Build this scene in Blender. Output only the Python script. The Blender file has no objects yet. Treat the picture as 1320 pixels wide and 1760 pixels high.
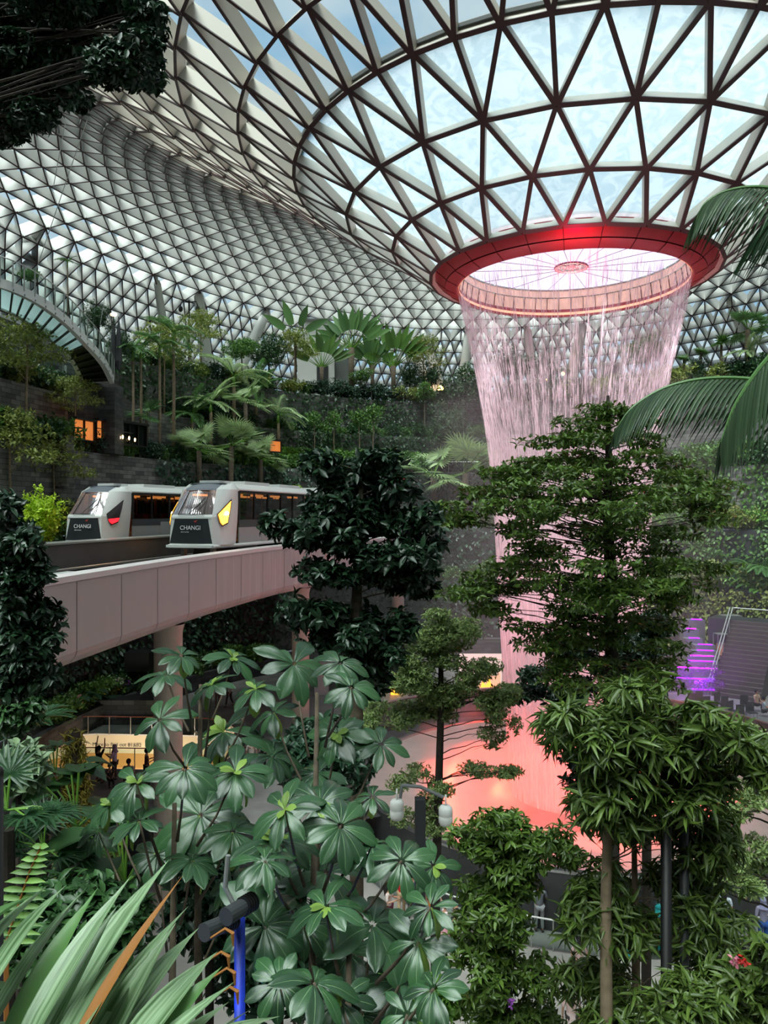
import bpy, bmesh, math, random
import numpy as np
from mathutils import Vector, Matrix, Euler

R = random.Random(7)
NR = np.random.RandomState(11)
PI = math.pi
F = 1300.0
EYE = 14.0
SC = bpy.context.scene
COL = SC.collection

def P(x, y, d):
    """point of the place at depth d (metres) seen in the photograph at x, y"""
    return Vector(((x - 660) / F * d, d, EYE + (880 - y) / F * d))

# ------------------------------------------------------------ camera
cam = bpy.data.cameras.new('camera'); cam.lens = F / 1760 * 36; cam.sensor_width = 36
cam.clip_start = 0.05; cam.clip_end = 1000
co = bpy.data.objects.new('camera', cam); COL.objects.link(co)
co.location = (0, 0, EYE); co.rotation_euler = (PI / 2, 0, 0)
SC.camera = co

# ------------------------------------------------------------ exposure
SC.view_settings.view_transform = 'Standard'
SC.view_settings.look = 'None'
SC.view_settings.gamma = 1
SC.view_settings.use_curve_mapping = False
SC.view_settings.exposure = 0.78

# ------------------------------------------------------------ sky
W = bpy.data.worlds.new('sky'); SC.world = W; W.use_nodes = True
nt = W.node_tree; nt.nodes.clear()
tc = nt.nodes.new('ShaderNodeTexCoord'); no = nt.nodes.new('ShaderNodeTexNoise')
mp = nt.nodes.new('ShaderNodeMapping'); mp.inputs['Scale'].default_value = (1.0, 1.0, 2.2)
mp.inputs['Location'].default_value = (0.35, 0.1, 0.0)
no.inputs['Scale'].default_value = 3.2; no.inputs['Detail'].default_value = 5
rp = nt.nodes.new('ShaderNodeValToRGB')
rp.color_ramp.elements[0].position = 0.42; rp.color_ramp.elements[0].color = (0.50, 0.74, 1.0, 1)
rp.color_ramp.elements[1].position = 0.62; rp.color_ramp.elements[1].color = (1.08, 1.08, 1.08, 1)
sx = nt.nodes.new('ShaderNodeSeparateXYZ'); gr = nt.nodes.new('ShaderNodeMapRange')
gr.inputs[1].default_value = -0.04; gr.inputs[2].default_value = 0.0
gr.inputs[3].default_value = 0.10; gr.inputs[4].default_value = 1.0
mu = nt.nodes.new('ShaderNodeMath'); mu.operation = 'MULTIPLY'; mu.inputs[1].default_value = 0.53
bg = nt.nodes.new('ShaderNodeBackground'); ow = nt.nodes.new('ShaderNodeOutputWorld')
L = nt.links.new
L(tc.outputs['Generated'], mp.inputs[0]); L(mp.outputs[0], no.inputs['Vector']); L(no.outputs[0], rp.inputs[0])
L(tc.outputs['Generated'], sx.inputs[0]); L(sx.outputs[2], gr.inputs[0]); L(gr.outputs[0], mu.inputs[0])
L(rp.outputs[0], bg.inputs[0]); L(mu.outputs[0], bg.inputs[1]); L(bg.outputs[0], ow.inputs[0])

# bright hazy sun behind the clouds, high and a little behind the visitor
sl = bpy.data.lights.new('sun', 'SUN'); sl.energy = 8.5; sl.angle = math.radians(50); sl.color = (1.0, 0.97, 0.92)
so = bpy.data.objects.new('sun', sl); COL.objects.link(so)
so.rotation_euler = (math.radians(24), math.radians(-14), 0)

# ------------------------------------------------------------ materials
def newmat(name):
    m = bpy.data.materials.new(name); m.use_nodes = True
    return m, m.node_tree, m.node_tree.nodes['Principled BSDF']
def lin(c):
    return tuple(((v / 255) / 12.92 if v / 255 <= 0.04045 else ((v / 255 + 0.055) / 1.055) ** 2.4) for v in c) + (1,)
def mat(name, rgb, rough=0.6, metal=0.0, noise=0.0, nscale=3.0, emit=0, spec=0.5, bump=0.0, bscale=20.0, ecol=None):
    m, t, b = newmat(name)
    c = lin(rgb)
    b.inputs['Base Color'].default_value = c
    b.inputs['Roughness'].default_value = rough; b.inputs['Metallic'].default_value = metal
    b.inputs['Specular IOR Level'].default_value = spec
    if noise:
        tcn = t.nodes.new('ShaderNodeTexCoord')
        n = t.nodes.new('ShaderNodeTexNoise'); n.inputs['Scale'].default_value = nscale; n.inputs['Detail'].default_value = 4
        r = t.nodes.new('ShaderNodeValToRGB')
        r.color_ramp.elements[0].position = 0.3; r.color_ramp.elements[1].position = 0.7
        r.color_ramp.elements[0].color = tuple(v * (1 - noise) for v in c[:3]) + (1,)
        r.color_ramp.elements[1].color = tuple(min(1, v * (1 + noise)) for v in c[:3]) + (1,)
        t.links.new(tcn.outputs['Object'], n.inputs['Vector'])
        t.links.new(n.outputs[0], r.inputs[0]); t.links.new(r.outputs[0], b.inputs['Base Color'])
    if bump:
        tcn = t.nodes.new('ShaderNodeTexCoord')
        n = t.nodes.new('ShaderNodeTexNoise'); n.inputs['Scale'].default_value = bscale
        bp = t.nodes.new('ShaderNodeBump'); bp.inputs['Strength'].default_value = bump
        t.links.new(tcn.outputs['Object'], n.inputs['Vector'])
        t.links.new(n.outputs[0], bp.inputs['Height']); t.links.new(bp.outputs[0], b.inputs['Normal'])
    if emit:
        b.inputs['Emission Color'].default_value = lin(ecol) if ecol else c
        b.inputs['Emission Strength'].default_value = emit
    return m
def glassy(name, tint, rough=0.02, alpha=0.25, fres=0.12, diff=None, dmix=0.0):
    """thin pane: mostly see-through with a little reflection"""
    m = bpy.data.materials.new(name); m.use_nodes = True; t = m.node_tree; t.nodes.clear()
    tr = t.nodes.new('ShaderNodeBsdfTransparent'); tr.inputs[0].default_value = lin(tint)
    gl = t.nodes.new('ShaderNodeBsdfGlossy'); gl.inputs['Roughness'].default_value = rough
    fr = t.nodes.new('ShaderNodeLayerWeight'); fr.inputs[0].default_value = fres
    mx = t.nodes.new('ShaderNodeMixShader'); o = t.nodes.new('ShaderNodeOutputMaterial')
    t.links.new(fr.outputs['Fresnel'], mx.inputs[0]); t.links.new(tr.outputs[0], mx.inputs[1]); t.links.new(gl.outputs[0], mx.inputs[2])
    last = mx
    if dmix:
        df = t.nodes.new('ShaderNodeBsdfDiffuse'); df.inputs[0].default_value = lin(diff)
        m2 = t.nodes.new('ShaderNodeMixShader'); m2.inputs[0].default_value = dmix
        t.links.new(last.outputs[0], m2.inputs[1]); t.links.new(df.outputs[0], m2.inputs[2]); last = m2
    t.links.new(last.outputs[0], o.inputs[0])
    return m
def leafmat(name, rgb, rough=0.42, var=0.35, trans=0.25, spec=0.5, yellow=0.0):
    """leaf: every leaf of the mesh its own shade, some light coming through"""
    m = bpy.data.materials.new(name); m.use_nodes = True; t = m.node_tree
    b = t.nodes['Principled BSDF']; o = t.nodes['Material Output']
    c = lin(rgb)
    g = t.nodes.new('ShaderNodeNewGeometry'); r = t.nodes.new('ShaderNodeValToRGB')
    e = r.color_ramp.elements
    e[0].position = 0.0; e[0].color = tuple(v * (1 - var) for v in c[:3]) + (1,)
    e[1].position = 1.0; e[1].color = (min(1, c[0] * (1 + var * 1.3)), min(1, c[1] * (1 + var * 1.1)), c[2] * (1 + var * 0.5), 1)
    if yellow:
        k = e.new(1 - yellow); k.color = e[1].color
        e[-1].color = (min(1, c[1] * 1.7), min(1, c[1] * 1.7), c[2], 1)
        r.color_ramp.interpolation = 'LINEAR'
    t.links.new(g.outputs['Random Per Island'], r.inputs[0])
    t.links.new(r.outputs[0], b.inputs['Base Color'])
    b.inputs['Roughness'].default_value = rough; b.inputs['Specular IOR Level'].default_value = spec
    tl = t.nodes.new('ShaderNodeBsdfTranslucent'); mx = t.nodes.new('ShaderNodeMixShader'); mx.inputs[0].default_value = trans
    t.links.new(r.outputs[0], tl.inputs[0])
    t.links.new(b.outputs[0], mx.inputs[1]); t.links.new(tl.outputs[0], mx.inputs[2]); t.links.new(mx.outputs[0], o.inputs[0])
    return m
def stone(name, c1, c2, bw=0.9, bh=0.3, mortar=(25, 25, 26), rough=0.75):
    m, t, b = newmat(name)
    uv = t.nodes.new('ShaderNodeUVMap'); br = t.nodes.new('ShaderNodeTexBrick')
    br.inputs['Color1'].default_value = lin(c1); br.inputs['Color2'].default_value = lin(c2); br.inputs['Mortar'].default_value = lin(mortar)
    br.inputs['Scale'].default_value = 1.0; br.inputs['Mortar Size'].default_value = 0.012
    br.inputs['Brick Width'].default_value = bw; br.inputs['Row Height'].default_value = bh; br.inputs['Bias'].default_value = 0.0
    n = t.nodes.new('ShaderNodeTexNoise'); n.inputs['Scale'].default_value = 1.3; n.inputs['Detail'].default_value = 5
    mx = t.nodes.new('ShaderNodeMix'); mx.data_type = 'RGBA'; mx.blend_type = 'MULTIPLY'; mx.inputs[0].default_value = 0.6
    cr = t.nodes.new('ShaderNodeValToRGB'); cr.color_ramp.elements[0].position = 0.3; cr.color_ramp.elements[0].color = (0.45, 0.45, 0.45, 1)
    cr.color_ramp.elements[1].position = 0.7; cr.color_ramp.elements[1].color = (1.2, 1.2, 1.15, 1)
    t.links.new(uv.outputs[0], br.inputs['Vector']); t.links.new(uv.outputs[0], n.inputs['Vector'])
    t.links.new(n.outputs[0], cr.inputs[0]); t.links.new(br.outputs[0], mx.inputs[6]); t.links.new(cr.outputs[0], mx.inputs[7])
    t.links.new(mx.outputs[2], b.inputs['Base Color']); b.inputs['Roughness'].default_value = rough
    return m

M = {}
M['fin'] = mat('painted steel fin', (156, 156, 152), 0.45)
M['finwarm'] = mat('warm painted steel fin', (190, 183, 171), 0.45)
M['flange'] = mat('dark steel flange', (70, 48, 50), 0.5)
M['red'] = mat('dark red cladding', (136, 40, 50), 0.45, noise=0.08)
M['redgap'] = mat('joint', (60, 10, 18), 0.7)
M['gold'] = mat('warm drum cladding', (222, 196, 176), 0.5, noise=0.15, nscale=2)
M['orange_lit'] = mat('lit edge', (255, 190, 150), 0.5, emit=0.35, ecol=(255, 170, 120))
M['column'] = mat('grey steel column', (236, 238, 234), 0.5)
M['white'] = mat('white paint', (226, 226, 222), 0.4)
M['grey'] = mat('grey paint', (120, 122, 122), 0.5)
M['dgrey'] = mat('dark grey paint', (52, 54, 56), 0.5)
M['black'] = mat('black', (16, 16, 17), 0.5)
M['silver'] = mat('silver paint', (214, 217, 214), 0.3)
M['steel'] = mat('stainless steel', (190, 192, 192), 0.25, metal=0.9)
M['rail'] = mat('handrail steel', (175, 176, 172), 0.35, metal=0.6)
M['wood'] = mat('timber handrail', (120, 66, 44), 0.5)
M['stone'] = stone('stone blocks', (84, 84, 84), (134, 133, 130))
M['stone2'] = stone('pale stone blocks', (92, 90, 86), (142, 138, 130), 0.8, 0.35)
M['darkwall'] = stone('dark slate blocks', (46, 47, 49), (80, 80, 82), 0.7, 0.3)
M['paving'] = mat('grey paving', (150, 146, 140), 0.6, noise=0.25, nscale=0.35)
M['path'] = mat('dark grey path', (136, 134, 131), 0.55, noise=0.35, nscale=0.6)
M['soil'] = mat('soil', (42, 36, 30), 0.95, noise=0.4, nscale=2)
M['bark'] = mat('bark', (92, 80, 66), 0.9, noise=0.35, nscale=9, bump=0.5, bscale=30)
M['darkbark'] = mat('dark bark', (52, 44, 38), 0.9, noise=0.3, nscale=9, bump=0.5, bscale=30)
M['palebark'] = mat('pale bark', (138, 120, 98), 0.85, noise=0.25, nscale=6)
M['beam'] = None
M['skin'] = mat('skin', (196, 146, 118), 0.55)
M['skin2'] = mat('tan skin', (150, 104, 80), 0.55)
M['hair'] = mat('dark hair', (22, 18, 17), 0.5)

# ------------------------------------------------------------ object helpers
def tag(o, label=None, cat=None, group=None, kind=None):
    if label: o['label'] = label
    if cat: o['category'] = cat
    if group: o['group'] = group
    if kind: o['kind'] = kind
    return o
def empty(name, loc, label=None, cat=None, group=None, rz=0.0):
    o = bpy.data.objects.new(name, None); COL.objects.link(o); o.empty_display_size = 0.2
    o.location = loc; o.rotation_euler = (0, 0, rz)
    return tag(o, label, cat, group)
def rawmesh(name, V, FC, mats, mi=None, smooth=False, uv=None):
    me = bpy.data.meshes.new(name)
    me.from_pydata([tuple(v) for v in V], [], [tuple(f) for f in FC])
    for m in mats: me.materials.append(m)
    if mi is not None: me.polygons.foreach_set('material_index', mi)
    if smooth: me.polygons.foreach_set('use_smooth', [True] * len(me.polygons))
    if uv is not None:
        lay = me.uv_layers.new(name='UVMap')
        arr = np.empty(len(me.loops) * 2, dtype=np.float32)
        vi = np.empty(len(me.loops), dtype=np.int32); me.loops.foreach_get('vertex_index', vi)
        u = np.array(uv, dtype=np.float32)
        arr[0::2] = u[vi, 0]; arr[1::2] = u[vi, 1]
        lay.data.foreach_set('uv', arr)
    me.update()
    return me
def link(name, me, parent=None, loc=None):
    o = bpy.data.objects.new(name, me); COL.objects.link(o)
    if parent is not None: o.parent = parent
    if loc is not None: o.location = loc
    return o
class MB:
    """collects shapes into one mesh"""
    def __init__(s): s.v = []; s.f = []; s.m = []; s.u = []
    def add(s, V, FC, m=0, uv=None):
        n = len(s.v); s.v += [tuple(v) for v in V]
        s.f += [tuple(i + n for i in f) for f in FC]; s.m += [m] * len(FC)
        s.u += list(uv) if uv is not None else [(v[0] + v[1], v[2]) for v in V]
    def box(s, c, size, rot=None, m=0):
        hx, hy, hz = size[0] / 2, size[1] / 2, size[2] / 2
        V = [Vector((x, y, z)) for x in (-hx, hx) for y in (-hy, hy) for z in (-hz, hz)]
        if rot is not None:
            Rm = Euler(rot).to_matrix() if not isinstance(rot, Matrix) else rot
            V = [Rm @ v for v in V]
        c = Vector(c); V = [v + c for v in V]
        s.add(V, [(0, 1, 3, 2), (4, 6, 7, 5), (0, 4, 5, 1), (2, 3, 7, 6), (0, 2, 6, 4), (1, 5, 7, 3)], m)
    def bar(s, a, b, w, h, m=0, up=(0, 0, 1)):
        a = Vector(a); b = Vector(b); d = b - a
        if d.length < 1e-6: return
        d.normalize(); up = Vector(up)
        x = d.cross(up)
        if x.length < 1e-4: x = d.cross(Vector((1, 0, 0)))
        x.normalize(); z = x.cross(d)
        V = [p + x * sx_ * w / 2 + z * sz * h / 2 for p in (a, b) for sx_ in (-1, 1) for sz in (-1, 1)]
        s.add(V, [(0, 2, 3, 1), (4, 5, 7, 6), (0, 1, 5, 4), (2, 6, 7, 3), (0, 4, 6, 2), (1, 3, 7, 5)], m)
    def tube(s, pts, rad, n=8, m=0, cap=True):
        pts = [Vector(p) for p in pts]
        if not hasattr(rad, '__len__'): rad = [rad] * len(pts)
        V = []; FC = []; k = len(pts)
        px = None
        for i, p in enumerate(pts):
            d = (pts[min(i + 1, k - 1)] - pts[max(i - 1, 0)])
            if d.length < 1e-7: d = Vector((0, 0, 1))
            d.normalize()
            if px is None:
                px = d.cross(Vector((0, 0, 1)))
                if px.length < 0.1: px = d.cross(Vector((1, 0, 0)))
            px = px - d * px.dot(d); px.normalize(); py = d.cross(px)
            for j in range(n):
                a = 2 * PI * j / n
                V.append(p + (px * math.cos(a) + py * math.sin(a)) * rad[i])
        for i in range(k - 1):
            for j in range(n):
                a = i * n + j; b = i * n + (j + 1) % n
                FC.append((a, b, b + n, a + n))
        if cap:
            FC.append(tuple(range(n - 1, -1, -1))); FC.append(tuple((k - 1) * n + j for j in range(n)))
        s.add(V, FC, m)
    def lathe(s, prof, n=24, c=(0, 0, 0), m=0, sx=1, sy=1, a0=0, a1=2 * PI):
        full = abs(a1 - a0 - 2 * PI) < 1e-6
        cols = n if full else n + 1
        V = []; FC = []; uv = []
        for (r, z) in prof:
            for j in range(cols):
                a = a0 + (a1 - a0) * j / n
                V.append((c[0] + r * sx * math.cos(a), c[1] + r * sy * math.sin(a), c[2] + z)); uv.append((a * r, z))
        for i in range(len(prof) - 1):
            for j in range(n):
                a = i * cols + j; b = i * cols + (j + 1) % cols
                FC.append((a, b, b + cols, a + cols))
        s.add(V, FC, m, uv)
    def prism(s, poly, z0, z1, m=0):
        n = len(poly)
        V = [(p[0], p[1], z0) for p in poly] + [(p[0], p[1], z1) for p in poly]
        FC = [tuple(range(n - 1, -1, -1)), tuple(range(n, 2 * n))] + [(i, (i + 1) % n, n + (i + 1) % n, n + i) for i in range(n)]
        s.add(V, FC, m)
    def ball(s, c, r, m=0, n=8, k=6, sc=(1, 1, 1)):
        V = []; FC = []
        for i in range(k + 1):
            t = PI * i / k
            for j in range(n):
                a = 2 * PI * j / n
                V.append((c[0] + r * sc[0] * math.sin(t) * math.cos(a), c[1] + r * sc[1] * math.sin(t) * math.sin(a), c[2] + r * sc[2] * math.cos(t)))
        for i in range(k):
            for j in range(n):
                FC.append((i * n + j, (i + 1) * n + j, (i + 1) * n + (j + 1) % n, i * n + (j + 1) % n))
        s.add(V, FC, m)
    def build(s, name, mats, parent=None, smooth=False, loc=None, bevel=0):
        if not isinstance(mats, (list, tuple)): mats = [mats]
        me = rawmesh(name, s.v, s.f, mats, s.m, smooth, s.u)
        o = link(name, me, parent, loc)
        if bevel:
            b = o.modifiers.new('b', 'BEVEL'); b.width = bevel; b.segments = 2; b.limit_method = 'ANGLE'
        return o

# ------------------------------------------------------------ foliage helpers (numpy)
def _norm(a):
    l = np.linalg.norm(a, axis=-1, keepdims=True); l[l < 1e-9] = 1; return a / l
T_DIAMOND = (np.array([(0, 0, 0), (0.5, 0.42, 0.07), (0, 1, 0), (-0.5, 0.42, 0.07)], dtype=float), [(0, 1, 2), (0, 2, 3)])
T_OVATE = (np.array([(0, 0, 0), (0.36, 0.25, 0.08), (0.48, 0.5, 0.09), (0.3, 0.78, 0.04), (0, 1, -0.1), (-0.3, 0.78, 0.04), (-0.48, 0.5, 0.09), (-0.36, 0.25, 0.08), (0, 0.3, 0.0), (0, 0.62, 0.0)], dtype=float),
           [(0, 1, 8), (1, 2, 9, 8), (2, 3, 9), (3, 4, 9), (0, 8, 7), (8, 9, 6, 7), (9, 5, 6), (9, 4, 5)])
T_LANCE = (np.array([(0, 0, 0), (0.5, 0.22, 0.12), (0.4, 0.6, 0.02), (0, 1, -0.22), (-0.4, 0.6, 0.02), (-0.5, 0.22, 0.12), (0, 0.25, 0.03), (0, 0.6, -0.04)], dtype=float),
           [(0, 1, 6), (1, 2, 7, 6), (2, 3, 7), (0, 6, 5), (6, 7, 4, 5), (7, 3, 4)])
def leaf_mesh(name, mats, pos, dirv, nrm, length, width, tmpl=T_OVATE, mi=None):
    """one mesh of many leaves; pos, dirv, nrm: (n,3), length, width: (n,)"""
    tv, tf = tmpl
    n = len(pos); k = len(tv)
    d = _norm(np.asarray(dirv, float)); nn = np.asarray(nrm, float)
    nn = _norm(nn - d * np.sum(nn * d, axis=1, keepdims=True)); s = np.cross(d, nn)
    length = np.broadcast_to(length, (n,)); width = np.broadcast_to(width, (n,))
    V = (pos[:, None, :] + s[:, None, :] * (tv[None, :, 0:1] * width[:, None, None])
         + d[:, None, :] * (tv[None, :, 1:2] * length[:, None, None])
         + nn[:, None, :] * (tv[None, :, 2:3] * length[:, None, None])).reshape(-1, 3)
    me = bpy.data.meshes.new(name)
    loops = []; starts = []; c = 0
    tot = []
    for f in tf: starts.append(c); c += len(f); tot += list(f)
    tot = np.array(tot); starts = np.array(starts)
    LI = (tot[None, :] + (np.arange(n) * k)[:, None]).ravel().astype(np.int32)
    LS = (starts[None, :] + (np.arange(n) * c)[:, None]).ravel().astype(np.int32)
    me.vertices.add(n * k); me.vertices.foreach_set('co', V.astype(np.float32).ravel())
    me.loops.add(len(LI)); me.loops.foreach_set('vertex_index', LI)
    me.polygons.add(len(LS)); me.polygons.foreach_set('loop_start', LS)
    if not isinstance(mats, (list, tuple)): mats = [mats]
    for m in mats: me.materials.append(m)
    if mi is not None:
        me.polygons.foreach_set('material_index', np.repeat(np.asarray(mi, dtype=np.int32), len(tf)))
    me.update(calc_edges=True); me.validate()
    return me
def rand_dirs(n, rs=NR):
    v = rs.normal(size=(n, 3)); return _norm(v)
# ============================================================ THE DOME
C = Vector((9.3, 37.6))
CZ = EYE
ROWS = [(6.75, 6.75, 12.0), (8.64, 8.64, 13.4), (10.94, 10.94, 14.8), (13.47, 13.47, 16.5), (15.97, 15.97, 18.2), (18.6, 18.7, 20.0),
        (21.2, 21.7, 21.8), (23.7, 25.4, 23.5), (26.1, 29.2, 24.9), (28.5, 33.2, 26.1), (30.9, 37.4, 26.9), (33.3, 41.8, 27.3), (35.6, 46.3, 27.2),
        (37.8, 50.7, 26.6), (39.8, 55.0, 25.7), (41.6, 59.0, 24.4), (43.5, 62.2, 22.8), (45.3, 65.0, 20.9), (46.9, 67.3, 18.8), (48.3, 69.2, 16.5), (49.4, 70.6, 14.0), (50.2, 71.6, 11.4)]
NUMS = [26, 26, 26, 52, 52, 52, 52, 52, 104, 104, 104, 104, 104, 104, 104, 104, 208, 208, 208, 208, 208, 208]
def _resample(tab, n):
    tt = np.linspace(0, len(tab) - 1, n); ii = np.arange(len(tab))
    return [tuple(float(np.interp(t, ii, [r[k] for r in tab])) for k in range(3)) for t in tt]
ROWS = ROWS[:8] + _resample(ROWS[8:16], 14) + _resample(ROWS[15:], 10)[1:]
NUMS = [26] * 3 + [52] * 5 + [104] * 14 + [208] * 9
KCOL = 21; KTOP = 13
def roofnodes():
    out = []; off = math.radians(-90 - 9.5 + 0.5 * 360 / 26)
    for i, (a, b, z) in enumerate(ROWS):
        n = NUMS[i]
        if i > 0:
            if NUMS[i] == NUMS[i - 1]: off = off + PI / n
        th = off + np.arange(n) * 2 * PI / n
        out.append(np.stack([C.x + a * np.cos(th), C.y + b * np.sin(th), np.full(n, CZ + z)], 1))
        out[-1] = (out[-1], off)
    return out
RN = roofnodes()
members = []   # (p0, p1, row, family)
tris = []
def rn(i, j): return RN[i][0][j % NUMS[i]]
for i in range(len(ROWS)):
    n = NUMS[i]
    for j in range(n): members.append((rn(i, j), rn(i, j + 1), i))
    if i + 1 < len(ROWS):
        m_ = NUMS[i + 1]; o0 = RN[i][1]; o1 = RN[i + 1][1]
        if m_ == n:
            for j in range(n):
                members.append((rn(i, j), rn(i + 1, j), i + .5)); members.append((rn(i, j), rn(i + 1, j - 1), i + .5))
                tris.append((rn(i, j), rn(i + 1, j - 1), rn(i + 1, j), i)); tris.append((rn(i, j), rn(i + 1, j), rn(i, j + 1), i))
        else:
            for j in range(n):
                for k in (-1, 0, 1): members.append((rn(i, j), rn(i + 1, 2 * j + k), i + .5))
                tris.append((rn(i, j), rn(i + 1, 2 * j - 1), rn(i + 1, 2 * j), i)); tris.append((rn(i, j), rn(i + 1, 2 * j), rn(i + 1, 2 * j + 1), i))
                tris.append((rn(i, j), rn(i + 1, 2 * j + 1), rn(i, j + 1), i))
_pa = [r[0] for r in ROWS]; _pb = [r[1] for r in ROWS]; _pz = [r[2] for r in ROWS]
def roof_normal(p):
    rel = np.array([p[0] - C.x, p[1] - C.y]); rr = np.hypot(*rel)
    best = 0; 
    q = [math.hypot(rel[0] / a, rel[1] / b) for a, b, z in ROWS]
    k = max(i for i in range(len(q)) if q[i] >= 0.999 or i == 0)
    k = min(max(k, 0), len(ROWS) - 2)
    k0 = max(k - 1, 0); k1 = min(k + 1, len(ROWS) - 1)
    dirn = rel / rr
    r0 = rr * 1.0; s0 = q[k0]; s1 = q[k1]
    dr = rr / q[k1] - rr / q[k0]; dz = ROWS[k1][2] - ROWS[k0][2]
    t = np.array([dirn[0] * dr, dirn[1] * dr, dz]); 
    side = np.array([-dirn[1], dirn[0], 0])
    nn = np.cross(side, t); nn = nn / np.linalg.norm(nn)
    if k < KTOP and nn[2] < 0: nn = -nn
    if k >= KTOP and nn.dot(np.array([dirn[0], dirn[1], 0.3])) < 0: nn = -nn
    if nn[2] < 0 and k < KCOL: nn = -nn
    return nn
FV = []; FF = []; FM = []
def addbox(p0, p1, up, w, d0, d1, m):
    d = p1 - p0; d = d / np.linalg.norm(d)
    x = np.cross(d, up); x = x / np.linalg.norm(x); z = np.cross(x, d)
    if z.dot(up) < 0: z = -z
    b = len(FV)
    for p in (p0, p1):
        for s in (-1, 1):
            for h in (d0, d1):
                FV.append(p + x * s * w / 2 - z * h)
    for f in ((0, 2, 3, 1), (4, 5, 7, 6), (0, 1, 5, 4), (2, 6, 7, 3), (0, 4, 6, 2), (1, 3, 7, 5)):
        FF.append(tuple(b + i for i in f)); FM.append(m)
for (a, b, r) in members:
    up = roof_normal((a + b) / 2)
    dep = 0.40 + 0.85 * min(1, max(0, (r - 3) / 6)); w = 0.11 if r < 8 else 0.10
    addbox(a, b, up, w, -0.02, dep, 2 if r < 8 else 0)
    addbox(a, b, up, w + (0.07 if r < 3.6 else 0.03 if r < 9 else 0.0), dep, dep + (0.05 if r < 9 else 0.035), 1)
me = rawmesh('ceiling', FV, FF, [M['fin'], M['flange'], M['finwarm']], FM)
ceiling = tag(link('ceiling', me), kind='structure')
# glass skin: plain panes outside, panes under running water around the funnel
def panes(name, sel, mt, parent):
    V = []; FC = []
    for t in tris:
        if not sel(t[3]): continue
        c = (t[0] + t[1] + t[2]) / 3; nn = roof_normal(c)
        b = len(V)
        for p in t[:3]: V.append(p + (c - p) * 0.01 + nn * 0.03)
        FC.append((b, b + 1, b + 2))
    return link(name, rawmesh(name, V, FC, [mt]), parent)
M['glass_roof'] = glassy('clear roof glass', (216, 232, 232), 0.05, fres=0.1, diff=(210, 220, 220), dmix=0.06)
def wetglass():
    m = bpy.data.materials.new('glass under running water'); m.use_nodes = True; t = m.node_tree; t.nodes.clear()
    g = t.nodes.new('ShaderNodeNewGeometry'); n = t.nodes.new('ShaderNodeTexNoise'); n.inputs['Scale'].default_value = 1.6; n.inputs['Detail'].default_value = 6
    n.inputs['Distortion'].default_value = 1.2
    mpn = t.nodes.new('ShaderNodeMapping'); mpn.inputs['Scale'].default_value = (1, 1, 1.6)
    r = t.nodes.new('ShaderNodeValToRGB'); r.color_ramp.elements[0].position = 0.40; r.color_ramp.elements[0].color = (0.35, 0.47, 0.51, 1)
    r.color_ramp.elements[1].position = 0.56; r.color_ramp.elements[1].color = (0.44, 0.55, 0.58, 1)
    tr = t.nodes.new('ShaderNodeBsdfTransparent'); tl = t.nodes.new('ShaderNodeBsdfTranslucent'); df = t.nodes.new('ShaderNodeBsdfDiffuse')
    a = t.nodes.new('ShaderNodeMixShader'); a.inputs[0].default_value = 0.55
    b = t.nodes.new('ShaderNodeMixShader'); b.inputs[0].default_value = 0.06
    o = t.nodes.new('ShaderNodeOutputMaterial'); k = t.links.new
    k(g.outputs['Position'], mpn.inputs[0]); k(mpn.outputs[0], n.inputs['Vector']); k(n.outputs[0], r.inputs[0])
    for s in (tr, tl, df): k(r.outputs[0], s.inputs[0])
    k(tr.outputs[0], a.inputs[1]); k(tl.outputs[0], a.inputs[2]); k(a.outputs[0], b.inputs[1]); k(df.outputs[0], b.inputs[2]); k(b.outputs[0], o.inputs[0])
    return m
M['glass_wet'] = wetglass()
panes('glass_panes', lambda r: r >= 3, M['glass_roof'], ceiling)
panes('wet_glass_panes', lambda r: r < 3, M['glass_wet'], ceiling)
# gutter line that holds the water on the glass at the third ring
mb = MB()
for j in range(52):
    a = rn(3, j); b = rn(3, j + 1); up = Vector((0, 0, 1))
    a = Vector(a) + up * 0.1; b = Vector(b) + up * 0.1
    mb.bar(a, b, 0.34, 0.16)
mb.build('gutter', M['grey'], ceiling)

# ------------------------------------------------------------ the oculus ring
Cc = (C.x, C.y, CZ)
ring = tag(link('oculus_ring', bpy.data.meshes.new('oculus_ring')), 'dark red clad ring around the opening the waterfall drops from', 'ring beam')
mb = MB()
mb.lathe([(6.62, 12.25), (6.78, 12.0), (6.72, 11.78), (6.25, 11.42)], 96, Cc)
mb.lathe([(6.25, 11.44), (6.22, 11.44)], 96, Cc, m=1)
mb.lathe([(6.24, 11.37), (5.72, 11.12), (5.60, 11.2), (5.58, 11.5), (5.9, 12.2), (6.62, 12.25)], 96, Cc)
for j in range(26):
    a = 2 * PI * (j + 0.3) / 26
    for (r0, z0, r1, z1) in ((6.79, 12.0, 6.73, 11.76), (6.73, 11.77, 6.26, 11.41), (6.245, 11.36, 5.73, 11.11)):
        mb.bar((C.x + r0 * math.cos(a), C.y + r0 * math.sin(a), CZ + z0), (C.x + r1 * math.cos(a), C.y + r1 * math.sin(a), CZ + z1), 0.025, 0.02, m=1)
ring.data = rawmesh('oculus_ring', mb.v, mb.f, [M['red'], M['redgap']], mb.m, True, mb.u)
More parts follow.
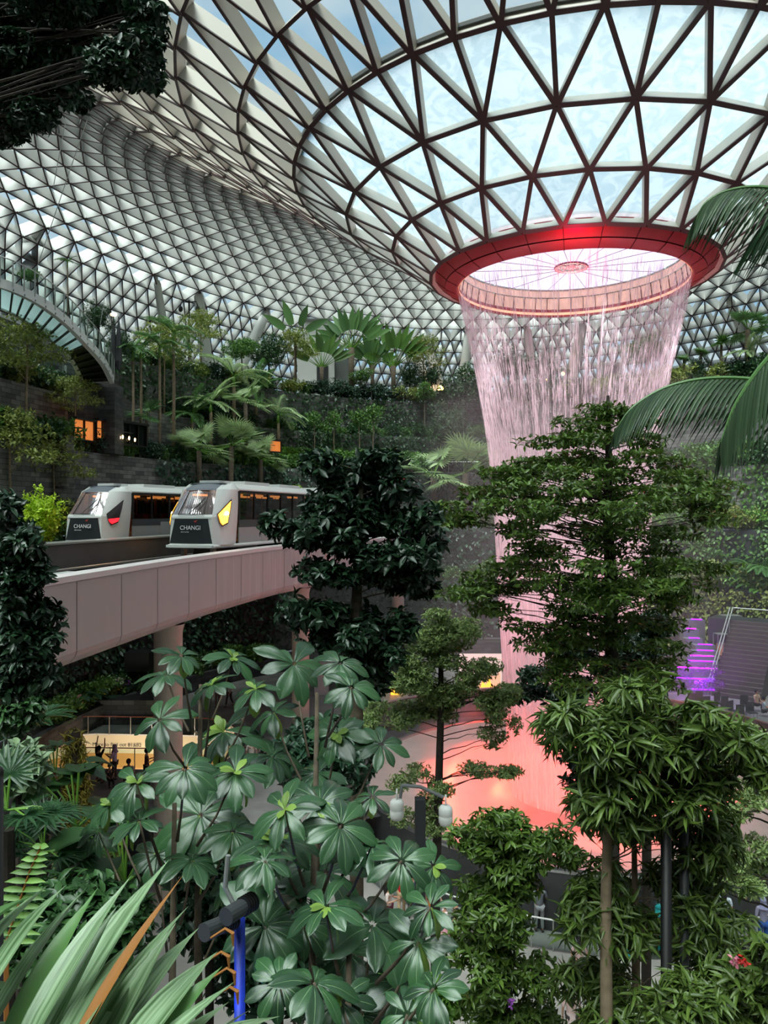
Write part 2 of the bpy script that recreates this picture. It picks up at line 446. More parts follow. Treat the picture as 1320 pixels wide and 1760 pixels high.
# inner drum with its warm lit bands
mb = MB()
mb.lathe([(5.62, 11.45), (5.50, 12.15)], 96, Cc, m=0)
mb.lathe([(5.50, 12.2), (5.46, 12.55)], 96, Cc, m=0)
mb.lathe([(5.55, 11.22), (5.60, 11.42)], 96, Cc, m=1)
mb.lathe([(5.46, 12.15), (5.52, 12.2)], 96, Cc, m=2)
mb.lathe([(5.42, 12.55), (5.55, 12.62), (5.75, 12.7)], 96, Cc, m=2)
for j in range(52):
    a = 2 * PI * j / 52
    mb.bar((C.x + 5.585 * math.cos(a), C.y + 5.585 * math.sin(a), CZ + 11.45), (C.x + 5.47 * math.cos(a), C.y + 5.47 * math.sin(a), CZ + 12.15), 0.03, 0.03, m=2)
mb.build('inner_drum', [M['gold'], M['orange_lit'], M['redgap']], ring, smooth=True)
# cable wheel over the opening
mb = MB()
hub = (C.x, C.y, CZ + 12.15)
for r_, th in ((0.78, 0.06), (0.2, 0.05)):
    pts = [(hub[0] + r_ * math.cos(2 * PI * j / 40), hub[1] + r_ * math.sin(2 * PI * j / 40), hub[2]) for j in range(41)]
    mb.tube(pts, th, 6, cap=False)
for j in range(16):
    a = 2 * PI * j / 16
    mb.tube([(C.x + 0.2 * math.cos(a), C.y + 0.2 * math.sin(a), hub[2]), (C.x + 0.78 * math.cos(a), C.y + 0.78 * math.sin(a), hub[2]),
             (C.x + 5.45 * math.cos(a), C.y + 5.45 * math.sin(a), CZ + 12.6)], 0.014, 4)
M['wheel'] = mat('dark painted steel', (112, 66, 84), 0.5)
mb.build('cable_wheel', M['wheel'], ring)
# thin film over the opening
mb = MB(); mb.lathe([(0.75, 12.2), (5.46, 12.64)], 64, Cc)
M['film'] = mat('lavender film', (200, 196, 240), 0.6)
_t = M['film'].node_tree; _tl = _t.nodes.new('ShaderNodeBsdfTranslucent'); _tl.inputs[0].default_value = lin((136, 131, 156))
_t.links.new(_tl.outputs[0], _t.nodes['Material Output'].inputs[0])
mb.build('film', M['film'], ring, smooth=True)
# added pale spots brighten the falling water, the ring has no such fittings
for k in range(6):
    a = 2 * PI * (k + .5) / 6
    l = bpy.data.lights.new('added_fall_wash', 'SPOT'); l.energy = 3600; l.color = (1, .88, .93); l.spot_size = math.radians(60); l.spot_blend = .9; l.shadow_soft_size = .3
    lo = bpy.data.objects.new('added_fall_wash', l); COL.objects.link(lo); lo.location = (C.x + 7.3 * math.cos(a), C.y + 7.3 * math.sin(a), CZ + 10.9)
    lo.rotation_euler = (Vector((C.x + 4.2 * math.cos(a), C.y + 4.2 * math.sin(a), CZ + 3.0)) - lo.location).to_track_quat('-Z', 'Y').to_euler()
l = bpy.data.lights.new('added_drum_fill', 'POINT'); l.energy = 260; l.color = (1, .78, .55); l.shadow_soft_size = .4  # added warm fill for the drum and film, no real lamp here
lo = bpy.data.objects.new('added_drum_fill', l); COL.objects.link(lo); lo.location = (C.x, C.y, CZ + 11.3)
# red show lights fixed under the ring
for (az_, e_) in ((-102, 1),):
    a = math.radians(az_)
    l = bpy.data.lights.new('red_show_light', 'SPOT'); l.energy = 300 * e_; l.color = (1, 0.0, 0.06); l.spot_size = math.radians(120); l.spot_blend = 1; l.shadow_soft_size = 0.3
    lo = bpy.data.objects.new('red_show_light', l); COL.objects.link(lo)
    lo.location = (C.x + 7.6 * math.cos(a), C.y + 7.6 * math.sin(a), CZ + 10.2)
    lo.rotation_euler = (Vector((C.x + 5.9 * math.cos(a), C.y + 5.9 * math.sin(a), CZ + 11.4)) - lo.location).to_track_quat('-Z', 'Y').to_euler()

# ------------------------------------------------------------ leaning columns that carry the dome
def column(p_top, p_bot, r, label):
    a = Vector(p_bot); b = Vector(p_top)
    root = empty('tree_column', a, label, 'column', 'leaning steel columns on the top level')
    d = (b - a)
    m1 = MB(); m1.tube([Vector((0, 0, 0)), d * 0.05, d * 0.5, d * 0.93, d * 0.96], [r * .7, r, r * 1.08, r * .8, r * .55], 16)
    m1.build('shaft', M['column'], root, smooth=True)
    m2 = MB(); m2.tube([d * 0.955, d * 1.0], [r * 0.35, r * 0.3], 12); m2.ball(d * 0.99, r * 0.5)
    m2.build('pin_joint', M['column'], root, smooth=True)
def roofpt(x, d, row=KCOL):
    """where the column ring crosses the sight line of photo column x"""
    a, b, z = ROWS[row]
    u = (x - 660) / F
    A = (u / a) ** 2 + (1 / b) ** 2; B = -2 * (u * C.x / a ** 2 + C.y / b ** 2); Cq = (C.x / a) ** 2 + (C.y / b) ** 2 - 1
    dd = (-B + math.sqrt(B * B - 4 * A * Cq)) / (2 * A)
    return Vector((u * dd, dd, CZ + z - 0.75))
for (xt, xb, yb, db, r, lb) in (
        (72, 2, 452, 66, .62, 'leaning steel column behind the glass footbridge, at the far left'),
        (340, 362, 640, 84, .62, 'nearly upright grey steel column left of the leaning one above the palms'),
        (463, 385, 650, 84, .62, 'grey steel column leaning right above the feather palms'),
        (268, 300, 600, 84, .45, 'short steel column top behind the round tree crown'),
        (724, 770, 692, 95, .62, 'grey steel column leaning left beside the waterfall, above the orange lamp'),
        (693, 758, 690, 95, .55, 'steel column leaning behind the traveller palms'),
        (806, 790, 668, 96, .62, 'steel column leaning right at the left edge of the waterfall'),
        (905, 925, 690, 99, .62, 'steel column seen leaning left through the waterfall'),
        (1003, 968, 700, 100, .75, 'thick steel column seen leaning right through the waterfall'),
        (1250, 1330, 640, 92, .6, 'grey steel column leaning behind the palms at the right edge')):
    top = roofpt(xt, 0)
    bot = P(xb, yb, db); bot.z = EYE + 12.4 if db > 80 else bot.z
    column(top, bot, r, lb)
# ============================================================ GROUND AND TERRACES
def ell(a, b, ph, z): return (C.x + a * math.cos(ph), C.y + b * math.sin(ph), EYE + z)
from mathutils.geometry import tessellate_polygon
def slab(name, loops, z, m, thick=0.0, kind='structure'):
    """flat floor with holes; loops are lists of (x, y)"""
    L3 = [[Vector((p[0], p[1], 0)) for p in lp] for lp in loops]
    flat = [p for lp in loops for p in lp]
    T = tessellate_polygon(L3)
    V = [(p[0], p[1], EYE + z) for p in flat]
    FC = []
    for t in T:
        a, b, c = [Vector(V[i]) for i in t]
        FC.append(t if (b - a).cross(c - a).z > 0 else (t[0], t[2], t[1]))
    me = rawmesh(name, V, FC, [m], uv=[(v[0], v[1]) for v in V])
    return tag(link(name, me), kind=kind)
slab('floor', [[(-75, -20), (90, -20), (90, 60), (-75, 60)]], -15.4, M['paving'])
# the upper ground around the pool, with the oval opening to the basement
arc = [(C.x + 12.4 * math.cos(a), C.y + 12.4 * math.sin(a)) for a in np.linspace(math.radians(205), math.radians(-25), 49)]
outer = [(-45, 31.5)] + [(-3.2, 31.5)] + arc + [(30, 32), (70, 32), (70, 95), (-45, 95)]
ov = []
for k in range(40):
    a = 2 * PI * k / 40; cx = -16.4 if math.cos(a) < 0 else -11.0
    ov.append((cx + 2.95 * math.cos(a), 41.2 + 2.95 * math.sin(a) - (cx + 2.95 * math.cos(a) + 13.7) * 0.07))
slab('floor', [outer, ov], -13.0, M['path'])
mb = MB()   # edge walls of the upper ground
for i in range(len(outer) - 4):
    a = outer[i]; b = outer[i + 1]
    mb.add([(a[0], a[1], EYE - 15.4), (b[0], b[1], EYE - 15.4), (b[0], b[1], EYE - 13), (a[0], a[1], EYE - 13)], [(0, 1, 2, 3)],
           uv=[(i * 1., 0), (i * 1. + 1, 0), (i * 1. + 1, 2.4), (i * 1., 2.4)])
tag(mb.build('wall_ground', M['darkwall']), kind='structure')
M['cream'] = mat('cream hoarding', (236, 222, 190), 0.55)
M['ochre'] = mat('ochre skirting', (214, 160, 92), 0.55)
M['basefloor'] = mat('lit basement floor', (216, 176, 130), 0.5)
well = tag(link('opening_lining', bpy.data.meshes.new('opening_lining')), 'cream and ochre lined oval opening down to the basement, with lettering', 'stair well')
mb = MB(); n = len(ov)
for i in range(n):
    a = ov[i]; b = ov[(i + 1) % n]
    for (z0, z1, m_) in ((-14.1, -13.06, 0), (-15.0, -14.1, 1), (-17.2, -15.0, 0), (-13.06, -12.98, 2)):
        mb.add([(a[0], a[1], EYE + z0), (b[0], b[1], EYE + z0), (b[0], b[1], EYE + z1), (a[0], a[1], EYE + z1)], [(0, 1, 2, 3)], m_)
mb.add([(p[0], p[1], EYE - 17.2) for p in ov], [tuple(range(n))], 3)
well.data = rawmesh('opening_lining', mb.v, mb.f, [M['cream'], M['ochre'], M['white'], M['basefloor']], mb.m)
def textmesh(name, s, size, m, parent, loc, rot, ext=0.004, mirror=False):
    cu = bpy.data.curves.new(name, 'FONT'); cu.body = s; cu.size = size; cu.extrude = ext; cu.align_x = 'CENTER'; cu.align_y = 'CENTER'
    to = bpy.data.objects.new(name + '_tmp', cu); COL.objects.link(to)
    dg = bpy.context.evaluated_depsgraph_get(); me = bpy.data.meshes.new_from_object(to.evaluated_get(dg))
    bpy.data.objects.remove(to); me.materials.clear(); me.materials.append(m)
    o = bpy.data.objects.new(name, me); COL.objects.link(o); o.parent = parent
    o.location = loc; o.rotation_euler = rot
    return o
textmesh('lettering', 'More to find out B1&B2', .3, M['dgrey'], well, (-15.6, 44.03 + 1.9 * .07, EYE - 13.6), (PI / 2, 0, -0.07))
textmesh('lettering', 'H', .34, M['dgrey'], well, (-18.4, 43.55, EYE - 13.6), (PI / 2, 0, math.radians(44)))
l = bpy.data.lights.new('basement_light', 'AREA'); l.energy = 260; l.color = (1, .82, .6); l.size = 4; l.shape = 'RECTANGLE'; l.size_y = 2
lo = bpy.data.objects.new('basement_light', l); COL.objects.link(lo); lo.location = (-13.7, 39.6, EYE - 15.2); lo.rotation_euler = (math.radians(75), 0, 0)

M['railglass'] = glassy('rail glass', (214, 228, 224), 0.05, fres=0.15)
def railing(pts, h, label, cat='railing', group=None, post=1.2, topm='rail', name='glass_railing', glass=True):
    root = empty(name, pts[0], label, cat, group)
    o = Vector(pts[0])
    P3 = [Vector(p) - o for p in pts]
    g = MB(); t = MB(); q = MB()
    up = Vector((0, 0, 1))
    t.tube([p + up * h for p in P3], 0.03, 6)
    for a, b in zip(P3[:-1], P3[1:]):
        g.add([a + up * .06, b + up * .06, b + up * (h - .06), a + up * (h - .06)], [(0, 1, 2, 3)])
        n = max(1, int((b - a).length / post))
        for k in range(n):
            p = a.lerp(b, k / n); q.bar(p, p + up * h, 0.04, 0.04)
    if glass: g.build('glass_panel', M['railglass'], root)
    t.build('handrail', M[topm], root); q.build('posts', M['rail'], root)
    return root
railing([(p[0], p[1], EYE - 13) for p in ov[::2]] + [(ov[0][0], ov[0][1], EYE - 13)], 1.05, 'glass railing with timber handrail around the oval opening', topm='wood')

# ---- planted terrace tiers: (a, b, z of foot, z of top)
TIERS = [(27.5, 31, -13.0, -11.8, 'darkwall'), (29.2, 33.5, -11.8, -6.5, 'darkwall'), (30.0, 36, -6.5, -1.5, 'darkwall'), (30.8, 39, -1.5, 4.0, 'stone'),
         (31.6, 41.5, 4.0, 5.2, 'stone'), (32.6, 44, 5.2, 8.0, 'stone'), (34, 47, 8.0, 12.2, 'stone')]
PH0, PH1 = math.radians(-28), math.radians(208)
phs = np.linspace(PH0, PH1, 150)
for i, (a, b, z0, z1, mt) in enumerate(TIERS):
    mb = MB(); V = []; uv = []; s = 0; last = None
    for ph in phs:
        p = ell(a, b, ph, z0); q = ell(a, b, ph, z1); r_ = ell(a + .35, b + .35, ph, z1)
        if last: s += math.dist(last, p)
        last = p
        V += [p, q, r_]; uv += [(s, z0), (s, z1), (s, z1 + .3)]
    FC = []
    for k in range(len(phs) - 1):
        FC += [(3 * k, 3 * k + 1, 3 * k + 4, 3 * k + 3), (3 * k + 1, 3 * k + 2, 3 * k + 5, 3 * k + 4)]
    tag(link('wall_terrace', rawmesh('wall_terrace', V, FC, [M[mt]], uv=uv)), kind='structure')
    # bed behind the wall
    na, nb = (TIERS[i + 1][0], TIERS[i + 1][1]) if i + 1 < len(TIERS) else (52.5, 74)
    V = []; FC = []
    for ph in phs: V += [ell(a + .35, b + .35, ph, z1 - .12), ell(na, nb, ph, z1 - .12)]
    for k in range(len(phs) - 1): FC.append((2 * k, 2 * k + 1, 2 * k + 3, 2 * k + 2))
    tag(link('floor', rawmesh('floor', V, FC, [M['soil'] if i not in (3, 6) else M['path']], uv=[(v[0], v[1]) for v in V])), kind='structure')
# building behind the visitor: the side of the valley the photograph was taken from
mb = MB()
for (x0, y0, x1, y1) in ((-42, -9, 60, -9), (-42, -9, -42, 22), (60, -9, 60, 22)):
    mb.add([(x0, y0, EYE - 15.4), (x1, y1, EYE - 15.4), (x1, y1, EYE + 12), (x0, y0, EYE + 12)], [(0, 1, 2, 3)])
mb.add([(-42, -9, EYE + 12), (60, -9, EYE + 12), (60, -30, EYE + 12), (-42, -30, EYE + 12)], [(0, 1, 2, 3)])
tag(mb.build('wall_back', M['stone']), kind='structure')

# ============================================================ POOL AND WATERFALL
M['poolwater'] = mat('white bowl under a skin of water', (150, 140, 134), 0.3, noise=0.06, nscale=1.5, bump=0.15, bscale=6)
M['basin'] = mat('dark basin wall', (62, 62, 64), 0.3, noise=0.25, nscale=0.8)
pool = empty('pool', (C.x, C.y, EYE - 15.4), 'round white pool bowl lit red, under the falling water', 'pool')
mb = MB(); zz = 15.4
mb.lathe([(0.01, zz - 15.3), (2.2, zz - 15.2), (3.6, zz - 14.4), (5.5, zz - 13.75), (8, zz - 13.35), (10.1, zz - 13.12)], 128)
mb.build('bowl', M['poolwater'], pool, smooth=True)
mb = MB(); mb.lathe([(10.1, zz - 13.12), (10.12, zz - 13.0), (10.35, zz - 13.0), (10.38, zz - 13.1), (10.38, zz - 13.2)], 128)
mb.build('rim', M['steel'], pool)
mb = MB(); mb.lathe([(10.36, zz - 13.2), (10.30, 0.0)], 128)
mb.build('basin_wall', M['basin'], pool)
# dark wall and ledge around the back of the pool
mb = MB(); ang = (math.radians(-25), math.radians(205))
mb.lathe([(12.3, -13.3), (12.3, -11.6), (12.6, -11.6), (12.6, -13)], 80, (C.x, C.y, EYE), a0=ang[0], a1=ang[1])
tag(mb.build('wall_pool', M['basin']), kind='structure')
mb = MB(); mb.lathe([(10.4, -13.35), (12.35, -13.35)], 80, (C.x, C.y, EYE), a0=ang[0], a1=ang[1])
tag(mb.build('floor', M['basin']), kind='structure')
mb = MB(); mb.lathe([(12.28, -11.58), (12.28, -11.53), (12.4, -11.53)], 80, (C.x, C.y, EYE), a0=ang[0], a1=ang[1])
tag(mb.build('trim_pool', M['rail']), kind='structure')
# front barrier rail
fr = [(C.x + 11.6 * math.cos(a), C.y + 11.6 * math.sin(a), EYE - 15.4) for a in np.linspace(math.radians(208), math.radians(332), 34)]
railing(fr, 1.1, 'glass railing with white top rail in front of the pool wall', topm='white')

# falling water: thousands of separate threads in a thin ring, thickest below
def wmat(name, c, alpha=None):
    m = bpy.data.materials.new(name); m.use_nodes = True; t = m.node_tree; t.nodes.clear()
    df = t.nodes.new('ShaderNodeBsdfDiffuse'); tl = t.nodes.new('ShaderNodeBsdfTranslucent'); mx = t.nodes.new('ShaderNodeMixShader'); mx.inputs[0].default_value = .5
    df.inputs[0].default_value = lin(c); tl.inputs[0].default_value = lin(c); o = t.nodes.new('ShaderNodeOutputMaterial'); k = t.links.new
    k(df.outputs[0], mx.inputs[1]); k(tl.outputs[0], mx.inputs[2])
    if alpha is None: k(mx.outputs[0], o.inputs[0])
    else:
        uv = t.nodes.new('ShaderNodeUVMap'); mp_ = t.nodes.new('ShaderNodeMapping'); mp_.inputs['Scale'].default_value = (3.5, 0.22, 1)
        n = t.nodes.new('ShaderNodeTexNoise'); n.inputs['Scale'].default_value = 1.0; n.inputs['Detail'].default_value = 6; n.inputs['Roughness'].default_value = .62
        r = t.nodes.new('ShaderNodeValToRGB'); r.color_ramp.elements[0].position = .38; r.color_ramp.elements[1].position = .66
        r.color_ramp.elements[0].color = (alpha[0],) * 3 + (1,); r.color_ramp.elements[1].color = (alpha[1],) * 3 + (1,)
        # thins out upwards
        sp = t.nodes.new('ShaderNodeSeparateXYZ'); mr = t.nodes.new('ShaderNodeMapRange')
        mr.inputs[1].default_value = alpha[2]; mr.inputs[2].default_value = alpha[3]; mr.inputs[3].default_value = 1.0; mr.inputs[4].default_value = alpha[4]
        ml = t.nodes.new('ShaderNodeMath'); ml.operation = 'MULTIPLY'
        tr = t.nodes.new('ShaderNodeBsdfTransparent'); m2 = t.nodes.new('ShaderNodeMixShader')
        k(uv.outputs[0], mp_.inputs[0]); k(mp_.outputs[0], n.inputs['Vector']); k(n.outputs[0], r.inputs[0])
        k(uv.outputs[0], sp.inputs[0]); k(sp.outputs[1], mr.inputs[0]); k(r.outputs[0], ml.inputs[0]); k(mr.outputs[0], ml.inputs[1])
        k(ml.outputs[0], m2.inputs[0]); k(tr.outputs[0], m2.inputs[1]); k(mx.outputs[0], m2.inputs[2]); k(m2.outputs[0], o.inputs[0])
    return m
M['thread'] = wmat('falling water threads', (250, 240, 244))
M['sheet'] = wmat('falling water sheet', (248, 236, 240), (0.15, 0.9, -8.0, 6.0, 0.12))
WP = [(-13.9, 3.0), (-12.5, 3.1), (-5.8, 3.5), (0.9, 3.85), (3.5, 4.15), (6.6, 4.66), (9.2, 5.25), (11.35, 5.66)]
def wr(z): return np.interp(z, [p[0] for p in WP], [p[1] for p in WP])
fall = empty('waterfall', (C.x, C.y, EYE - 13.9), 'tall round curtain of white water falling from the red ring into the pool', 'waterfall')
def threads(name, n, zlo, zhi, lmin, lmax, w, thick, seed):
    rs = np.random.RandomState(seed)
    z1 = zlo + (zhi - zlo) * rs.rand(n) ** 0.9; ln = lmin + (lmax - lmin) * rs.rand(n); z0 = np.maximum(z1 - ln, -13.6)
    a = rs.rand(n) * 2 * PI
    # water leaves the lip in bunches
    a = a + 0.03 * np.sin(a * 47) + 0.012 * np.sin(a * 131)
    dr = -np.abs(rs.normal(size=n)) * thick
    p1 = np.stack([(wr(z1) + dr) * np.cos(a), (wr(z1) + dr) * np.sin(a), z1], 1); p0 = np.stack([(wr(z0) + dr) * np.cos(a), (wr(z0) + dr) * np.sin(a), z0], 1)
    pm = (p0 + p1) / 2; ww = w * (0.5 + rs.rand(n)); b = rs.rand(n) * 2 * PI
    s = np.stack([np.cos(b), np.sin(b), np.zeros(n)], 1) * ww[:, None]
    s2 = np.stack([-np.sin(b), np.cos(b), np.zeros(n)], 1) * ww[:, None]
    V = np.stack([p0, pm + s, p1, pm - s, pm + s2, pm - s2], 1)
    V[:, :, 2] += 13.9
    me = bpy.data.meshes.new(name); V = V.reshape(-1, 3)
    li = (np.array([0, 1, 2, 3, 0, 4, 2, 5])[None] + np.arange(n)[:, None] * 6).ravel().astype(np.int32)
    me.vertices.add(len(V)); me.vertices.foreach_set('co', V.astype(np.float32).ravel()); me.loops.add(len(li)); me.loops.foreach_set('vertex_index', li)
    me.polygons.add(n * 2); me.polygons.foreach_set('loop_start', (np.arange(n * 2) * 4).astype(np.int32)); me.materials.append(M['thread']); me.update(calc_edges=True)
    return me
me = threads('water_threads', 24000, -10, 11.35, 0.15, 1.3, 0.0075, 0.3, 3)
tag(link('water_threads', me, fall), kind='stuff')
mb = MB(); mb.lathe([(r_, z + 13.9) for z, r_ in WP], 96)
ob = mb.build('water_sheet', M['sheet'], fall, smooth=True)
# v must be height relative to the eye
uvl = ob.data.uv_layers[0].data
def fix_uv(ob, dz):
    vi = [0] * len(ob.data.loops); ob.data.loops.foreach_get('vertex_index', vi)
    for lp, v in zip(ob.data.uv_layers[0].data, vi):
        c = ob.data.vertices[v].co; lp.uv[0] = 4 * math.atan2(c.y, c.x); lp.uv[1] -= dz
fix_uv(ob, 13.9)
mb = MB(); mb.lathe([(r_ - .45, z + 13.9) for z, r_ in WP[:5]], 96)
ob = mb.build('water_core', M['sheet'], fall, smooth=True)
fix_uv(ob, 14.9)
# red and orange show lights standing in the pool
for k in range(10):
    a = 2 * PI * (k + .5) / 10
    l = bpy.data.lights.new('pool_light', 'SPOT'); l.energy = 1250; l.color = (1, .06, .025); l.shadow_soft_size = .25; l.spot_size = math.radians(118); l.spot_blend = .9
    lo = bpy.data.objects.new('pool_light', l); COL.objects.link(lo); lo.location = (C.x + 7.8 * math.cos(a), C.y + 7.8 * math.sin(a), EYE - 11.2)
    lo.rotation_euler = (Vector((C.x + 4.4 * math.cos(a), C.y + 4.4 * math.sin(a), EYE - 14.0)) - lo.location).to_track_quat('-Z', 'Y').to_euler()
for k in range(6):
    a = 2 * PI * (k + .25) / 6
    l = bpy.data.lights.new('fall_light', 'SPOT'); l.energy = 2400; l.color = (1, .36, .42); l.spot_size = math.radians(46); l.spot_blend = .8; l.shadow_soft_size = .3
    lo = bpy.data.objects.new('fall_light', l); COL.objects.link(lo); lo.location = (C.x + 7.2 * math.cos(a), C.y + 7.2 * math.sin(a), EYE - 12.9)
    tgt = Vector((C.x + 3.2 * math.cos(a), C.y + 3.2 * math.sin(a), EYE + 1))
    lo.rotation_euler = (tgt - lo.location).to_track_quat('-Z', 'Y').to_euler()

# ============================================================ GUIDEWAY
GP = [(-9.6, 4), (-9.4, 10), (-8.95, 19), (-8.4, 24), (-7.7, 29), (-6.75, 34), (-5.3, 40), (-3.0, 46), (0.0, 52), (2.5, 58), (4.2, 66), (4.6, 73.5)]
def catmull(Pn, n=8):
    out = []
    for i in range(len(Pn) - 1):
        p0 = Pn[max(i - 1, 0)]; p1 = Pn[i]; p2 = Pn[i + 1]; p3 = Pn[min(i + 2, len(Pn) - 1)]
        for k in range(n):
            t = k / n
            out.append(tuple(0.5 * ((2 * b) + (-a + c) * t + (2 * a - 5 * b + 4 * c - d) * t * t + (-a + 3 * b - 3 * c + d) * t ** 3) for a, b, c, d in zip(p0, p1, p2, p3)))
    out.append(tuple(Pn[-1])); return out
gpath = [Vector(p) for p in catmull(GP, 8)]
gs = [0.0]
for a, b in zip(gpath[:-1], gpath[1:]): gs.append(gs[-1] + (b - a).length)
def gat(s):
    """point and direction on the outer face line at arc length s"""
    for i in range(len(gs) - 1):
        if gs[i + 1] >= s: break
    t = (s - gs[i]) / (gs[i + 1] - gs[i]); p = gpath[i].lerp(gpath[i + 1], t)
    a = gpath[max(i - 1, 0)]; b = gpath[min(i + 2, len(gpath) - 1)]; d = (b - a).normalized()
    return p, d
def goff(s, o, z):
    p, d = gat(s); n = Vector((-d.y, d.x))    # to the left
    return Vector((p.x + n.x * o, p.y + n.y * o, EYE + z))
def s_at_y(y, o=0):
    best = min(np.arange(0, gs[-1], .1), key=lambda s: abs(goff(s, o, 0).y - y)); return float(best)
def sweep(mb, prof, s0, s1, ds, m=0, gap=0.0, closed=False, uvs=False):
    n = max(1, int(round((s1 - s0) / ds))); st = (s1 - s0) / n
    if gap:
        for k in range(n): sweep(mb, prof, s0 + k * st + gap / 2, s0 + (k + 1) * st - gap / 2, st, m)
        return
    V = []; FC = []; q = len(prof); uv = []
    for k in range(n + 1):
        s = min(s0 + k * st, gs[-1] - .01)
        for (o, z) in prof: V.append(goff(s, o, z)); uv.append((s, z + o))
    for k in range(n):
        for j in range(q - (0 if closed else 1)):
            a = k * q + j; b = k * q + (j + 1) % q; FC.append((a, a + q, b + q, b))
    mb.add(V, FC, m, uv)
def beammat():
    m, t, b = newmat('pale cladding with rain streaks')
    uv = t.nodes.new('ShaderNodeUVMap'); mp_ = t.nodes.new('ShaderNodeMapping'); mp_.inputs['Scale'].default_value = (5.0, .12, 1)
    n = t.nodes.new('ShaderNodeTexNoise'); n.inputs['Scale'].default_value = 1; n.inputs['Detail'].default_value = 5
    r = t.nodes.new('ShaderNodeValToRGB'); r.color_ramp.elements[0].position = .52; r.color_ramp.elements[1].position = .72
    r.color_ramp.elements[0].color = (0, 0, 0, 1); r.color_ramp.elements[1].color = (1, 1, 1, 1)
    sp = t.nodes.new('ShaderNodeSeparateXYZ'); mr = t.nodes.new('ShaderNodeMapRange'); mr.inputs[1].default_value = 26; mr.inputs[2].default_value = 34
    mr.inputs[3].default_value = .08; mr.inputs[4].default_value = .75
    ml = t.nodes.new('ShaderNodeMath'); ml.operation = 'MULTIPLY'
    mx = t.nodes.new('ShaderNodeMix'); mx.data_type = 'RGBA'; k = t.links.new
    mx.inputs[6].default_value = lin((176, 170, 168)); mx.inputs[7].default_value = lin((214, 206, 202))
    k(uv.outputs[0], mp_.inputs[0]); k(mp_.outputs[0], n.inputs['Vector']); k(n.outputs[0], r.inputs[0]); k(uv.outputs[0], sp.inputs[0]); k(sp.outputs[0], mr.inputs[0])
    k(r.outputs[0], ml.inputs[0]); k(mr.outputs[0], ml.inputs[1]); k(ml.outputs[0], mx.inputs[0]); k(mx.outputs[2], b.inputs['Base Color'])
    b.inputs['Roughness'].default_value = .5
    return m
M['beam'] = beammat()
M['coping'] = mat('pale coping', (214, 206, 206), 0.5)
M['track'] = mat('black track bed', (26, 26, 27), 0.6, noise=.3)
M['beam2'] = mat('dark concrete parapet', (84, 80, 78), 0.6, noise=.2, nscale=.6)
guide = empty('train_guideway', (-9, 20, EYE - 4.4), 'elevated curving guideway beam with pale streaked cladding panels', 'guideway')
def gpart(name, mb, m, sm=False):
    o = mb.build(name, m, guide, smooth=sm); o.location = -Vector(guide.location); return o
S0, S1 = 4.0, gs[-1] - .2
pr = [(0.02, -1.9), (0, -2.0), (0, -3.95), (0.06, -4.12), (0.18, -4.26), (0.36, -4.36), (0.6, -4.42)]
mb = MB(); sweep(mb, pr, S0, S1, 2.72, 0, gap=0.035); o = gpart('cladding', mb, M['beam'], False)
mb = MB(); sweep(mb, [(.03, -2), (.03, -3.95), (.2, -4.2), (.6, -4.39), (4.3, -4.4), (4.7, -4.1), (4.8, -3.0)], S0, S1, 1.4); gpart('girder', mb, M['grey'])
mb = MB(); sweep(mb, [(-.03, -1.95), (-.03, -1.78), (.28, -1.72), (.3, -2.5)], S0, S1, 1.0); gpart('coping', mb, M['coping'])
mb = MB(); sweep(mb, [(.3, -2.2), (.3, -2.9), (.9, -2.9), (.9, -2.5), (1.35, -2.5), (1.35, -2.9), (2.3, -2.9), (2.3, -2.5), (2.75, -2.5), (2.75, -2.9), (4.8, -2.9), (4.8, -2.2)], S0, S1, 1.0); gpart('track_bed', mb, M['track'])
mb = MB(); sweep(mb, [(4.75, -2.3), (4.85, -2.25), (4.85, -1.28), (4.95, -1.2), (5.6, -1.2), (5.6, -2.4)], S0, S1, 1.0); gpart('inner_parapet', mb, M['beam2'])
mb = MB(); sweep(mb, [(4.80, -1.27), (4.80, -1.2), (5.3, -1.16), (5.3, -1.3)], S0, S1, 1.0); gpart('parapet_capping', mb, M['rail'])
for (o_, z_) in ((3.9, -2.45), (4.5, -2.2), (4.6, -2.55)):
    mb = MB(); mb.tube([goff(s, o_, z_) for s in np.arange(S0, S1, 1.0)], 0.04, 6); gpart('power_rail', mb, M['rail'])
for yy in (27.5, 38.2):
    s = s_at_y(yy, 3.7); p, d = gat(s); mb = MB(); mb.box(goff(s, 3.75, -2.3), (.3, 1.1, .2), (0, 0, -math.atan2(d.x, d.y)))
    gpart('junction_box', mb, M['silver'])
mb = MB(); sweep(mb, [(5.6, -2.4), (10.9, -2.4), (10.9, -1.5), (11.1, -1.5), (11.1, -4.2), (4.8, -4.2)], S0, S1, 1.4); gpart('far_track_bed', mb, M['track'])
# piers under the guideway
for (yy, o_, r_, lb) in ((29.5, 0.85, .55, 'thick round beige pier under the near bend of the guideway'), (43.5, 0.85, .5, 'round beige pier under the far end of the guideway'), (15.5, 2, .5, 'dark pier below the near end of the guideway'),
                     (60, 2, .5, 'pier hidden in the planting below the far guideway')):
    p = goff(s_at_y(yy), o_, -4.4)
    mb = MB(); hgt = (15.4 if yy < 32 else 13.0) - 4.4
    mb.lathe([(r_, 0), (r_, hgt - .3), (r_ * 1.15, hgt + .02)], 28)
    tag(mb.build('pier', mat('beige concrete', (186, 168, 154), .6, noise=.08), smooth=True, loc=(p.x, p.y, p.z - hgt)), lb, 'pier', 'piers under the guideway')
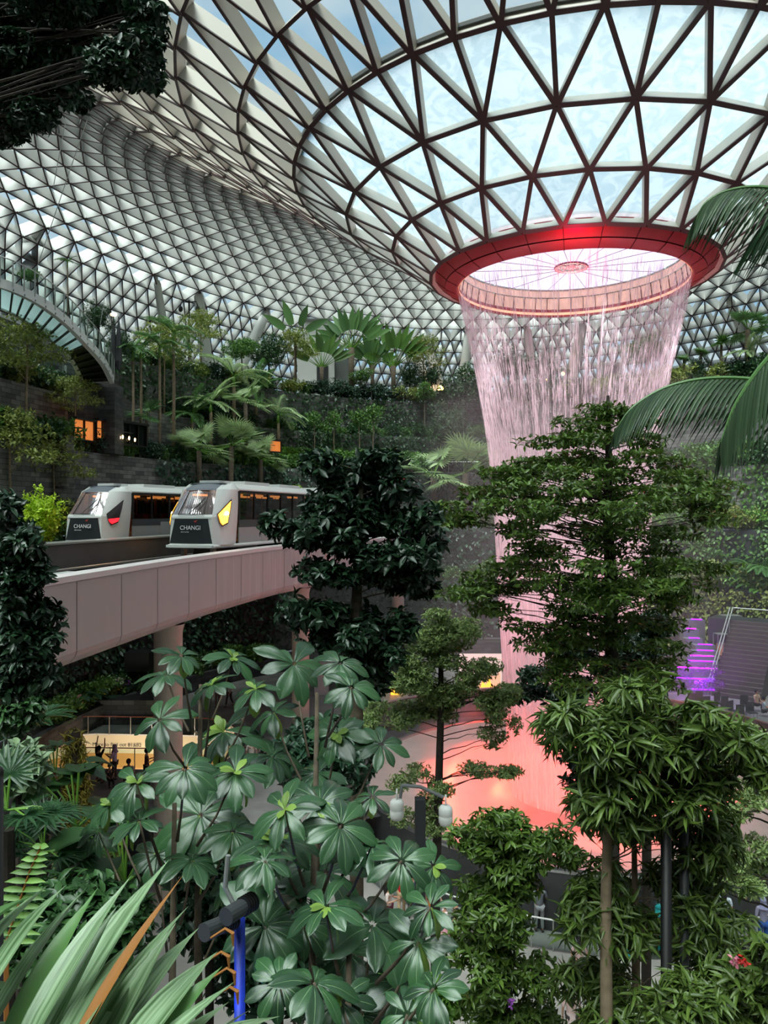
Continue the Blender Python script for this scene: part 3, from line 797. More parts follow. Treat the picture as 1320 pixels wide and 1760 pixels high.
# ============================================================ TRAINS
M['trglass'] = glassy('tinted train window', (66, 62, 60), 0.03, fres=0.35, diff=(30, 28, 28), dmix=.15)
M['windscreen'] = glassy('train windscreen', (120, 112, 116), 0.04, fres=0.8, diff=(196, 176, 178), dmix=.22)
M['darkpanel'] = mat('charcoal front panel', (44, 48, 50), 0.3)
M['slate'] = mat('slate grey roof front', (112, 118, 126), 0.3)
M['lowpanel'] = mat('light grey side panel', (156, 160, 158), 0.35)
M['midpanel'] = mat('dark grey side band', (74, 78, 80), 0.35)
M['trinside'] = mat('warm train interior', (190, 140, 100), 0.6)
M['seat'] = mat('orange brown seats', (160, 84, 50), 0.6)
M['warmlamp'] = mat('cabin lamp', (255, 190, 120), 0.5, emit=6, ecol=(255, 170, 90))
M['amber'] = mat('amber headlamp lens', (255, 170, 60), 0.3, emit=5, ecol=(255, 150, 40))
M['lampcore'] = mat('headlamp bulb', (255, 240, 200), 0.3, emit=40, ecol=(255, 225, 160))
M['lampdark'] = mat('dark lamp glass', (38, 36, 38), 0.2)
M['redlens'] = mat('red tail lens', (230, 30, 40), 0.3, emit=2.2, ecol=(255, 24, 34))
M['lettering'] = mat('white lettering', (238, 238, 236), 0.5)
M['logored'] = mat('logo red', (196, 70, 60), 0.5)
FRp = [(.22, 1.08, 0.0), (1.5, 1.02, .06), (2.78, .80, .92), (3.06, .76, 1.65)]          # z, x, y of the nose edge
REp = [(.22, 1.36, 1.75), (1.5, 1.36, 1.95), (2.78, 1.34, 2.1), (3.06, 1.12, 2.15)]    # z, x, y where the side begins
def _ip(tab, z):
    zs = [t[0] for t in tab]; return float(np.interp(z, zs, [t[1] for t in tab])), float(np.interp(z, zs, [t[2] for t in tab]))
def SS(u, z, sd, lift=0.0):
    xf, yf = _ip(FRp, z); xr, yr = _ip(REp, z)
    bul = 0.16 * math.sin(PI * u)
    return Vector(((xf + (xr - xf) * u + bul + lift) * sd, yf + (yr - yf) * u - bul * .6 - lift, z))
def make_train(loc, rz, label, lit, cars=2):
    root = empty('train', loc, label, 'train', rz=rz)
    body = MB(); LEN = 12.2
    for c in range(cars):
        y0 = 0 if c == 0 else LEN * c + .5
        ya = 2.1 if c == 0 else y0; yb = y0 + LEN if c else LEN
        for sd in (-1, 1):
            # lower side panels and cant rail
            body.box((1.34 * sd, (ya + yb) / 2, .61), (.06, yb - ya, .78), m=1)
            body.box((1.345 * sd, (ya + yb) / 2, 1.17), (.06, yb - ya, .36), m=2)
            body.tube([(1.31 * sd, ya - .1, 2.78), (1.31 * sd, yb, 2.78)], .085, 8, m=0)
            for yy in np.arange(ya + .02, yb + .1, 1.68): body.box((1.35 * sd, yy, 2.02), (.07, .09 if int(yy * 10) % 3 else .16, 1.36), m=4)
            body.box((1.35 * sd, (ya + yb) / 2, 2.7), (.06, yb - ya, .12), m=4)
            for yy in (ya + 2.9, ya + 3.75, ya + 7.6, ya + 8.45):      # door leaves
                body.box((1.375 * sd, yy, .72), (.05, .80, .92), m=1)
        # roof shell
        prof = [(-1.36, 2.82), (-1.2, 3.0), (-.8, 3.1), (.8, 3.1), (1.2, 3.0), (1.36, 2.82)]
        V = [(x, y, z) for y in (ya - .1, yb) for x, z in prof]; n = len(prof)
        body.add(V, [(i, i + 1, n + i + 1, n + i) for i in range(n - 1)] + [tuple(range(n)), tuple(range(2 * n - 1, n - 1, -1))], 0)
        body.box((0, (ya + yb) / 2, .25), (2.6, yb - ya, .12), m=4)
        body.box((0, yb - .04, 1.6), (2.6, .06, 2.6), m=4)
        if c: body.box((0, ya + .04, 1.6), (2.6, .06, 2.6), m=4)
        body.box((0, ya + 3.2, 3.17), (1.7, 3.0, .16), m=0); body.box((0, ya + 7.6, 3.17), (1.7, 3.0, .16), m=0)
    body.box((0, 2.3, 3.16), (1.0, 1.2, .12), m=0)
    # nose
    for sd in (-1, 1):
        N = 8; zs = [.22, .6, 1.0, 1.5, 1.9, 2.35, 2.78, 2.95, 3.06]
        V = [SS(u / N, z, sd) for z in zs for u in range(N + 1)]
        FC = [(i * (N + 1) + j, i * (N + 1) + j + 1, (i + 1) * (N + 1) + j + 1, (i + 1) * (N + 1) + j) for i in range(len(zs) - 1) for j in range(N)]
        if sd < 0: FC = [f[::-1] for f in FC]
        body.add(V, FC, 0)
    f = lambda z: _ip(FRp, z)
    def band(z0, z1, m_, inset=0.0, steps=4):
        for k in range(steps):
            za = z0 + (z1 - z0) * k / steps; zb = z0 + (z1 - z0) * (k + 1) / steps
            (xa, ya_), (xb, yb_) = f(za), f(zb)
            V = []
            for (x, y, z) in ((xa, ya_, za), (xb, yb_, zb)):
                for q in range(7):
                    t = -1 + q / 3; V.append((x * t, y + inset - .13 * (1 - t * t), z))
            body.add(V, [(q, q + 1, 7 + q + 1, 7 + q) for q in range(6)], m_)
    band(.22, .3, 0); band(1.42, 1.6, 0); band(2.74, 3.06, 3)
    V = [(t, y, z) for (y, z) in ((1.5, 3.05), (2.2, 3.1)) for t in (-.95, -.7, 0, .7, .95)]; body.add(V, [(q, q + 1, q + 6, q + 5) for q in range(4)], 3)
    body.box((0, 1.95, 3.07), (1.5, .7, .06), m=3)
    body.box((0, .06, .17), (2.3, .5, .12), m=0); body.tube([(-1.36, 1.9, .16), (-1.14, .02, .16), (-.6, -.1, .16), (.6, -.1, .16), (1.14, .02, .16), (1.36, 1.9, .16), (1.38, LEN, .16)], .09, 8, m=0)
    body.build('body', [M['silver'], M['lowpanel'], M['midpanel'], M['slate'], M['black']], root)
    # front panel
    fp = MB()
    V = []
    for z, w in ((.3, 1.07), (.8, .96), (1.42, .83)):
        y = _ip(FRp, z)[1]
        for q in range(7): t = -1 + q / 3; V.append((w * t, y - .012 - .13 * (1 - t * t), z))
    fp.add(V, [(i * 7 + q, i * 7 + q + 1, i * 7 + 8 + q, i * 7 + 7 + q) for i in range(2) for q in range(6)])
    fpo = fp.build('front_panel', M['darkpanel'], root)
    for sd in (-1, 1):
        side = MB()
        V = []
        for z, w in ((.3, 1.07), (.8, .96), (1.42, .83)):
            x, y = _ip(FRp, z); t = w; V += [(sd * w, y - .0, z), (sd * x, y, z)]
        side.add(V, [(0, 1, 3, 2), (2, 3, 5, 4)])
        side.build('cheek', M['silver'], root)
    textmesh('lettering', 'CHANGI', .27, M['lettering'], fpo, (.05, -.145, 1.0), (PI / 2, 0, 0))
    textmesh('lettering', 'airport group', .075, M['lettering'], fpo, (-.22, -.15, .82), (PI / 2, 0, 0))
    lg = MB(); lg.add([(.20, -.135, 1.3), (.42, -.135, 1.36), (.30, -.135, 1.25), (.46, -.135, 1.2)], [(0, 2, 1), (0, 3, 2)]); lg.build('logo', M['logored'], fpo)
    # windscreen with centre frame and wiper
    ws = MB()
    V = []
    zz_ = np.linspace(1.6, 2.74, 6)
    for z in zz_:
        x, y = _ip(FRp, z)
        for q in range(9): t = -1 + q / 4; V.append((x * t * .985, y - .13 * (1 - t * t) + .01, z))
    ws.add(V, [(i * 9 + q, i * 9 + q + 1, (i + 1) * 9 + q + 1, (i + 1) * 9 + q) for i in range(5) for q in range(8)])
    wso = ws.build('windscreen', M['windscreen'], root, smooth=True)
    fm = MB()
    for t in (-.62, .62):
        fm.bar((1.0 * t, -.03, 1.6), (.80 * t, .82, 2.72), .03, .03)
    fm.bar((-.62, -.04, 1.62), (.62, -.04, 1.62), .03, .03); fm.bar((-.5, .76, 2.70), (.5, .76, 2.70), .03, .03)
    fm.build('window_frame', M['black'], wso)
    wp = MB(); wp.tube([(-.05, -.12, 1.62), (.42, .28, 2.2)], .02, 5); wp.tube([(.25, .08, 1.95), (.5, .42, 2.36)], .03, 5); wp.build('wiper', M['black'], wso)
    # lamps in the cheeks
    for sd in (-1, 1):
        poly = [(.12, 1.62), (.62, 2.36), (.60, 1.9), (.52, 1.18), (.30, 1.05), (.22, 1.2)]
        lo_ = MB(); bz = [SS(u, z, sd, .05) for u, z in poly]; lo_.add(bz, [tuple(range(len(bz))) if sd > 0 else tuple(range(len(bz) - 1, -1, -1))])
        cx, cz = .38, 1.55
        lob = lo_.build('lamp_housing', M['lampdark'], root)
        ins = MB()
        p2 = [(cx + (u - cx) * .82, cz + (z - cz) * .84) for u, z in poly]
        if lit == 'red': p2 = [(.20, 1.36), (.55, 1.42), (.50, 1.24), (.31, 1.12), (.24, 1.22)]
        bz = [SS(u, z, sd, .065) for u, z in p2]; ins.add(bz, [tuple(range(len(bz))) if sd > 0 else tuple(range(len(bz) - 1, -1, -1))])
        ins.build('lamp_lens', M['amber'] if lit == 'amber' else M['redlens'], lob)
        if lit == 'amber':
            cr = MB(); q = SS(.45, 1.66, sd, .07); cr.ball(q, .085); cr.build('bulb', M['lampcore'], lob, smooth=True)
    # windows, interior
    win = MB()
    for c in range(cars):
        y0 = 2.1 if c == 0 else LEN * c + .5; y1 = LEN * (c + 1)
        for sd in (-1, 1): win.add([(1.34 * sd, y0, 1.35), (1.34 * sd, y1, 1.35), (1.34 * sd, y1, 2.66), (1.34 * sd, y0, 2.66)], [(0, 1, 2, 3)])
    win.build('side_windows', M['trglass'], root)
    it = MB()
    for yy in np.arange(2.6, LEN * cars, 1.9):
        for sd in (-1, 1):
            it.box((.95 * sd, yy, .75), (.5, 1.2, .12), m=1); it.box((1.15 * sd, yy, 1.2), (.1, 1.2, .8), m=1); it.tube([(.6 * sd, yy + .7, .3), (.6 * sd, yy + .7, 2.7)], .022, 5, m=0)
    it.box((0, LEN * cars / 2 + 1, 2.8), (2.4, LEN * cars - 2.4, .05), m=0)
    for yy in np.arange(2.6, LEN * cars, 2.4):
        for sd in (-1, 1): it.box((.95 * sd, yy, 2.55), (.12, 1.3, .1), m=2)
    it.build('interior', [M['trinside'], M['seat'], M['warmlamp']], root)
    for c in range(cars):
        for yy in (2.4 + c * LEN, 9.6 + c * LEN):
            ch = MB()
            ch.box((0, yy, -.25), (1.6, 1.4, .45), m=0)
            for sd in (-1, 1):
                for q in (-.45, .45):
                    V = [(.72 * sd + dx, yy + q + .34 * math.cos(2 * PI * k / 14), -.45 + .34 * math.sin(2 * PI * k / 14)) for dx in (-.12, .12) for k in range(14)]
                    ch.add(V, [tuple(range(14)), tuple(range(27, 13, -1))] + [(k, (k + 1) % 14, 14 + (k + 1) % 14, 14 + k) for k in range(14)], 1)
            ch.build('bogie', [M['dgrey'], M['black']], root)
    for sd in (-1, 1):
        ch = MB(); ch.box((.75 * sd, .7, -.22), (.16, .3, .6)); ch.build('support_foot', M['lowpanel'], root)
    ch = MB(); ch.box((0, .5, -.45), (.7, .4, .18)); ch.build('coupler', M['lowpanel'], root)
    return root
def place_train(y, off, label, lit):
    s = s_at_y(y, off); s2 = s + 9
    a = goff(s, off, -1.72); b = goff(s2, off, -1.72); d = (b - a).normalized()
    return make_train(a, -math.atan2(d.x, d.y), label, lit)
place_train(34.2, 2.0, 'silver driverless train with lit amber headlamps on the near track', 'amber')
place_train(38.0, 9.0, 'silver driverless train with red tail lamps on the far track', 'red')
# ============================================================ PLANT BUILDERS
G = {
 'dark': leafmat('dark glossy leaves', (51, 85, 48), .38, .4, .2),
 'deep': leafmat('deep blue green leaves', (46, 76, 57), .35, .4, .15),
 'mid': leafmat('mid green leaves', (85, 125, 59), .42, .4, .25),
 'fresh': leafmat('fresh green leaves', (103, 149, 61), .42, .35, .3),
 'lime': leafmat('yellow green leaves', (189, 221, 67), .5, .3, .3),
 'olive': leafmat('olive green leaves', (134, 148, 76), .5, .35, .25),
 'grey': leafmat('grey green leaves', (117, 142, 110), .5, .3, .2),
 'scheff': leafmat('leathery blue green leaflets', (44, 78, 50), .34, .45, .1, spec=.7),
 'scheffy': leafmat('young yellow green leaflets', (135, 167, 81), .4, .3, .35),
 'palm': leafmat('palm leaflets', (96, 138, 84), .4, .3, .25),
 'palmd': leafmat('dark palm leaflets', (46, 79, 51), .38, .3, .2),
 'fan': leafmat('pale fan palm blades', (172, 196, 148), .42, .25, .25),
 'brown': leafmat('dry brown leaves', (169, 112, 56), .7, .3, .2),
 'red': leafmat('red leaves', (198, 45, 45), .5, .3, .2),
 'pink': leafmat('pink petals', (232, 135, 169), .6, .3, .3),
 'white': leafmat('white petals', (255, 250, 237), .6, .2, .3),
 'yellow': leafmat('yellow petals', (255, 214, 56), .6, .2, .3),
 'purple': leafmat('purple petals', (146, 79, 180), .6, .2, .3),
}
G['n_mid'] = leafmat('dark green near leaves', (90, 120, 54), .34, .5, .28, spec=.6)
G['n_deep'] = leafmat('dark blue green near leaves', (34, 60, 42), .34, .5, .12, spec=.6)
G['n_lance'] = leafmat('long pointed leaves', (82, 106, 50), .38, .5, .22, spec=.5)
G['n_fine'] = leafmat('small olive leaves', (134, 158, 102), .45, .4, .25)
G['n_palm'] = leafmat('near palm leaflets', (62, 84, 62), .36, .35, .15, spec=.5)
Z = np.array([0, 0, 1.0])
def crown_mesh(name, m, pads, n, k=4, ll=.2, lw=.1, tw=.25, up=.35, seed=1, tmpl=T_OVATE, droop=0.0, shell=.5, flat=.5, radial=False):
    """leaf clusters spread over the pads (centre, radii)"""
    rs = np.random.RandomState(seed)
    c = np.array([p[0] for p in pads], float); r = np.array([p[1] for p in pads], float)
    w = (r[:, 0] * r[:, 1] + r[:, 1] * r[:, 2] + r[:, 0] * r[:, 2]); w = w / w.sum()
    idx = rs.choice(len(pads), n, p=w)
    d = rand_dirs(n, rs); q = (shell + (1 - shell) * rs.rand(n) ** .6)[:, None]
    p = c[idx] + d * r[idx] * q
    o = _norm(d / r[idx])
    t = _norm(o * .8 + Z * up + rs.normal(size=(n, 3)) * .35)
    P_ = np.repeat(p, k, 0); T_ = np.repeat(t, k, 0); N = n * k
    a = np.tile(np.arange(k) * 2.4, n) + np.repeat(rs.rand(n) * 6.28, k) + rs.normal(size=N) * .3
    b1 = _norm(np.cross(T_, rand_dirs(N, rs) * .1 + np.array([.3, .2, .9]))); b2 = np.cross(T_, b1)
    rad = b1 * np.cos(a)[:, None] + b2 * np.sin(a)[:, None]
    dirv = _norm(T_ * (.55 if not radial else .25) + rad * .8 - Z * droop + rs.normal(size=(N, 3)) * .15)
    pos = P_ + T_ * (np.tile(np.linspace(0, 1, k), n) * tw)[:, None] if not radial else P_ + T_ * tw * .3
    nr = Z * flat + T_ * .5 + rs.normal(size=(N, 3)) * .25
    s = .65 + .6 * rs.rand(N)
    return leaf_mesh(name, m, pos, dirv, nr, ll * s, lw * s, tmpl)
def ribbons(name, mats, base, dirv, L_, W_, grav, seg=5, hint=None, fold=.15, mi=None, taper=1.0, jitter=0.0, seed=0):
    """long strap shaped leaves that bend under their weight"""
    rs = np.random.RandomState(seed); n = len(base)
    base = np.asarray(base, float); d = _norm(np.asarray(dirv, float)); L_ = np.broadcast_to(L_, (n,)); W_ = np.broadcast_to(W_, (n,)); grav = np.broadcast_to(grav, (n,))
    h = np.tile(Z, (n, 1)) if hint is None else np.asarray(hint, float)
    p = base.copy(); rows = []
    for k in range(seg + 1):
        t = k / seg
        w = W_ * (math.sin(PI * min(1, (t * .88 + .14))) ** .6 if taper else 1.0) * (1 - t ** 4)
        s = _norm(np.cross(d, h)); nn = np.cross(s, d)
        rows.append(np.stack([p - s * (w / 2)[:, None] + nn * (w * fold)[:, None], p, p + s * (w / 2)[:, None] + nn * (w * fold)[:, None]], 1))
        p = p + d * (L_ / seg)[:, None]
        d = _norm(d - Z * (grav / seg)[:, None] + rs.normal(size=(n, 3)) * jitter)
    V = np.stack(rows, 1).reshape(-1, 3)           # n, seg+1, 3, 3
    q = []
    for k in range(seg):
        a = 3 * k
        q += [(a, a + 1, a + 4, a + 3), (a + 1, a + 2, a + 5, a + 4)]
    q = np.array(q); st = 3 * (seg + 1)
    LI = (q.ravel()[None] + np.arange(n)[:, None] * st).ravel().astype(np.int32)
    me = bpy.data.meshes.new(name); me.vertices.add(len(V)); me.vertices.foreach_set('co', V.astype(np.float32).ravel())
    me.loops.add(len(LI)); me.loops.foreach_set('vertex_index', LI)
    me.polygons.add(n * 2 * seg); me.polygons.foreach_set('loop_start', (np.arange(n * 2 * seg) * 4).astype(np.int32))
    for m in (mats if isinstance(mats, (list, tuple)) else [mats]): me.materials.append(m)
    if mi is not None: me.polygons.foreach_set('material_index', np.repeat(np.asarray(mi, np.int32), 2 * seg))
    me.polygons.foreach_set('use_smooth', [True] * (n * 2 * seg))
    me.update(calc_edges=True)
    if n < 60:
        uv = me.uv_layers.new(name='UVMap'); ks = LI % st; iv = LI // st
        arr = np.empty(len(LI) * 2, np.float32); arr[0::2] = (ks % 3) * .5 + iv * 3.7; arr[1::2] = (ks // 3) / seg; uv.data.foreach_set('uv', arr)
    return me
def branch_mb(mb, a, b, r0, r1, sag=.0, n=5, seed=0, m=0, sides=6):
    rr = random.Random(seed); a = Vector(a); b = Vector(b); pts = []
    L_ = (b - a).length
    for i in range(n + 1):
        t = i / n; p = a.lerp(b, t) + Vector((rr.uniform(-1, 1), rr.uniform(-1, 1), rr.uniform(-1, 1))) * L_ * .025 * (1 if 0 < i < n else 0)
        p.z += math.sin(PI * t) * sag; pts.append(p)
    mb.tube(pts, [r0 + (r1 - r0) * i / n for i in range(n + 1)], sides, m)
def copy_tree(o, parent=None):
    c = o.copy(); COL.objects.link(c); c.parent = parent
    for ch in list(o.children): copy_tree(ch, c)
    return c

# ---- a tree shaped after its outline: pads in photo columns and rows at a depth
def outline_tree(name, label, cat, x, d, pads, base_z, trunk_r, m, bark, n, k, ll, lw, seed, group=None, trunk=None, thick=.8, **kw):
    rr = random.Random(seed); base = Vector(((x - 660) / F * d, d, EYE + base_z))
    root = empty(name, base, label, cat, group); o = Vector(base)
    PD = []
    for (px, py, rx, ry) in pads:
        dd = d + rr.uniform(-1, 1) * thick
        c = P(px, py, dd) - o; s = dd / F
        PD.append((tuple(c), (rx * s, max(rx * s * .8, .2), ry * s)))
    link('foliage', crown_mesh('foliage', m, PD, n, k, ll, lw, seed=seed, **kw), root)
    tb = MB()
    tp = [Vector(p) for p in (trunk or [])]
    if not tp:
        ty = min(p[1] for p in pads) + 12
        top = P(x, ty, d) - o; tp = [Vector((0, 0, 0)), top * .35 + Vector((.03, 0, 0)), top * .7 - Vector((.02, 0, 0)), top]
    else: tp = [P(px, py, d) - o if py is not None else Vector((0, 0, 0)) for px, py in [(q[0], q[1]) for q in trunk]]
    nT = len(tp); tb.tube(tp, [trunk_r * (1 - .75 * i / (nT - 1)) for i in range(nT)], 10)
    tb.build('trunk', bark, root, smooth=True)
    bb = MB()
    for i, (c, r) in enumerate(PD):
        c = Vector(c); z0 = c.z - max(.25, .35 * math.hypot(c.x, c.y)); z0 = max(z0, tp[0].z + .3)
        # nearest trunk point at height z0
        z0 = min(z0, tp[-1].z); q = tp[-1]
        for a, b in zip(tp[:-1], tp[1:]):
            if a.z <= z0 <= b.z: q = a.lerp(b, (z0 - a.z) / max(1e-6, b.z - a.z)); break
        branch_mb(bb, q, c, trunk_r * .32, trunk_r * .08, 0, 5, i)
        for j in range(3):
            e = c + Vector((rr.uniform(-.8, .8) * r[0], rr.uniform(-.8, .8) * r[1], rr.uniform(-.3, .6) * r[2])); branch_mb(bb, c, e, trunk_r * .09, trunk_r * .04, 0, 3, i * 7 + j, sides=4)
    bb.build('branches', bark, root)
    return root

# ---- prototypes for the terraces (kept as the first placed plant of each kind)
def mk_shrub(seed, m, h=1.6, w=1.6, ll=.26, lw=.13, n=260, tmpl=T_DIAMOND, pads=5, stem=True, name='shrub'):
    rr = random.Random(seed)
    PD = [((rr.uniform(-.3, .3) * w, rr.uniform(-.3, .3) * w, h * (.35 + .4 * rr.random())), (w * .33, w * .33, h * .3)) for _ in range(pads)]
    o = link(name, crown_mesh(name, m, PD, n, 4, ll, lw, ll, .3, seed, tmpl, shell=.35)); return o
def mk_tree(seed, m, bark, h, cw, ch, n, ll, lw, tr, pads=7, layered=False, tmpl=T_DIAMOND, name='tree'):
    rr = random.Random(seed); root = empty(name, (0, 0, 0)); PD = []
    for i in range(pads):
        a = 2.4 * i; q = math.sqrt((i + .3) / pads) * cw * .36
        zc = h - ch * (.2 + .6 * rr.random()) if not layered else h - ch * (i / pads) * .9 - .2
        PD.append(((q * math.cos(a), q * math.sin(a), zc), (cw * .24, cw * .24, ch * (.2 if not layered else .08))))
    link('foliage', crown_mesh('foliage', m, PD, n, 4, ll, lw, ll, .3, seed, tmpl, shell=.4), root)
    tb = MB(); tb.tube([(0, 0, -.1), (.06, .03, h * .4), (-.04, .02, h * .75), (0, 0, h - ch * .2)], [tr, tr * .8, tr * .6, tr * .3], 8); tb.build('trunk', bark, root, smooth=True)
    bb = MB()
    for i, (c, r) in enumerate(PD): branch_mb(bb, (0, 0, max(.2, c[2] - .35 * math.hypot(c[0], c[1]) - .3)), c, tr * .35, tr * .1, 0, 3, i, sides=5)
    bb.build('branches', bark, root); return root
def frond_parts(rr, base, a, elev, L_, nl, ll, lw, grav, curve=1.1):
    """rachis points and leaflet bases/directions of one feather frond"""
    d = Vector((math.cos(a) * math.cos(elev), math.sin(a) * math.cos(elev), math.sin(elev))); p = Vector(base); pts = [p.copy()]; ds = [d.copy()]; st = L_ / 10
    for i in range(10):
        d = (d - Vector((0, 0, curve * .1))).normalized(); p = p + d * st; pts.append(p.copy()); ds.append(d.copy())
    B = []; D = []; LL = []; Hh = []
    for i in range(nl):
        t = .16 + .84 * i / (nl - 1); f = t * 10; k = min(int(f), 9); q = pts[k].lerp(pts[k + 1], f - k); dd = ds[k]
        sd = dd.cross(Vector((0, 0, 1)));
        if sd.length < .05: sd = Vector((1, 0, 0))
        sd.normalize()
        for s in (-1, 1):
            v = (sd * s * (1 - .35 * t) + dd * (.5 + .6 * t) + Vector((0, 0, .15))).normalized()
            B.append(q); D.append(v); LL.append(ll * (math.sin(PI * (t * .8 + .15)) ** .7)); Hh.append((0, 0, 1))
    return pts, B, D, LL, Hh
def mk_feather(seed, m, h, nf=11, L_=2.6, nl=26, ll=.62, lw=.06, tr=.11, elev=(.2, 1.25), grav=1.0, name='feather_palm', shaft=True, bark=None):
    rr = random.Random(seed); root = empty(name, (0, 0, 0)); B = []; D = []; LL = []; rb = MB()
    for i in range(nf):
        a = i * 2.4 + rr.uniform(-.2, .2); e = elev[0] + (elev[1] - elev[0]) * ((i * .618) % 1)
        pts, b, d, l, hh = frond_parts(rr, (0, 0, h), a, e, L_ * rr.uniform(.85, 1.1), nl, ll, lw, grav)
        B += b; D += d; LL += l; rb.tube(pts, [.03 * (1 - .8 * k / 10) for k in range(11)], 4)
    link('fronds', ribbons('fronds', m, B, D, np.array(LL), lw, grav, 3, fold=.1, jitter=.04, seed=seed), root)
    rb.build('frond_stalks', G['fresh'], root)
    if h > .4:
        tb = MB(); tb.tube([(0, 0, -.1), (.05, 0, h * .5), (0, 0, h - .25)], [tr * 1.25, tr, tr * .85], 8); tb.build('trunk', bark or M['palebark'], root, smooth=True)
        if shaft:
            tb = MB(); tb.tube([(0, 0, h - .7), (0, 0, h - .4), (0, 0, h + .05)], [tr * .9, tr * 1.05, tr * .5], 8); tb.build('crownshaft', G['fresh'], root, smooth=True)
    return root
def mk_fan(seed, m, h, nf=16, st=1.0, r=.75, nb=22, bw=.075, tr=.14, name='fan_palm', bark=None):
    rr = random.Random(seed); root = empty(name, (0, 0, 0)); B = []; D = []; LL = []; HH = []; rb = MB()
    for i in range(nf):
        a = i * 2.4 + rr.uniform(-.2, .2); e = -.25 + 1.5 * ((i * .618) % 1)
        d = Vector((math.cos(a) * math.cos(e), math.sin(a) * math.cos(e), math.sin(e))); c = Vector((0, 0, h)) + d * st * rr.uniform(.8, 1.15) - Vector((0, 0, .12 * st))
        rb.tube([(0, 0, h), Vector((0, 0, h)).lerp(c, .5) + Vector((0, 0, .06)), c], .018, 4)
        sd = d.cross(Vector((0, 0, 1))); sd = sd.normalized() if sd.length > .05 else Vector((1, 0, 0)); nn = sd.cross(d).normalized()
        ax = (d * .9 - nn * .25).normalized()
        for j in range(nb):
            t = -2.3 + 4.6 * j / (nb - 1); v = ax * math.cos(t) + sd * math.sin(t) + nn * .15
            B.append(c); D.append(v); LL.append(r * (.8 + .2 * math.cos(t)) * rr.uniform(.92, 1.05)); HH.append(nn)
    link('fronds', ribbons('fronds', m, B, D, np.array(LL), bw, .45, 3, hint=HH, fold=.2, seed=seed), root)
    rb.build('leaf_stalks', G['fresh'], root)
    if h > .5:
        tb = MB(); tb.tube([(0, 0, -.1), (.04, 0, h * .5), (0, 0, h)], [tr * 1.15, tr, tr], 8); tb.build('trunk', bark or M['bark'], root, smooth=True)
    return root
def paddle_mesh(name, m, B, D, H, LL, WW, grav, seed=0):
    return ribbons(name, m, B, D, LL, WW, grav, 6, hint=H, fold=.12, seed=seed)
def mk_traveller(seed, m, h, nf=13, st=1.6, ll=2.3, lw=.62, tr=.22, spread=1.15, name='traveller_palm', rz=0):
    rr = random.Random(seed); root = empty(name, (0, 0, 0)); B = []; D = []; LL = []; HH = []; rb = MB()
    for i in range(nf):
        t = -spread + 2 * spread * i / (nf - 1) + rr.uniform(-.05, .05); v = Vector((math.sin(t), rr.uniform(-.08, .08), math.cos(t))); c = Vector((0, 0, h)) + v * st
        rb.tube([(0, 0, h - .2), c], [.06, .03], 5); B.append(c); D.append(v); LL.append(ll * rr.uniform(.8, 1.1)); HH.append((rr.uniform(-.5, .5), -1, .1))
    link('leaf_blades', paddle_mesh('leaf_blades', m, B, D, HH, np.array(LL), lw, .25, seed), root)
    rb.build('leaf_stalks', G['fresh'], root)
    tb = MB(); tb.tube([(0, 0, -.1), (0, 0, h * .6), (0, 0, h)], [tr, tr * .9, tr * 1.1], 10); tb.build('trunk', M['bark'], root, smooth=True)
    return root
def mk_bigleaf(seed, m, h=1.1, n=14, ll=.75, lw=.5, name='broad_leaved_plant'):
    rr = random.Random(seed); root = empty(name, (0, 0, 0)); B = []; D = []; LL = []; HH = []; rb = MB()
    for i in range(n):
        a = i * 2.4; e = .35 + 1.1 * ((i * .618) % 1); v = Vector((math.cos(a) * math.cos(e), math.sin(a) * math.cos(e), math.sin(e))); c = v * h * rr.uniform(.6, 1.1)
        rb.tube([(0, 0, 0), c * .6 + Vector((0, 0, .08)), c], .016, 4); B.append(c); D.append((v.x, v.y, v.z * .2 - .2)); LL.append(ll * rr.uniform(.7, 1.1)); HH.append((v.x * .3, v.y * .3, 1))
    link('leaf_blades', ribbons('leaf_blades', m, B, D, np.array(LL), lw, .7, 5, hint=HH, fold=.14, seed=seed), root); rb.build('leaf_stalks', G['fresh'], root)
    return root
PROTO = {}
def proto(key, fn):
    if key not in PROTO: PROTO[key] = [fn(), False]
    return PROTO[key]
def put(key, loc, rz=0, s=1.0, label=None, cat='plant', group=None, name=None):
    pr = PROTO[key]
    if not pr[1]: o = pr[0]; pr[1] = True
    else: o = copy_tree(pr[0])
    o.location = loc; o.rotation_euler = (0, 0, rz); o.scale = (s, s, s)
    for kk in ('group',):
        if kk in o: del o[kk]
    return tag(o, label, cat, group)
def ell_at(x, a, b):
    u = (x - 660) / F
    A = (u / a) ** 2 + (1 / b) ** 2; B = -2 * (u * C.x / a ** 2 + C.y / b ** 2); Cq = (C.x / a) ** 2 + (C.y / b) ** 2 - 1
    q = B * B - 4 * A * Cq
    dd = (-B + math.sqrt(max(q, 0))) / (2 * A); return Vector((u * dd, dd, 0))
def tierpt(x, i, t=.5):
    """ground point on terrace i seen at photo column x"""
    a, b, z0, z1, _ = TIERS[i]
    na, nb = (TIERS[i + 1][0], TIERS[i + 1][1]) if i + 1 < len(TIERS) else (44, 62)
    if i == 6: na, nb = 41, 57
    p = ell_at(x, a + .4 + (na - a - .4) * t, b + .4 + (nb - b - .4) * t); p.z = EYE + z1 - .12; return p
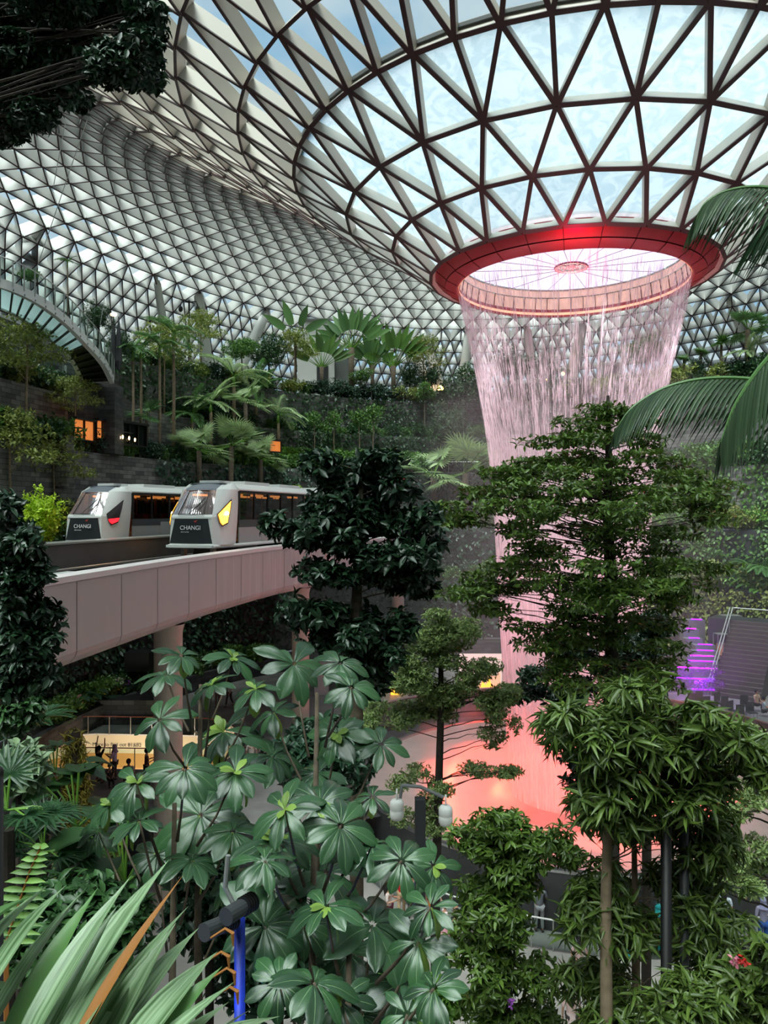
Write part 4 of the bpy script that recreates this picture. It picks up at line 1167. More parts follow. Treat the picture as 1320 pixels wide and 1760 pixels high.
# ============================================================ TERRACE PLANTING
for k_, sd, m_, h_, w_ in (('s_dark', 1, 'dark', 1.7, 1.9), ('s_mid', 2, 'mid', 1.5, 1.8), ('s_deep', 3, 'deep', 2.0, 2.0), ('s_olive', 4, 'olive', 1.8, 2.2), ('s_fresh', 5, 'fresh', 1.1, 1.6)):
    proto(k_, lambda: mk_shrub(sd, G[m_], h_, w_))
proto('lime', lambda: mk_shrub(8, G['lime'], 3.2, 1.9, .24, .14, 520, pads=9, name='lime_shrub'))
proto('t_round', lambda: mk_tree(11, G['mid'], M['bark'], 6.5, 4.6, 3.2, 620, .3, .16, .12))
proto('t_dark', lambda: mk_tree(12, G['dark'], M['darkbark'], 8, 4.8, 5.5, 1000, .3, .15, .15, pads=11))
proto('t_umb', lambda: mk_tree(13, G['olive'], M['palebark'], 8, 5.6, 3.2, 700, .26, .13, .1, pads=9, layered=True))
proto('t_slim', lambda: mk_tree(14, G['mid'], M['palebark'], 6, 2.0, 2.0, 260, .24, .12, .07, pads=5))
proto('t_deep', lambda: mk_tree(15, G['deep'], M['darkbark'], 5, 3.2, 3.2, 560, .3, .15, .1, pads=8))
proto('areca', lambda: mk_feather(21, G['palm'], 6.5, 8, 1.7, 20, .55, .06, .08))
proto('feather', lambda: mk_feather(22, G['fan'], 3.6, 12, 3.0, 28, .8, .07, .13))
proto('featherg', lambda: mk_feather(23, G['palm'], 2.6, 11, 2.6, 24, .7, .08, .12))
proto('fan', lambda: mk_fan(24, G['fan'], 2.2, 18, 1.1, .85, 22, .09))
proto('fand', lambda: mk_fan(25, G['palm'], 3.4, 16, 1.0, .8, 20, .09))
proto('yucca', lambda: mk_fan(26, G['mid'], 3.6, 20, .25, .8, 12, .07, .1, name='screw_palm'))
proto('trav', lambda: mk_traveller(27, G['mid'], 3.4))
proto('trav2', lambda: mk_traveller(28, G['palm'], 5.2, 15, 1.8, 2.7, .7, .28))
proto('bigleaf', lambda: mk_bigleaf(31, G['deep']))
proto('bigleaf2', lambda: mk_bigleaf(32, G['mid'], 1.3, 16, .8, .45))
proto('fan_tall', lambda: mk_fan(29, G['fan'], 4.6, 22, 1.15, .95, 24, .085))
proto('banana', lambda: mk_traveller(33, G['palm'], 5.2, 4, 1.2, 2.3, .8, .12, .95, name='banana_plant'))
rr = random.Random(5)
def PL(key, x, tier, t, s, label, cat, group=None, rz=None):
    p = tierpt(x, tier, t); return put(key, p, rr.uniform(0, 6.28) if rz is None else rz, s, label, cat, group)
# --- named, recognisable plants (photo column, tier, depth in bed, scale)
ONE = [
 ('trav', 553, 6, .06, .98, 'fan shaped traveller palm in front of the white lift tower', 'palm', 0.1),
 ('trav2', 604, 6, .10, 1.12, 'tallest traveller palm, right of the white lift tower', 'palm', -.25),
 ('trav2', 640, 6, .16, .82, 'traveller palm leaning behind the tallest one', 'palm', .5),
 ('trav', 676, 6, .10, 1.25, 'traveller palm with blades spreading to the right on the top terrace', 'palm', -.4),
 ('banana', 508, 6, .07, 1.15, 'banana plant with one tall hanging leaf left of the lift tower', 'plant', .3),
 ('t_round', 620, 6, .02, .55, 'small round green tree below the tallest traveller palm', 'tree', None),
 ('t_umb', 282, 5, .8, 1.0, 'broad umbrella crowned tree at the top of the left terraces', 'tree', None),
 ('t_umb', 345, 6, .15, .8, 'flat crowned tree in front of the nearly upright column', 'tree', None),
 ('t_round', 415, 6, .06, .8, 'round tree at the foot of the column leaning right', 'tree', None),
 ('t_dark', 462, 6, .04, .75, 'dark round tree left of the white lift tower', 'tree', None),
 ('t_umb', 506, 6, .04, .82, 'brownish layered tree against the left side of the lift tower', 'tree', None),
 ('t_umb', 728, 6, .08, .95, 'thin tree with a flat crown behind the traveller palms', 'tree', None),
 ('t_dark', 705, 6, .12, .62, 'dark tree behind the hedge right of the traveller palms', 'tree', None),
 ('t_dark', 742, 6, .05, .6, 'dark leafy tree left of the orange lamp', 'tree', None),
 ('t_dark', 800, 5, .5, 1.08, 'tall dark tree at the left edge of the waterfall', 'tree', None),
 ('t_dark', 770, 3, .5, .95, 'dark tree below the orange lamp beside the waterfall', 'tree', None),
 ('t_dark', 880, 6, .04, .85, 'dark tree seen through the left of the waterfall', 'tree', None),
 ('t_dark', 935, 6, .06, .75, 'tree seen through the middle of the waterfall', 'tree', None),
 ('yucca', 975, 6, .05, .9, 'spiky tree seen through the waterfall', 'tree', None),
 ('t_round', 1110, 6, .06, 1.0, 'round tree seen through the right of the waterfall', 'tree', None),
 ('fan', 800, 2, .8, 2.5, 'pale fan palm with a brown trunk left of the waterfall', 'palm', None),
 ('fan', 745, 2, .7, 2.3, 'wide pale fan palm above the dark glossy tree', 'palm', None),
 ('fand', 735, 1, .6, 1.5, 'fan palm half hidden left of the waterfall foot', 'palm', None),
 ('feather', 402, 5, .3, 1.3, 'largest pale feather palm on the middle terrace', 'palm', None),
 ('feather', 362, 4, .6, 1.2, 'feather palm with grey green fronds left of the largest one', 'palm', None),
 ('featherg', 440, 5, .6, 1.4, 'bright green feather palm above the fan palms', 'palm', None),
 ('feather', 478, 4, .4, 1.15, 'feather palm with drooping fronds beside the yellow green shrub', 'palm', None),
 ('featherg', 330, 4, .6, 1.2, 'feather palm behind the two slender palm trunks', 'palm', None),
 ('fan_tall', 342, 2, .5, 1.42, 'fan palm directly above the near train', 'palm', None),
 ('fan_tall', 398, 2, .5, 1.55, 'large pale fan palm in the middle of the palm group', 'palm', None),
 ('fan_tall', 448, 2, .6, 1.35, 'fan palm at the right end above the near train', 'palm', None),
 ('fan_tall', 422, 3, .3, 1.25, 'fan palm in the second row behind the palm group', 'palm', None),
 ('fand', 252, 3, .3, 1.0, 'fan palm in front of the stone wall with lit windows', 'palm', None),
 ('areca', 298, 3, .4, 1.6, 'tallest slender palm with a pale straight trunk on the left terraces', 'palm', None),
 ('areca', 274, 3, .2, 1.38, 'slender pale trunked palm left of the tallest one', 'palm', None),
 ('areca', 228, 3, .2, 1.25, 'slim palm in front of the right end of the lit windows', 'palm', None),
 ('areca', 242, 3, .6, 1.3, 'slim palm beside the end of the glass footbridge', 'palm', None),
 ('lime', 505, 2, .5, 1.15, 'tall yellow green shrub right of the palm group', 'shrub', None),
 ('t_slim', 617, 4, .3, .9, 'thin pale trunked tree on the hedge terrace, left of its pair', 'tree', None),
 ('t_slim', 642, 4, .3, 1.0, 'thin pale trunked tree on the hedge terrace, right of its pair', 'tree', None),
 ('t_slim', 574, 4, .5, .85, 'thin tree left of the pale trunked pair', 'tree', None),
 ('t_slim', 730, 5, .5, 1.05, 'thin pale trunk rising to the top terrace near the orange lamp', 'tree', None),
 ('t_slim', 540, 4, .3, .8, 'thin tree above the yellow green shrub', 'tree', None),
 ('t_umb', 46, 3, .8, .95, 'thin trunked tree in front of the left terrace wall, at the edge', 'tree', None),
 ('t_umb', 92, 2, .7, .78, 'bare thin trunked tree beside the pale stone pillar', 'tree', None),
 ('t_umb', 16, 2, .6, .9, 'olive crowned tree at the far left below the restaurant', 'tree', None),
 ('t_umb', 130, 3, .3, .62, 'low olive tree in front of the lit windows', 'tree', None),
 ('t_deep', 175, 3, .4, .5, 'small dark tree under the lit windows', 'tree', None),
 ('bigleaf2', 8, 2, .2, 1.6, 'plant with very large leaves at the far left', 'plant', None),
 ('yucca', 1205, 6, .05, 1.0, 'clump of spiky leaved trees right of the waterfall', 'tree', None),
 ('yucca', 1175, 6, .07, .9, 'spiky leaved tree touching the right edge of the waterfall', 'tree', None),
 ('fand', 1285, 6, .06, 1.5, 'tall fan palm before the column at the right edge', 'palm', None),
 ('yucca', 1240, 6, .10, 1.2, 'dark spiky tree left of the tall fan palm', 'tree', None),
 ('t_deep', 1200, 6, .02, .6, 'small bright conifer shaped tree right of the waterfall', 'tree', None),
 ('feather', 1285, 6, .03, .8, 'palm at the right edge behind the arching frond', 'palm', None),
]
for key, x, ti, t, s, lb, cat, rz in ONE: PL(key, x, ti, t, s, lb, cat, None, rz)
# palm and trees behind the glass footbridge
def at(key, x, y, d, s, lb, cat, rz=0): put(key, P(x, y, d), rz, s, lb, cat)
at('areca', 116, 545, 46.5, .52, 'dark feather palm rising behind the glass footbridge', 'palm')
at('t_round', 52, 512, 47, .3, 'small dark tree behind the footbridge railing, far left', 'tree')
at('t_dark', 168, 600, 52, .42, 'dark tree behind the right half of the footbridge', 'tree')
at('t_dark', 205, 640, 55, .4, 'dark tree right of the furled parasols', 'tree')
put('lime', P(78, 940, 39.5) , 0, .92, 'bright yellow green shrub left of the far train', 'shrub')
# --- rows of look-alike shrubs, by terrace
ZL = {0: ('low shrub in the lowest planter wall bed', 'shrubs in the lowest planter'), 1: ('shrub in the dark beds below the guideway', 'shrubs below the guideway'),
      2: ('shrub in the bed level with the trains', 'shrubs level with the trains'), 3: ('shrub on the walkway terrace wall', 'shrubs by the walkway'), 4: ('shrub in the long hedge terrace bed', 'hedge terrace shrubs'),
      5: ('shrub below the top terrace edge', 'shrubs below the top terrace'), 6: ('shrub on the top terrace edge', 'shrubs on the top terrace')}
def rowfill(ti, xs, keys, smin, smax, t0=.15, t1=.85):
    for x in xs:
        k = rr.choice(keys); PL(k, x + rr.uniform(-8, 8), ti, rr.uniform(t0, t1), rr.uniform(smin, smax), ZL[ti][0], 'shrub', ZL[ti][1])
rowfill(6, range(215, 860, 17), ['s_dark', 's_mid', 's_deep', 's_olive'], .7, 1.15, .0, .06)
rowfill(6, range(860, 1330, 17), ['s_dark', 's_olive', 's_deep'], .9, 1.5, .0, .05)
rowfill(5, range(300, 840, 20), ['s_dark', 's_mid', 's_deep'], .6, 1.0)
rowfill(5, range(0, 130, 20), ['s_dark', 's_olive'], .8, 1.2)
rowfill(4, range(480, 850, 13), ['s_fresh', 's_mid', 's_fresh'], .75, .95, .2, .6)
rowfill(3, range(-20, 130, 17), ['s_olive', 's_mid', 's_dark'], .8, 1.4)
rowfill(3, range(130, 830, 22), ['s_dark', 's_deep', 's_mid'], .7, 1.1)
rowfill(2, range(-20, 600, 16), ['s_dark', 's_deep', 's_olive', 's_mid'], .8, 1.4)
rowfill(2, range(600, 860, 17), ['s_mid', 's_dark'], .9, 1.5)
rowfill(1, range(80, 860, 20), ['s_dark', 's_deep', 's_mid'], .8, 1.3)
rowfill(0, range(90, 480, 15), ['s_mid', 's_dark', 's_fresh'], .7, 1.0)
rowfill(2, range(1120, 1330, 14), ['s_olive', 's_mid', 's_fresh'], 1.0, 1.6)
rowfill(1, range(1110, 1330, 14), ['s_olive', 's_mid', 's_fresh', 's_dark'], .9, 1.4)
rowfill(3, range(1120, 1330, 18), ['s_dark', 's_mid'], 1.0, 1.6)
for i, x in enumerate((352, 384, 415, 446, 180, 232, 262, 128, 150)):
    PL('bigleaf', x, 0 if x < 300 else 1, .4, 1.5 if x > 300 else 1.1, 'dark plant with large round leaves in the shade behind the guideway', 'plant', 'large leaved plants behind the guideway')
for i, x in enumerate((1150, 1190, 1235, 1275, 1310)):
    PL('bigleaf2', x, 1, .3, 1.2, 'broad leaved plant beside the purple lit cascade', 'plant', 'broad leaved plants above the stairs')
for x in (1215, 1290, 1312):
    PL('featherg', x, 1, .6, .8, 'tree fern like palm behind the purple lit cascade', 'palm', 'palms above the stairs')
# --- climbing green over the terrace walls: nobody could count it
def wallgreen(ti, x0, x1, n, m, ll, seed, zpow=1.0, lo=0, hi=1, name='wall_climber', label='climbing plants covering the terrace wall'):
    rs = np.random.RandomState(seed); a, b, z0, z1, _ = TIERS[ti]; pos = []; nr = []
    xs = rs.uniform(x0, x1, n)
    for x in xs:
        if math.sin(x * .031) * math.sin(x * .0117 + ti) + rs.uniform(-.6, 1.2) < 0: continue
        p = ell_at(x, a - .12, b - .12); q = lo + (hi - lo) * rs.rand() ** zpow; p.z = EYE + z0 + (z1 - z0) * q + .1; pos.append(p); v = Vector((C.x - p.x, C.y - p.y, 0)).normalized(); nr.append(v + Vector((0, 0, .5)))
    pos = np.array(pos); nr = np.array(nr); k = len(pos); dv = rs.normal(size=(k, 3)) * .5 + np.array([0, 0, -.7]) + nr * .3
    s = ll * (.6 + .8 * rs.rand(k)); me = leaf_mesh(name, m, pos + nr * .12 * rs.rand(k, 1), dv, nr + rs.normal(size=(k, 3)) * .4, s, s * .6, T_DIAMOND)
    tag(link(name, me), label, 'climbing plant', kind='stuff')
wallgreen(6, 200, 1340, 7500, G['dark'], .34, 1, 1, .2, 1, label='dark climbers over the wall below the top terrace')
wallgreen(5, 330, 860, 5000, G['dark'], .32, 2, .8, label='dark climbers over the wall behind the hedge terrace')
wallgreen(4, 470, 860, 3800, G['fresh'], .26, 3, 1, 0, 1.15, label='clipped yellow green hedge along the middle terrace')
wallgreen(3, 270, 860, 7500, G['deep'], .36, 4, 1, label='dark climbers over the wall behind the trains')
wallgreen(2, -40, 860, 8000, G['deep'], .4, 5, 1, label='deep green climbers behind the guideway')
wallgreen(1, 60, 860, 9000, G['deep'], .4, 6, 1, label='deep green climbers in the shade below the guideway')
wallgreen(3, 1090, 1340, 3500, G['mid'], .36, 7, 1, label='climbers over the upper wall right of the waterfall')
wallgreen(2, 1090, 1340, 3000, G['mid'], .36, 8, 1, label='climbers over the middle wall right of the waterfall')
wallgreen(1, 1090, 1340, 3000, G['olive'], .36, 9, 1, label='climbers above the stairs right of the waterfall')
# flowers in the low planter
for (x, y, c) in ((122, 1192, 'white'), (136, 1197, 'pink'), (198, 1203, 'yellow'), (204, 1190, 'white'), (215, 1196, 'purple'), (172, 1200, 'yellow'), (60, 1200, 'yellow'), (75, 1192, 'pink')):
    a, b, z0, z1, _ = TIERS[0]; p = ell_at(x, a + .7, b + .7); p.z = EYE + z1 + .55 + (1200 - y) * .03
    o = link('flower_clump', crown_mesh('flower_clump', G[c], [((0, 0, 0), (.28, .28, .2))], 26, 3, .13, .1, .05, seed=x, tmpl=T_DIAMOND), loc=p)
    tag(o, '%s flowers in the low planter %s' % (c, {122: 'near its left end', 136: 'beside the white ones', 198: 'below the orchids', 204: 'at the middle', 215: 'right of the middle', 172: 'in the left half', 60: 'behind the seated visitors', 75: 'above the seated visitors'}[x]), 'flowers')
# ============================================================ FOOTBRIDGE (upper left)
bp = [((-80, 470, 12.6, 37.5), (-90, 505, 12.6, 41.5)), ((0, 485, 12.0, 0), (0, 525, 12.0, 0)), ((60, 510, 11.6, 0), (40, 545, 11.6, 0)), ((110, 545, 11.0, 0), (80, 575, 11.0, 0)), ((150, 585, 10.2, 0), (112, 603, 10.2, 0)), ((180, 620, 9.6, 0), (130, 632, 9.6, 0)), ((196, 652, 9.0, 0), (138, 655, 9.0, 0))]
near = []; far = []
for a, b in bp:
    for (x, y, z, dd), lst in ((a, near), (b, far)):
        d = z * F / (880 - y); lst.append(((x - 660) / F * d, d, EYE + z))
near = [Vector(p) for p in catmull(near, 6)]; far = [Vector(p) for p in catmull(far, 6)]
br = empty('footbridge', near[-1], 'curved glass floored footbridge with steel edges, upper left', 'footbridge'); o = Vector(br.location)
N_ = len(near)
for lst in (near, far):
    mb = MB()
    for a, b in zip(lst[:-1], lst[1:]):
        a = a - o; b = b - o; mb.add([a - Vector((0, 0, .28)), b - Vector((0, 0, .28)), b + Vector((0, 0, .22)), a + Vector((0, 0, .22))], [(0, 1, 2, 3)])
        sd = (b - a).cross(Vector((0, 0, 1))).normalized() * .3 * (1 if lst is far else -1)
        mb.add([a - Vector((0, 0, .28)), b - Vector((0, 0, .28)), b - Vector((0, 0, .28)) + sd, a - Vector((0, 0, .28)) + sd], [(0, 1, 2, 3)])
    mb.build('edge_beam', M['silver'], br)
M['floorglass'] = mat('frosted glass floor panel', (176, 200, 198), .35); 
_t = M['floorglass'].node_tree; _tl = _t.nodes.new('ShaderNodeBsdfTranslucent'); _tl.inputs[0].default_value = lin((176, 204, 202)); _mx = _t.nodes.new('ShaderNodeMixShader'); _mx.inputs[0].default_value = .6
_t.links.new(_t.nodes['Principled BSDF'].outputs[0], _mx.inputs[1]); _t.links.new(_tl.outputs[0], _mx.inputs[2]); _t.links.new(_mx.outputs[0], _t.nodes['Material Output'].inputs[0])
gl = MB(); dk = MB(); cb = MB(); split = int(N_ * .66)
for i in range(N_ - 1):
    q = [near[i] - o, near[i + 1] - o, far[i + 1] - o, far[i] - o]; dn = Vector((0, 0, -.12))
    (gl if i < split else dk).add([p + dn for p in q], [(0, 1, 2, 3)])
    if i % 2 == 0: cb.bar(near[i] - o - Vector((0, 0, .2)), far[i] - o - Vector((0, 0, .2)), .1, .1)
gl.build('glass_floor', M['floorglass'], br); dk.build('solid_floor', M['black'], br); cb.build('cross_beams', M['dgrey'], br)
for lst in (near, far):
    g = MB(); r_ = MB()
    for a, b in zip(lst[:-1], lst[1:]):
        a = a - o; b = b - o; g.add([a + Vector((0, 0, .22)), b + Vector((0, 0, .22)), b + Vector((0, 0, 1.3)), a + Vector((0, 0, 1.3))], [(0, 1, 2, 3)])
    r_.tube([p - o + Vector((0, 0, 1.35)) for p in lst], .035, 6)
    g.build('glass_panel', M['railglass'], br); r_.build('handrail', M['rail'], br)
    for p in lst[::2]:
        s = MB(); s.bar(p - o, p - o + Vector((0, 0, 1.35)), .06, .06); s.build('post', M['rail'], br)
mb = MB(); c = (near[-1] + far[-1]) / 2
mb.box((c.x - .4, c.y + .9, EYE + 6.4), (3.2, 1.8, 4.8)); tag(mb.build('bridge_abutment', M['darkwall']), 'dark stone abutment under the end of the glass footbridge', 'abutment')
# hanging cables from the roof
for (x0, y0, x1, y1, d) in ((112, 212, 92, 320, 34), (150, 205, 60, 470, 36), (172, 560, 180, 510, 46)):
    a = P(x0, y0, d); b = P(x1, y1, d); mb = MB(); mb.tube([(0, 0, 0), b - a], .018, 5)
    tag(mb.build('cable', M['rail'], loc=a), {112: 'thin cable hanging from the roof, right one', 150: 'thin cable hanging from the roof to the footbridge', 172: 'slanting thin rod above the footbridge railing'}[x0], 'cable')
# furled dark parasols with a lamp
for (x, lb) in ((195, 'furled dark parasol with a lit lamp head, right of the footbridge'), (204, 'second furled dark parasol beside the lamp')):
    b = P(x, 655, 54); root = empty('furled_parasol', b, lb, 'parasol'); mb = MB(); mb.tube([(0, 0, 0), (0, 0, 4.6)], .05, 8); mb.build('pole', M['dgrey'], root)
    mb = MB(); mb.tube([(0, 0, .8), (0, 0, 1.4), (0, 0, 3.4), (0, 0, 4.4)], [.12, .26, .16, .05], 9); mb.build('canopy', M['dgrey'], root)
    if x == 195:
        mb = MB(); mb.ball((0, 0, 4.75), .2, sc=(1.3, 1, .7)); mb.build('lamp', mat('lamp glow', (255, 214, 180), .5, emit=2.5), root)
# ============================================================ RESTAURANT AND SHOPS ON THE LEFT TERRACES
M['glow'] = mat('lit shop interior', (232, 140, 80), .6, emit=.55, ecol=(255, 140, 70), noise=.5, nscale=.9)
M['glow2'] = mat('bright lamp', (255, 220, 170), .5, emit=5, ecol=(255, 210, 150))
def window_unit(x0, x1, y0, y1, ti, label, nm=3, glow='glow', wt=None):
    pa = ell_at(x0, TIERS[ti][0] - .1, TIERS[ti][1] - .1); pb = ell_at(x1, TIERS[ti][0] - .1, TIERS[ti][1] - .1); dm = (pa.y + pb.y) / 2
    zt = EYE + (880 - y0) / F * dm; zb = EYE + (880 - y1) / F * dm; root = empty('shop_window', (pa.x, pa.y, zb), label, 'shop window'); v = pb - pa; v.z = 0; h = zt - zb
    n_ = Vector((v.y, -v.x, 0)).normalized(); 
    back = MB(); back.add([(0, 0, 0), v, v + Vector((0, 0, h)), (0, 0, h)], [(0, 1, 2, 3)]); back.build('lit_interior', M[glow], root)
    fm = MB(); up = Vector((0, 0, 1))
    for k in range(nm + 1): fm.bar(v * k / nm + n_ * .1, v * k / nm + n_ * .1 + up * h, .12, .12)
    fm.bar(n_ * .1 + up * h, v + n_ * .1 + up * h, .5, .16); fm.bar(n_ * .1, v + n_ * .1, .2, .1); fm.build('frame', M['black'], root)
    sh = MB(); sh.bar(n_ * .12 + up * h * .55, v * .45 + n_ * .12 + up * h * .55, .1, .05); sh.build('shelf', M['dgrey'], root)
    g = MB(); g.add([n_ * .14, v + n_ * .14, v + n_ * .14 + up * h, n_ * .14 + up * h], [(0, 1, 2, 3)]); g.build('glass', M['railglass'], root)
    return root
window_unit(124, 160, 721, 757, 3, 'orange lit shop window left of its pair in the terrace wall', 2)
window_unit(163, 202, 724, 757, 3, 'orange lit shop window right of its pair in the terrace wall', 1)
window_unit(204, 250, 728, 766, 3, 'dim shop window with small bright lamps', 3, 'black')
window_unit(462, 482, 757, 777, 3, 'small orange lit opening behind the right fan palm', 1)
for (x, y) in ((206, 752), (211, 751), (222, 753), (232, 756)):
    p = P(x, y, ell_at(x, TIERS[3][0] - .6, TIERS[3][1] - .6).y); mb = MB(); mb.ball((0, 0, 0), .09, sc=(.7, .7, 1.5)); tag(mb.build('lamp', M['glow2'], loc=p), 'small bright lamp in front of the dim shop window', 'lamp', 'lamps by the dim shop window')
# pale stone pillar
p = P(95, 832, 47.5); mb = MB(); mb.box((0, 0, 0), (1.9, 1.2, 3.2)); q = mb.build('stone_pillar', M['stone2'], loc=(p.x, p.y, EYE + 3.2)); tag(q, 'pale block stone pillar left of the lit shop windows', 'pillar')
# restaurant on the terrace: rail, seats, umbrellas
rp = [ell_at(x, 33.4, 44.8) for x in np.linspace(-30, 128, 9)]
railing([(v.x, v.y, EYE + 9.4) for v in rp], 1.1, 'glass railing along the restaurant terrace, upper left')
mb = MB(); V = []
for v in rp: V += [(v.x, v.y, EYE + 7.9), (v.x, v.y, EYE + 9.4), (v.x - 6, v.y + 3, EYE + 9.4)]
mb.add(V, [(3 * k, 3 * k + 3, 3 * k + 4, 3 * k + 1) for k in range(8)] + [(3 * k + 1, 3 * k + 4, 3 * k + 5, 3 * k + 2) for k in range(8)], uv=[(i // 3 * 2.2, v[2]) for i, v in enumerate(V)]); tag(mb.build('wall_restaurant', M['stone']), kind='structure')
def dining(x, lb, c):
    v = ell_at(x, 34.4, 45.8); root = empty('dining_chair', (v.x, v.y, EYE + 9.4), lb, 'chair', 'white chairs in the terrace restaurant', rr.uniform(0, 6))
    a = MB(); a.box((0, 0, .45), (.5, .5, .05)); a.build('seat', M['white'], root); a = MB(); a.box((0, .24, .75), (.5, .05, .55)); a.build('backrest', M['white'], root)
    for sx_ in (-.22, .22):
        for sy_ in (-.22, .22): a = MB(); a.bar((sx_, sy_, 0), (sx_, sy_, .45), .03, .03); a.build('leg', M['white'], root)
for x in (12, 22, 33, 52, 63, 78, 92, 108): dining(x, 'white chair behind the restaurant railing, upper left', 0)
for (x, s) in ((72, 'white parasol over the restaurant terrace'), (96, 'smaller white parasol in the restaurant')):
    v = ell_at(x, 35.2, 46.5); root = empty('parasol', (v.x, v.y, EYE + 9.4), s, 'parasol'); a = MB(); a.tube([(0, 0, 0), (0, 0, 2.6)], .03, 6); a.build('pole', M['rail'], root); a = MB(); a.lathe([(1.3, 2.25), (.02, 2.8)], 8); a.build('canopy', M['white'], root)
v = ell_at(56, 35.0, 46.0); mb = MB(); mb.lathe([(.02, .45), (.45, .3), (.5, 0)], 14); tag(mb.build('pendant_lamp', mat('orange lampshade', (220, 120, 70), .5, emit=1.2), loc=(v.x, v.y, EYE + 12)), 'orange glowing lampshade over the restaurant', 'lamp')
mb = MB(); mb.box((0, 0, 0), (3.6, 3, 2.6)); v = ell_at(8, 36.4, 48); tag(mb.build('service_block', M['grey'], loc=(v.x, v.y, EYE + 11.6)), 'grey block behind the restaurant at the left edge', 'service block')
# walkway rail on the middle terrace
railing([tuple(ell_at(x, 31.0, 39.3)[:2]) + (EYE + 4.0,) for x in np.linspace(560, 850, 12)], 1.1, 'thin railing along the walkway below the hedge', post=1.5)
railing([tuple(ell_at(x, 34.2, 47.2)[:2]) + (EYE + 12.2,) for x in np.linspace(500, 860, 14)], 1.1, 'railing along the top terrace beside the lift tower', post=1.6)
# ============================================================ LIFT TOWERS ON THE TOP TERRACE
c0 = P(548, 690, 87); root = empty('lift_tower', (c0.x, c0.y, EYE + 12.1), 'white lift tower between the palms on the top terrace', 'lift tower')
mb = MB(); mb.box((-.2, 0, 3.1), (4.2, 3.0, 6.4)); mb.box((-.1, .3, 7.6), (2.9, 2.2, 4.8)); mb.build('shaft', M['white'], root)
mb = MB(); mb.box((.55, -1.55, 2.9), (1.3, .1, 3.0)); mb.build('window', M['dgrey'], root)
mb = MB(); mb.box((2.7, .3, 2.6), (1.5, 2.6, 5.4)); mb.build('glass_lobby', M['grey'], root); mb = MB(); mb.box((-.3, -.85, 9.8), (3.3, .2, .25)); mb.build('cornice', M['grey'], root)
c0 = P(1053, 695, 93); root = empty('lift_tower', (c0.x, c0.y, EYE + 12.1), 'open white lift frame seen through the right half of the waterfall', 'lift tower')
mb = MB()
for (x, y) in ((-1.3, 0), (1.1, 0), (-1.3, 1.8), (1.1, 1.8)): mb.bar((x, y, 0), (x, y, 6.2), .32 if x > 0 else .18, .32)
for z in (2.6, 3.5, 6.1): mb.box((-.1, .9, z), (2.7, 2.1, .28))
mb.build('frame', M['white'], root); mb = MB(); mb.box((-.1, .9, 4.8), (2.0, 1.5, 2.0)); mb.build('lift_cabin', M['grey'], root)
# spot lamp on the top terrace
for (x, y, d, e, lb) in ((757, 668, 92, 30, 'bright orange lamp at the foot of the leaning column'), (1046, 675, 92, 6, 'yellow lamp seen low through the waterfall'), (968, 642, 93, 8, 'yellow lamp seen through the middle of the waterfall'), (937, 653, 93, 5, 'small yellow lamp seen through the left of the waterfall')):
    if x == 1046: continue
    mb = MB(); mb.ball((0, 0, 0), .22 if x != 757 else .35); tag(mb.build('lamp', mat('orange lamp', (255, 190, 90), .5, emit=e, ecol=(255, 180, 80)), loc=P(x, y, d)), lb, 'lamp')
# ============================================================ STAIRS AND PURPLE CASCADE (right)
M['stepstone'] = mat('brown grey stair stone', (88, 80, 76), .6, noise=.15)
stx = 1250; s0 = Vector(((1226 - 660) / F * 53.5, 53.5, EYE - 13.0)); dirb = Vector((.62, .785, 0)); sidev = Vector((.785, -.62, 0))
st = empty('staircase', s0, 'dark stone staircase right of the purple lit cascade', 'staircase')
mb = MB(); NS = 18
for k in range(NS):
    c = dirb * (k * .33 + .2); mb.box(c + sidev * 1.4 + Vector((0, 0, (k + 1) * .26 / 2)), (3.2, .36, (k + 1) * .26), (0, 0, -math.atan2(.62, .785)))
mb.build('steps', M['stepstone'], st)
mb = MB(); mb.box(dirb * (NS * .33 + 1.2) + sidev * 1.0 + Vector((0, 0, NS * .26 / 2)), (6, 2.2, NS * .26), (0, 0, -math.atan2(.62, .785))); mb.build('landing', M['dgrey'], st)
for q in (-.35, -.15):
    mb = MB(); mb.tube([sidev * q + Vector((0, 0, .95)), sidev * q + dirb * (NS * .33) + Vector((0, 0, NS * .26 + .95))], .05, 8)
    for k in range(0, NS, 5): mb.bar(sidev * q + dirb * (k * .33) + Vector((0, 0, k * .26)), sidev * q + dirb * (k * .33) + Vector((0, 0, k * .26 + .95)), .05, .05)
    mb.build('handrail', M['rail'], st)
mb = MB(); mb.tube([sidev * -.2 + dirb * (NS * .33) + Vector((0, 0, NS * .26 + .95)), sidev * 3.4 + dirb * (NS * .33) + Vector((0, 0, NS * .26 + .95))], .04, 6); mb.build('top_rail', M['rail'], st)
cs_ = empty('cascade', s0 + Vector((-3, 1, 0)), 'stepped stone cascade edged with purple light strips', 'cascade')
M['purple'] = mat('purple light strip', (170, 40, 255), .4, emit=4, ecol=(118, 0, 255)); M['magenta'] = mat('magenta light strip', (240, 60, 255), .4, emit=4, ecol=(206, 0, 255))
strips = [(1188, 1206, 1064, 0), (1180, 1196, 1080, 1), (1184, 1202, 1096, 0), (1200, 1224, 1107, 0), (1198, 1226, 1117, 0), (1186, 1226, 1126, 1), (1183, 1229, 1135, 0), (1158, 1240, 1146, 1), (1150, 1235, 1164, 0), (1190, 1228, 1184, 0)]
so_ = Vector(cs_.location)
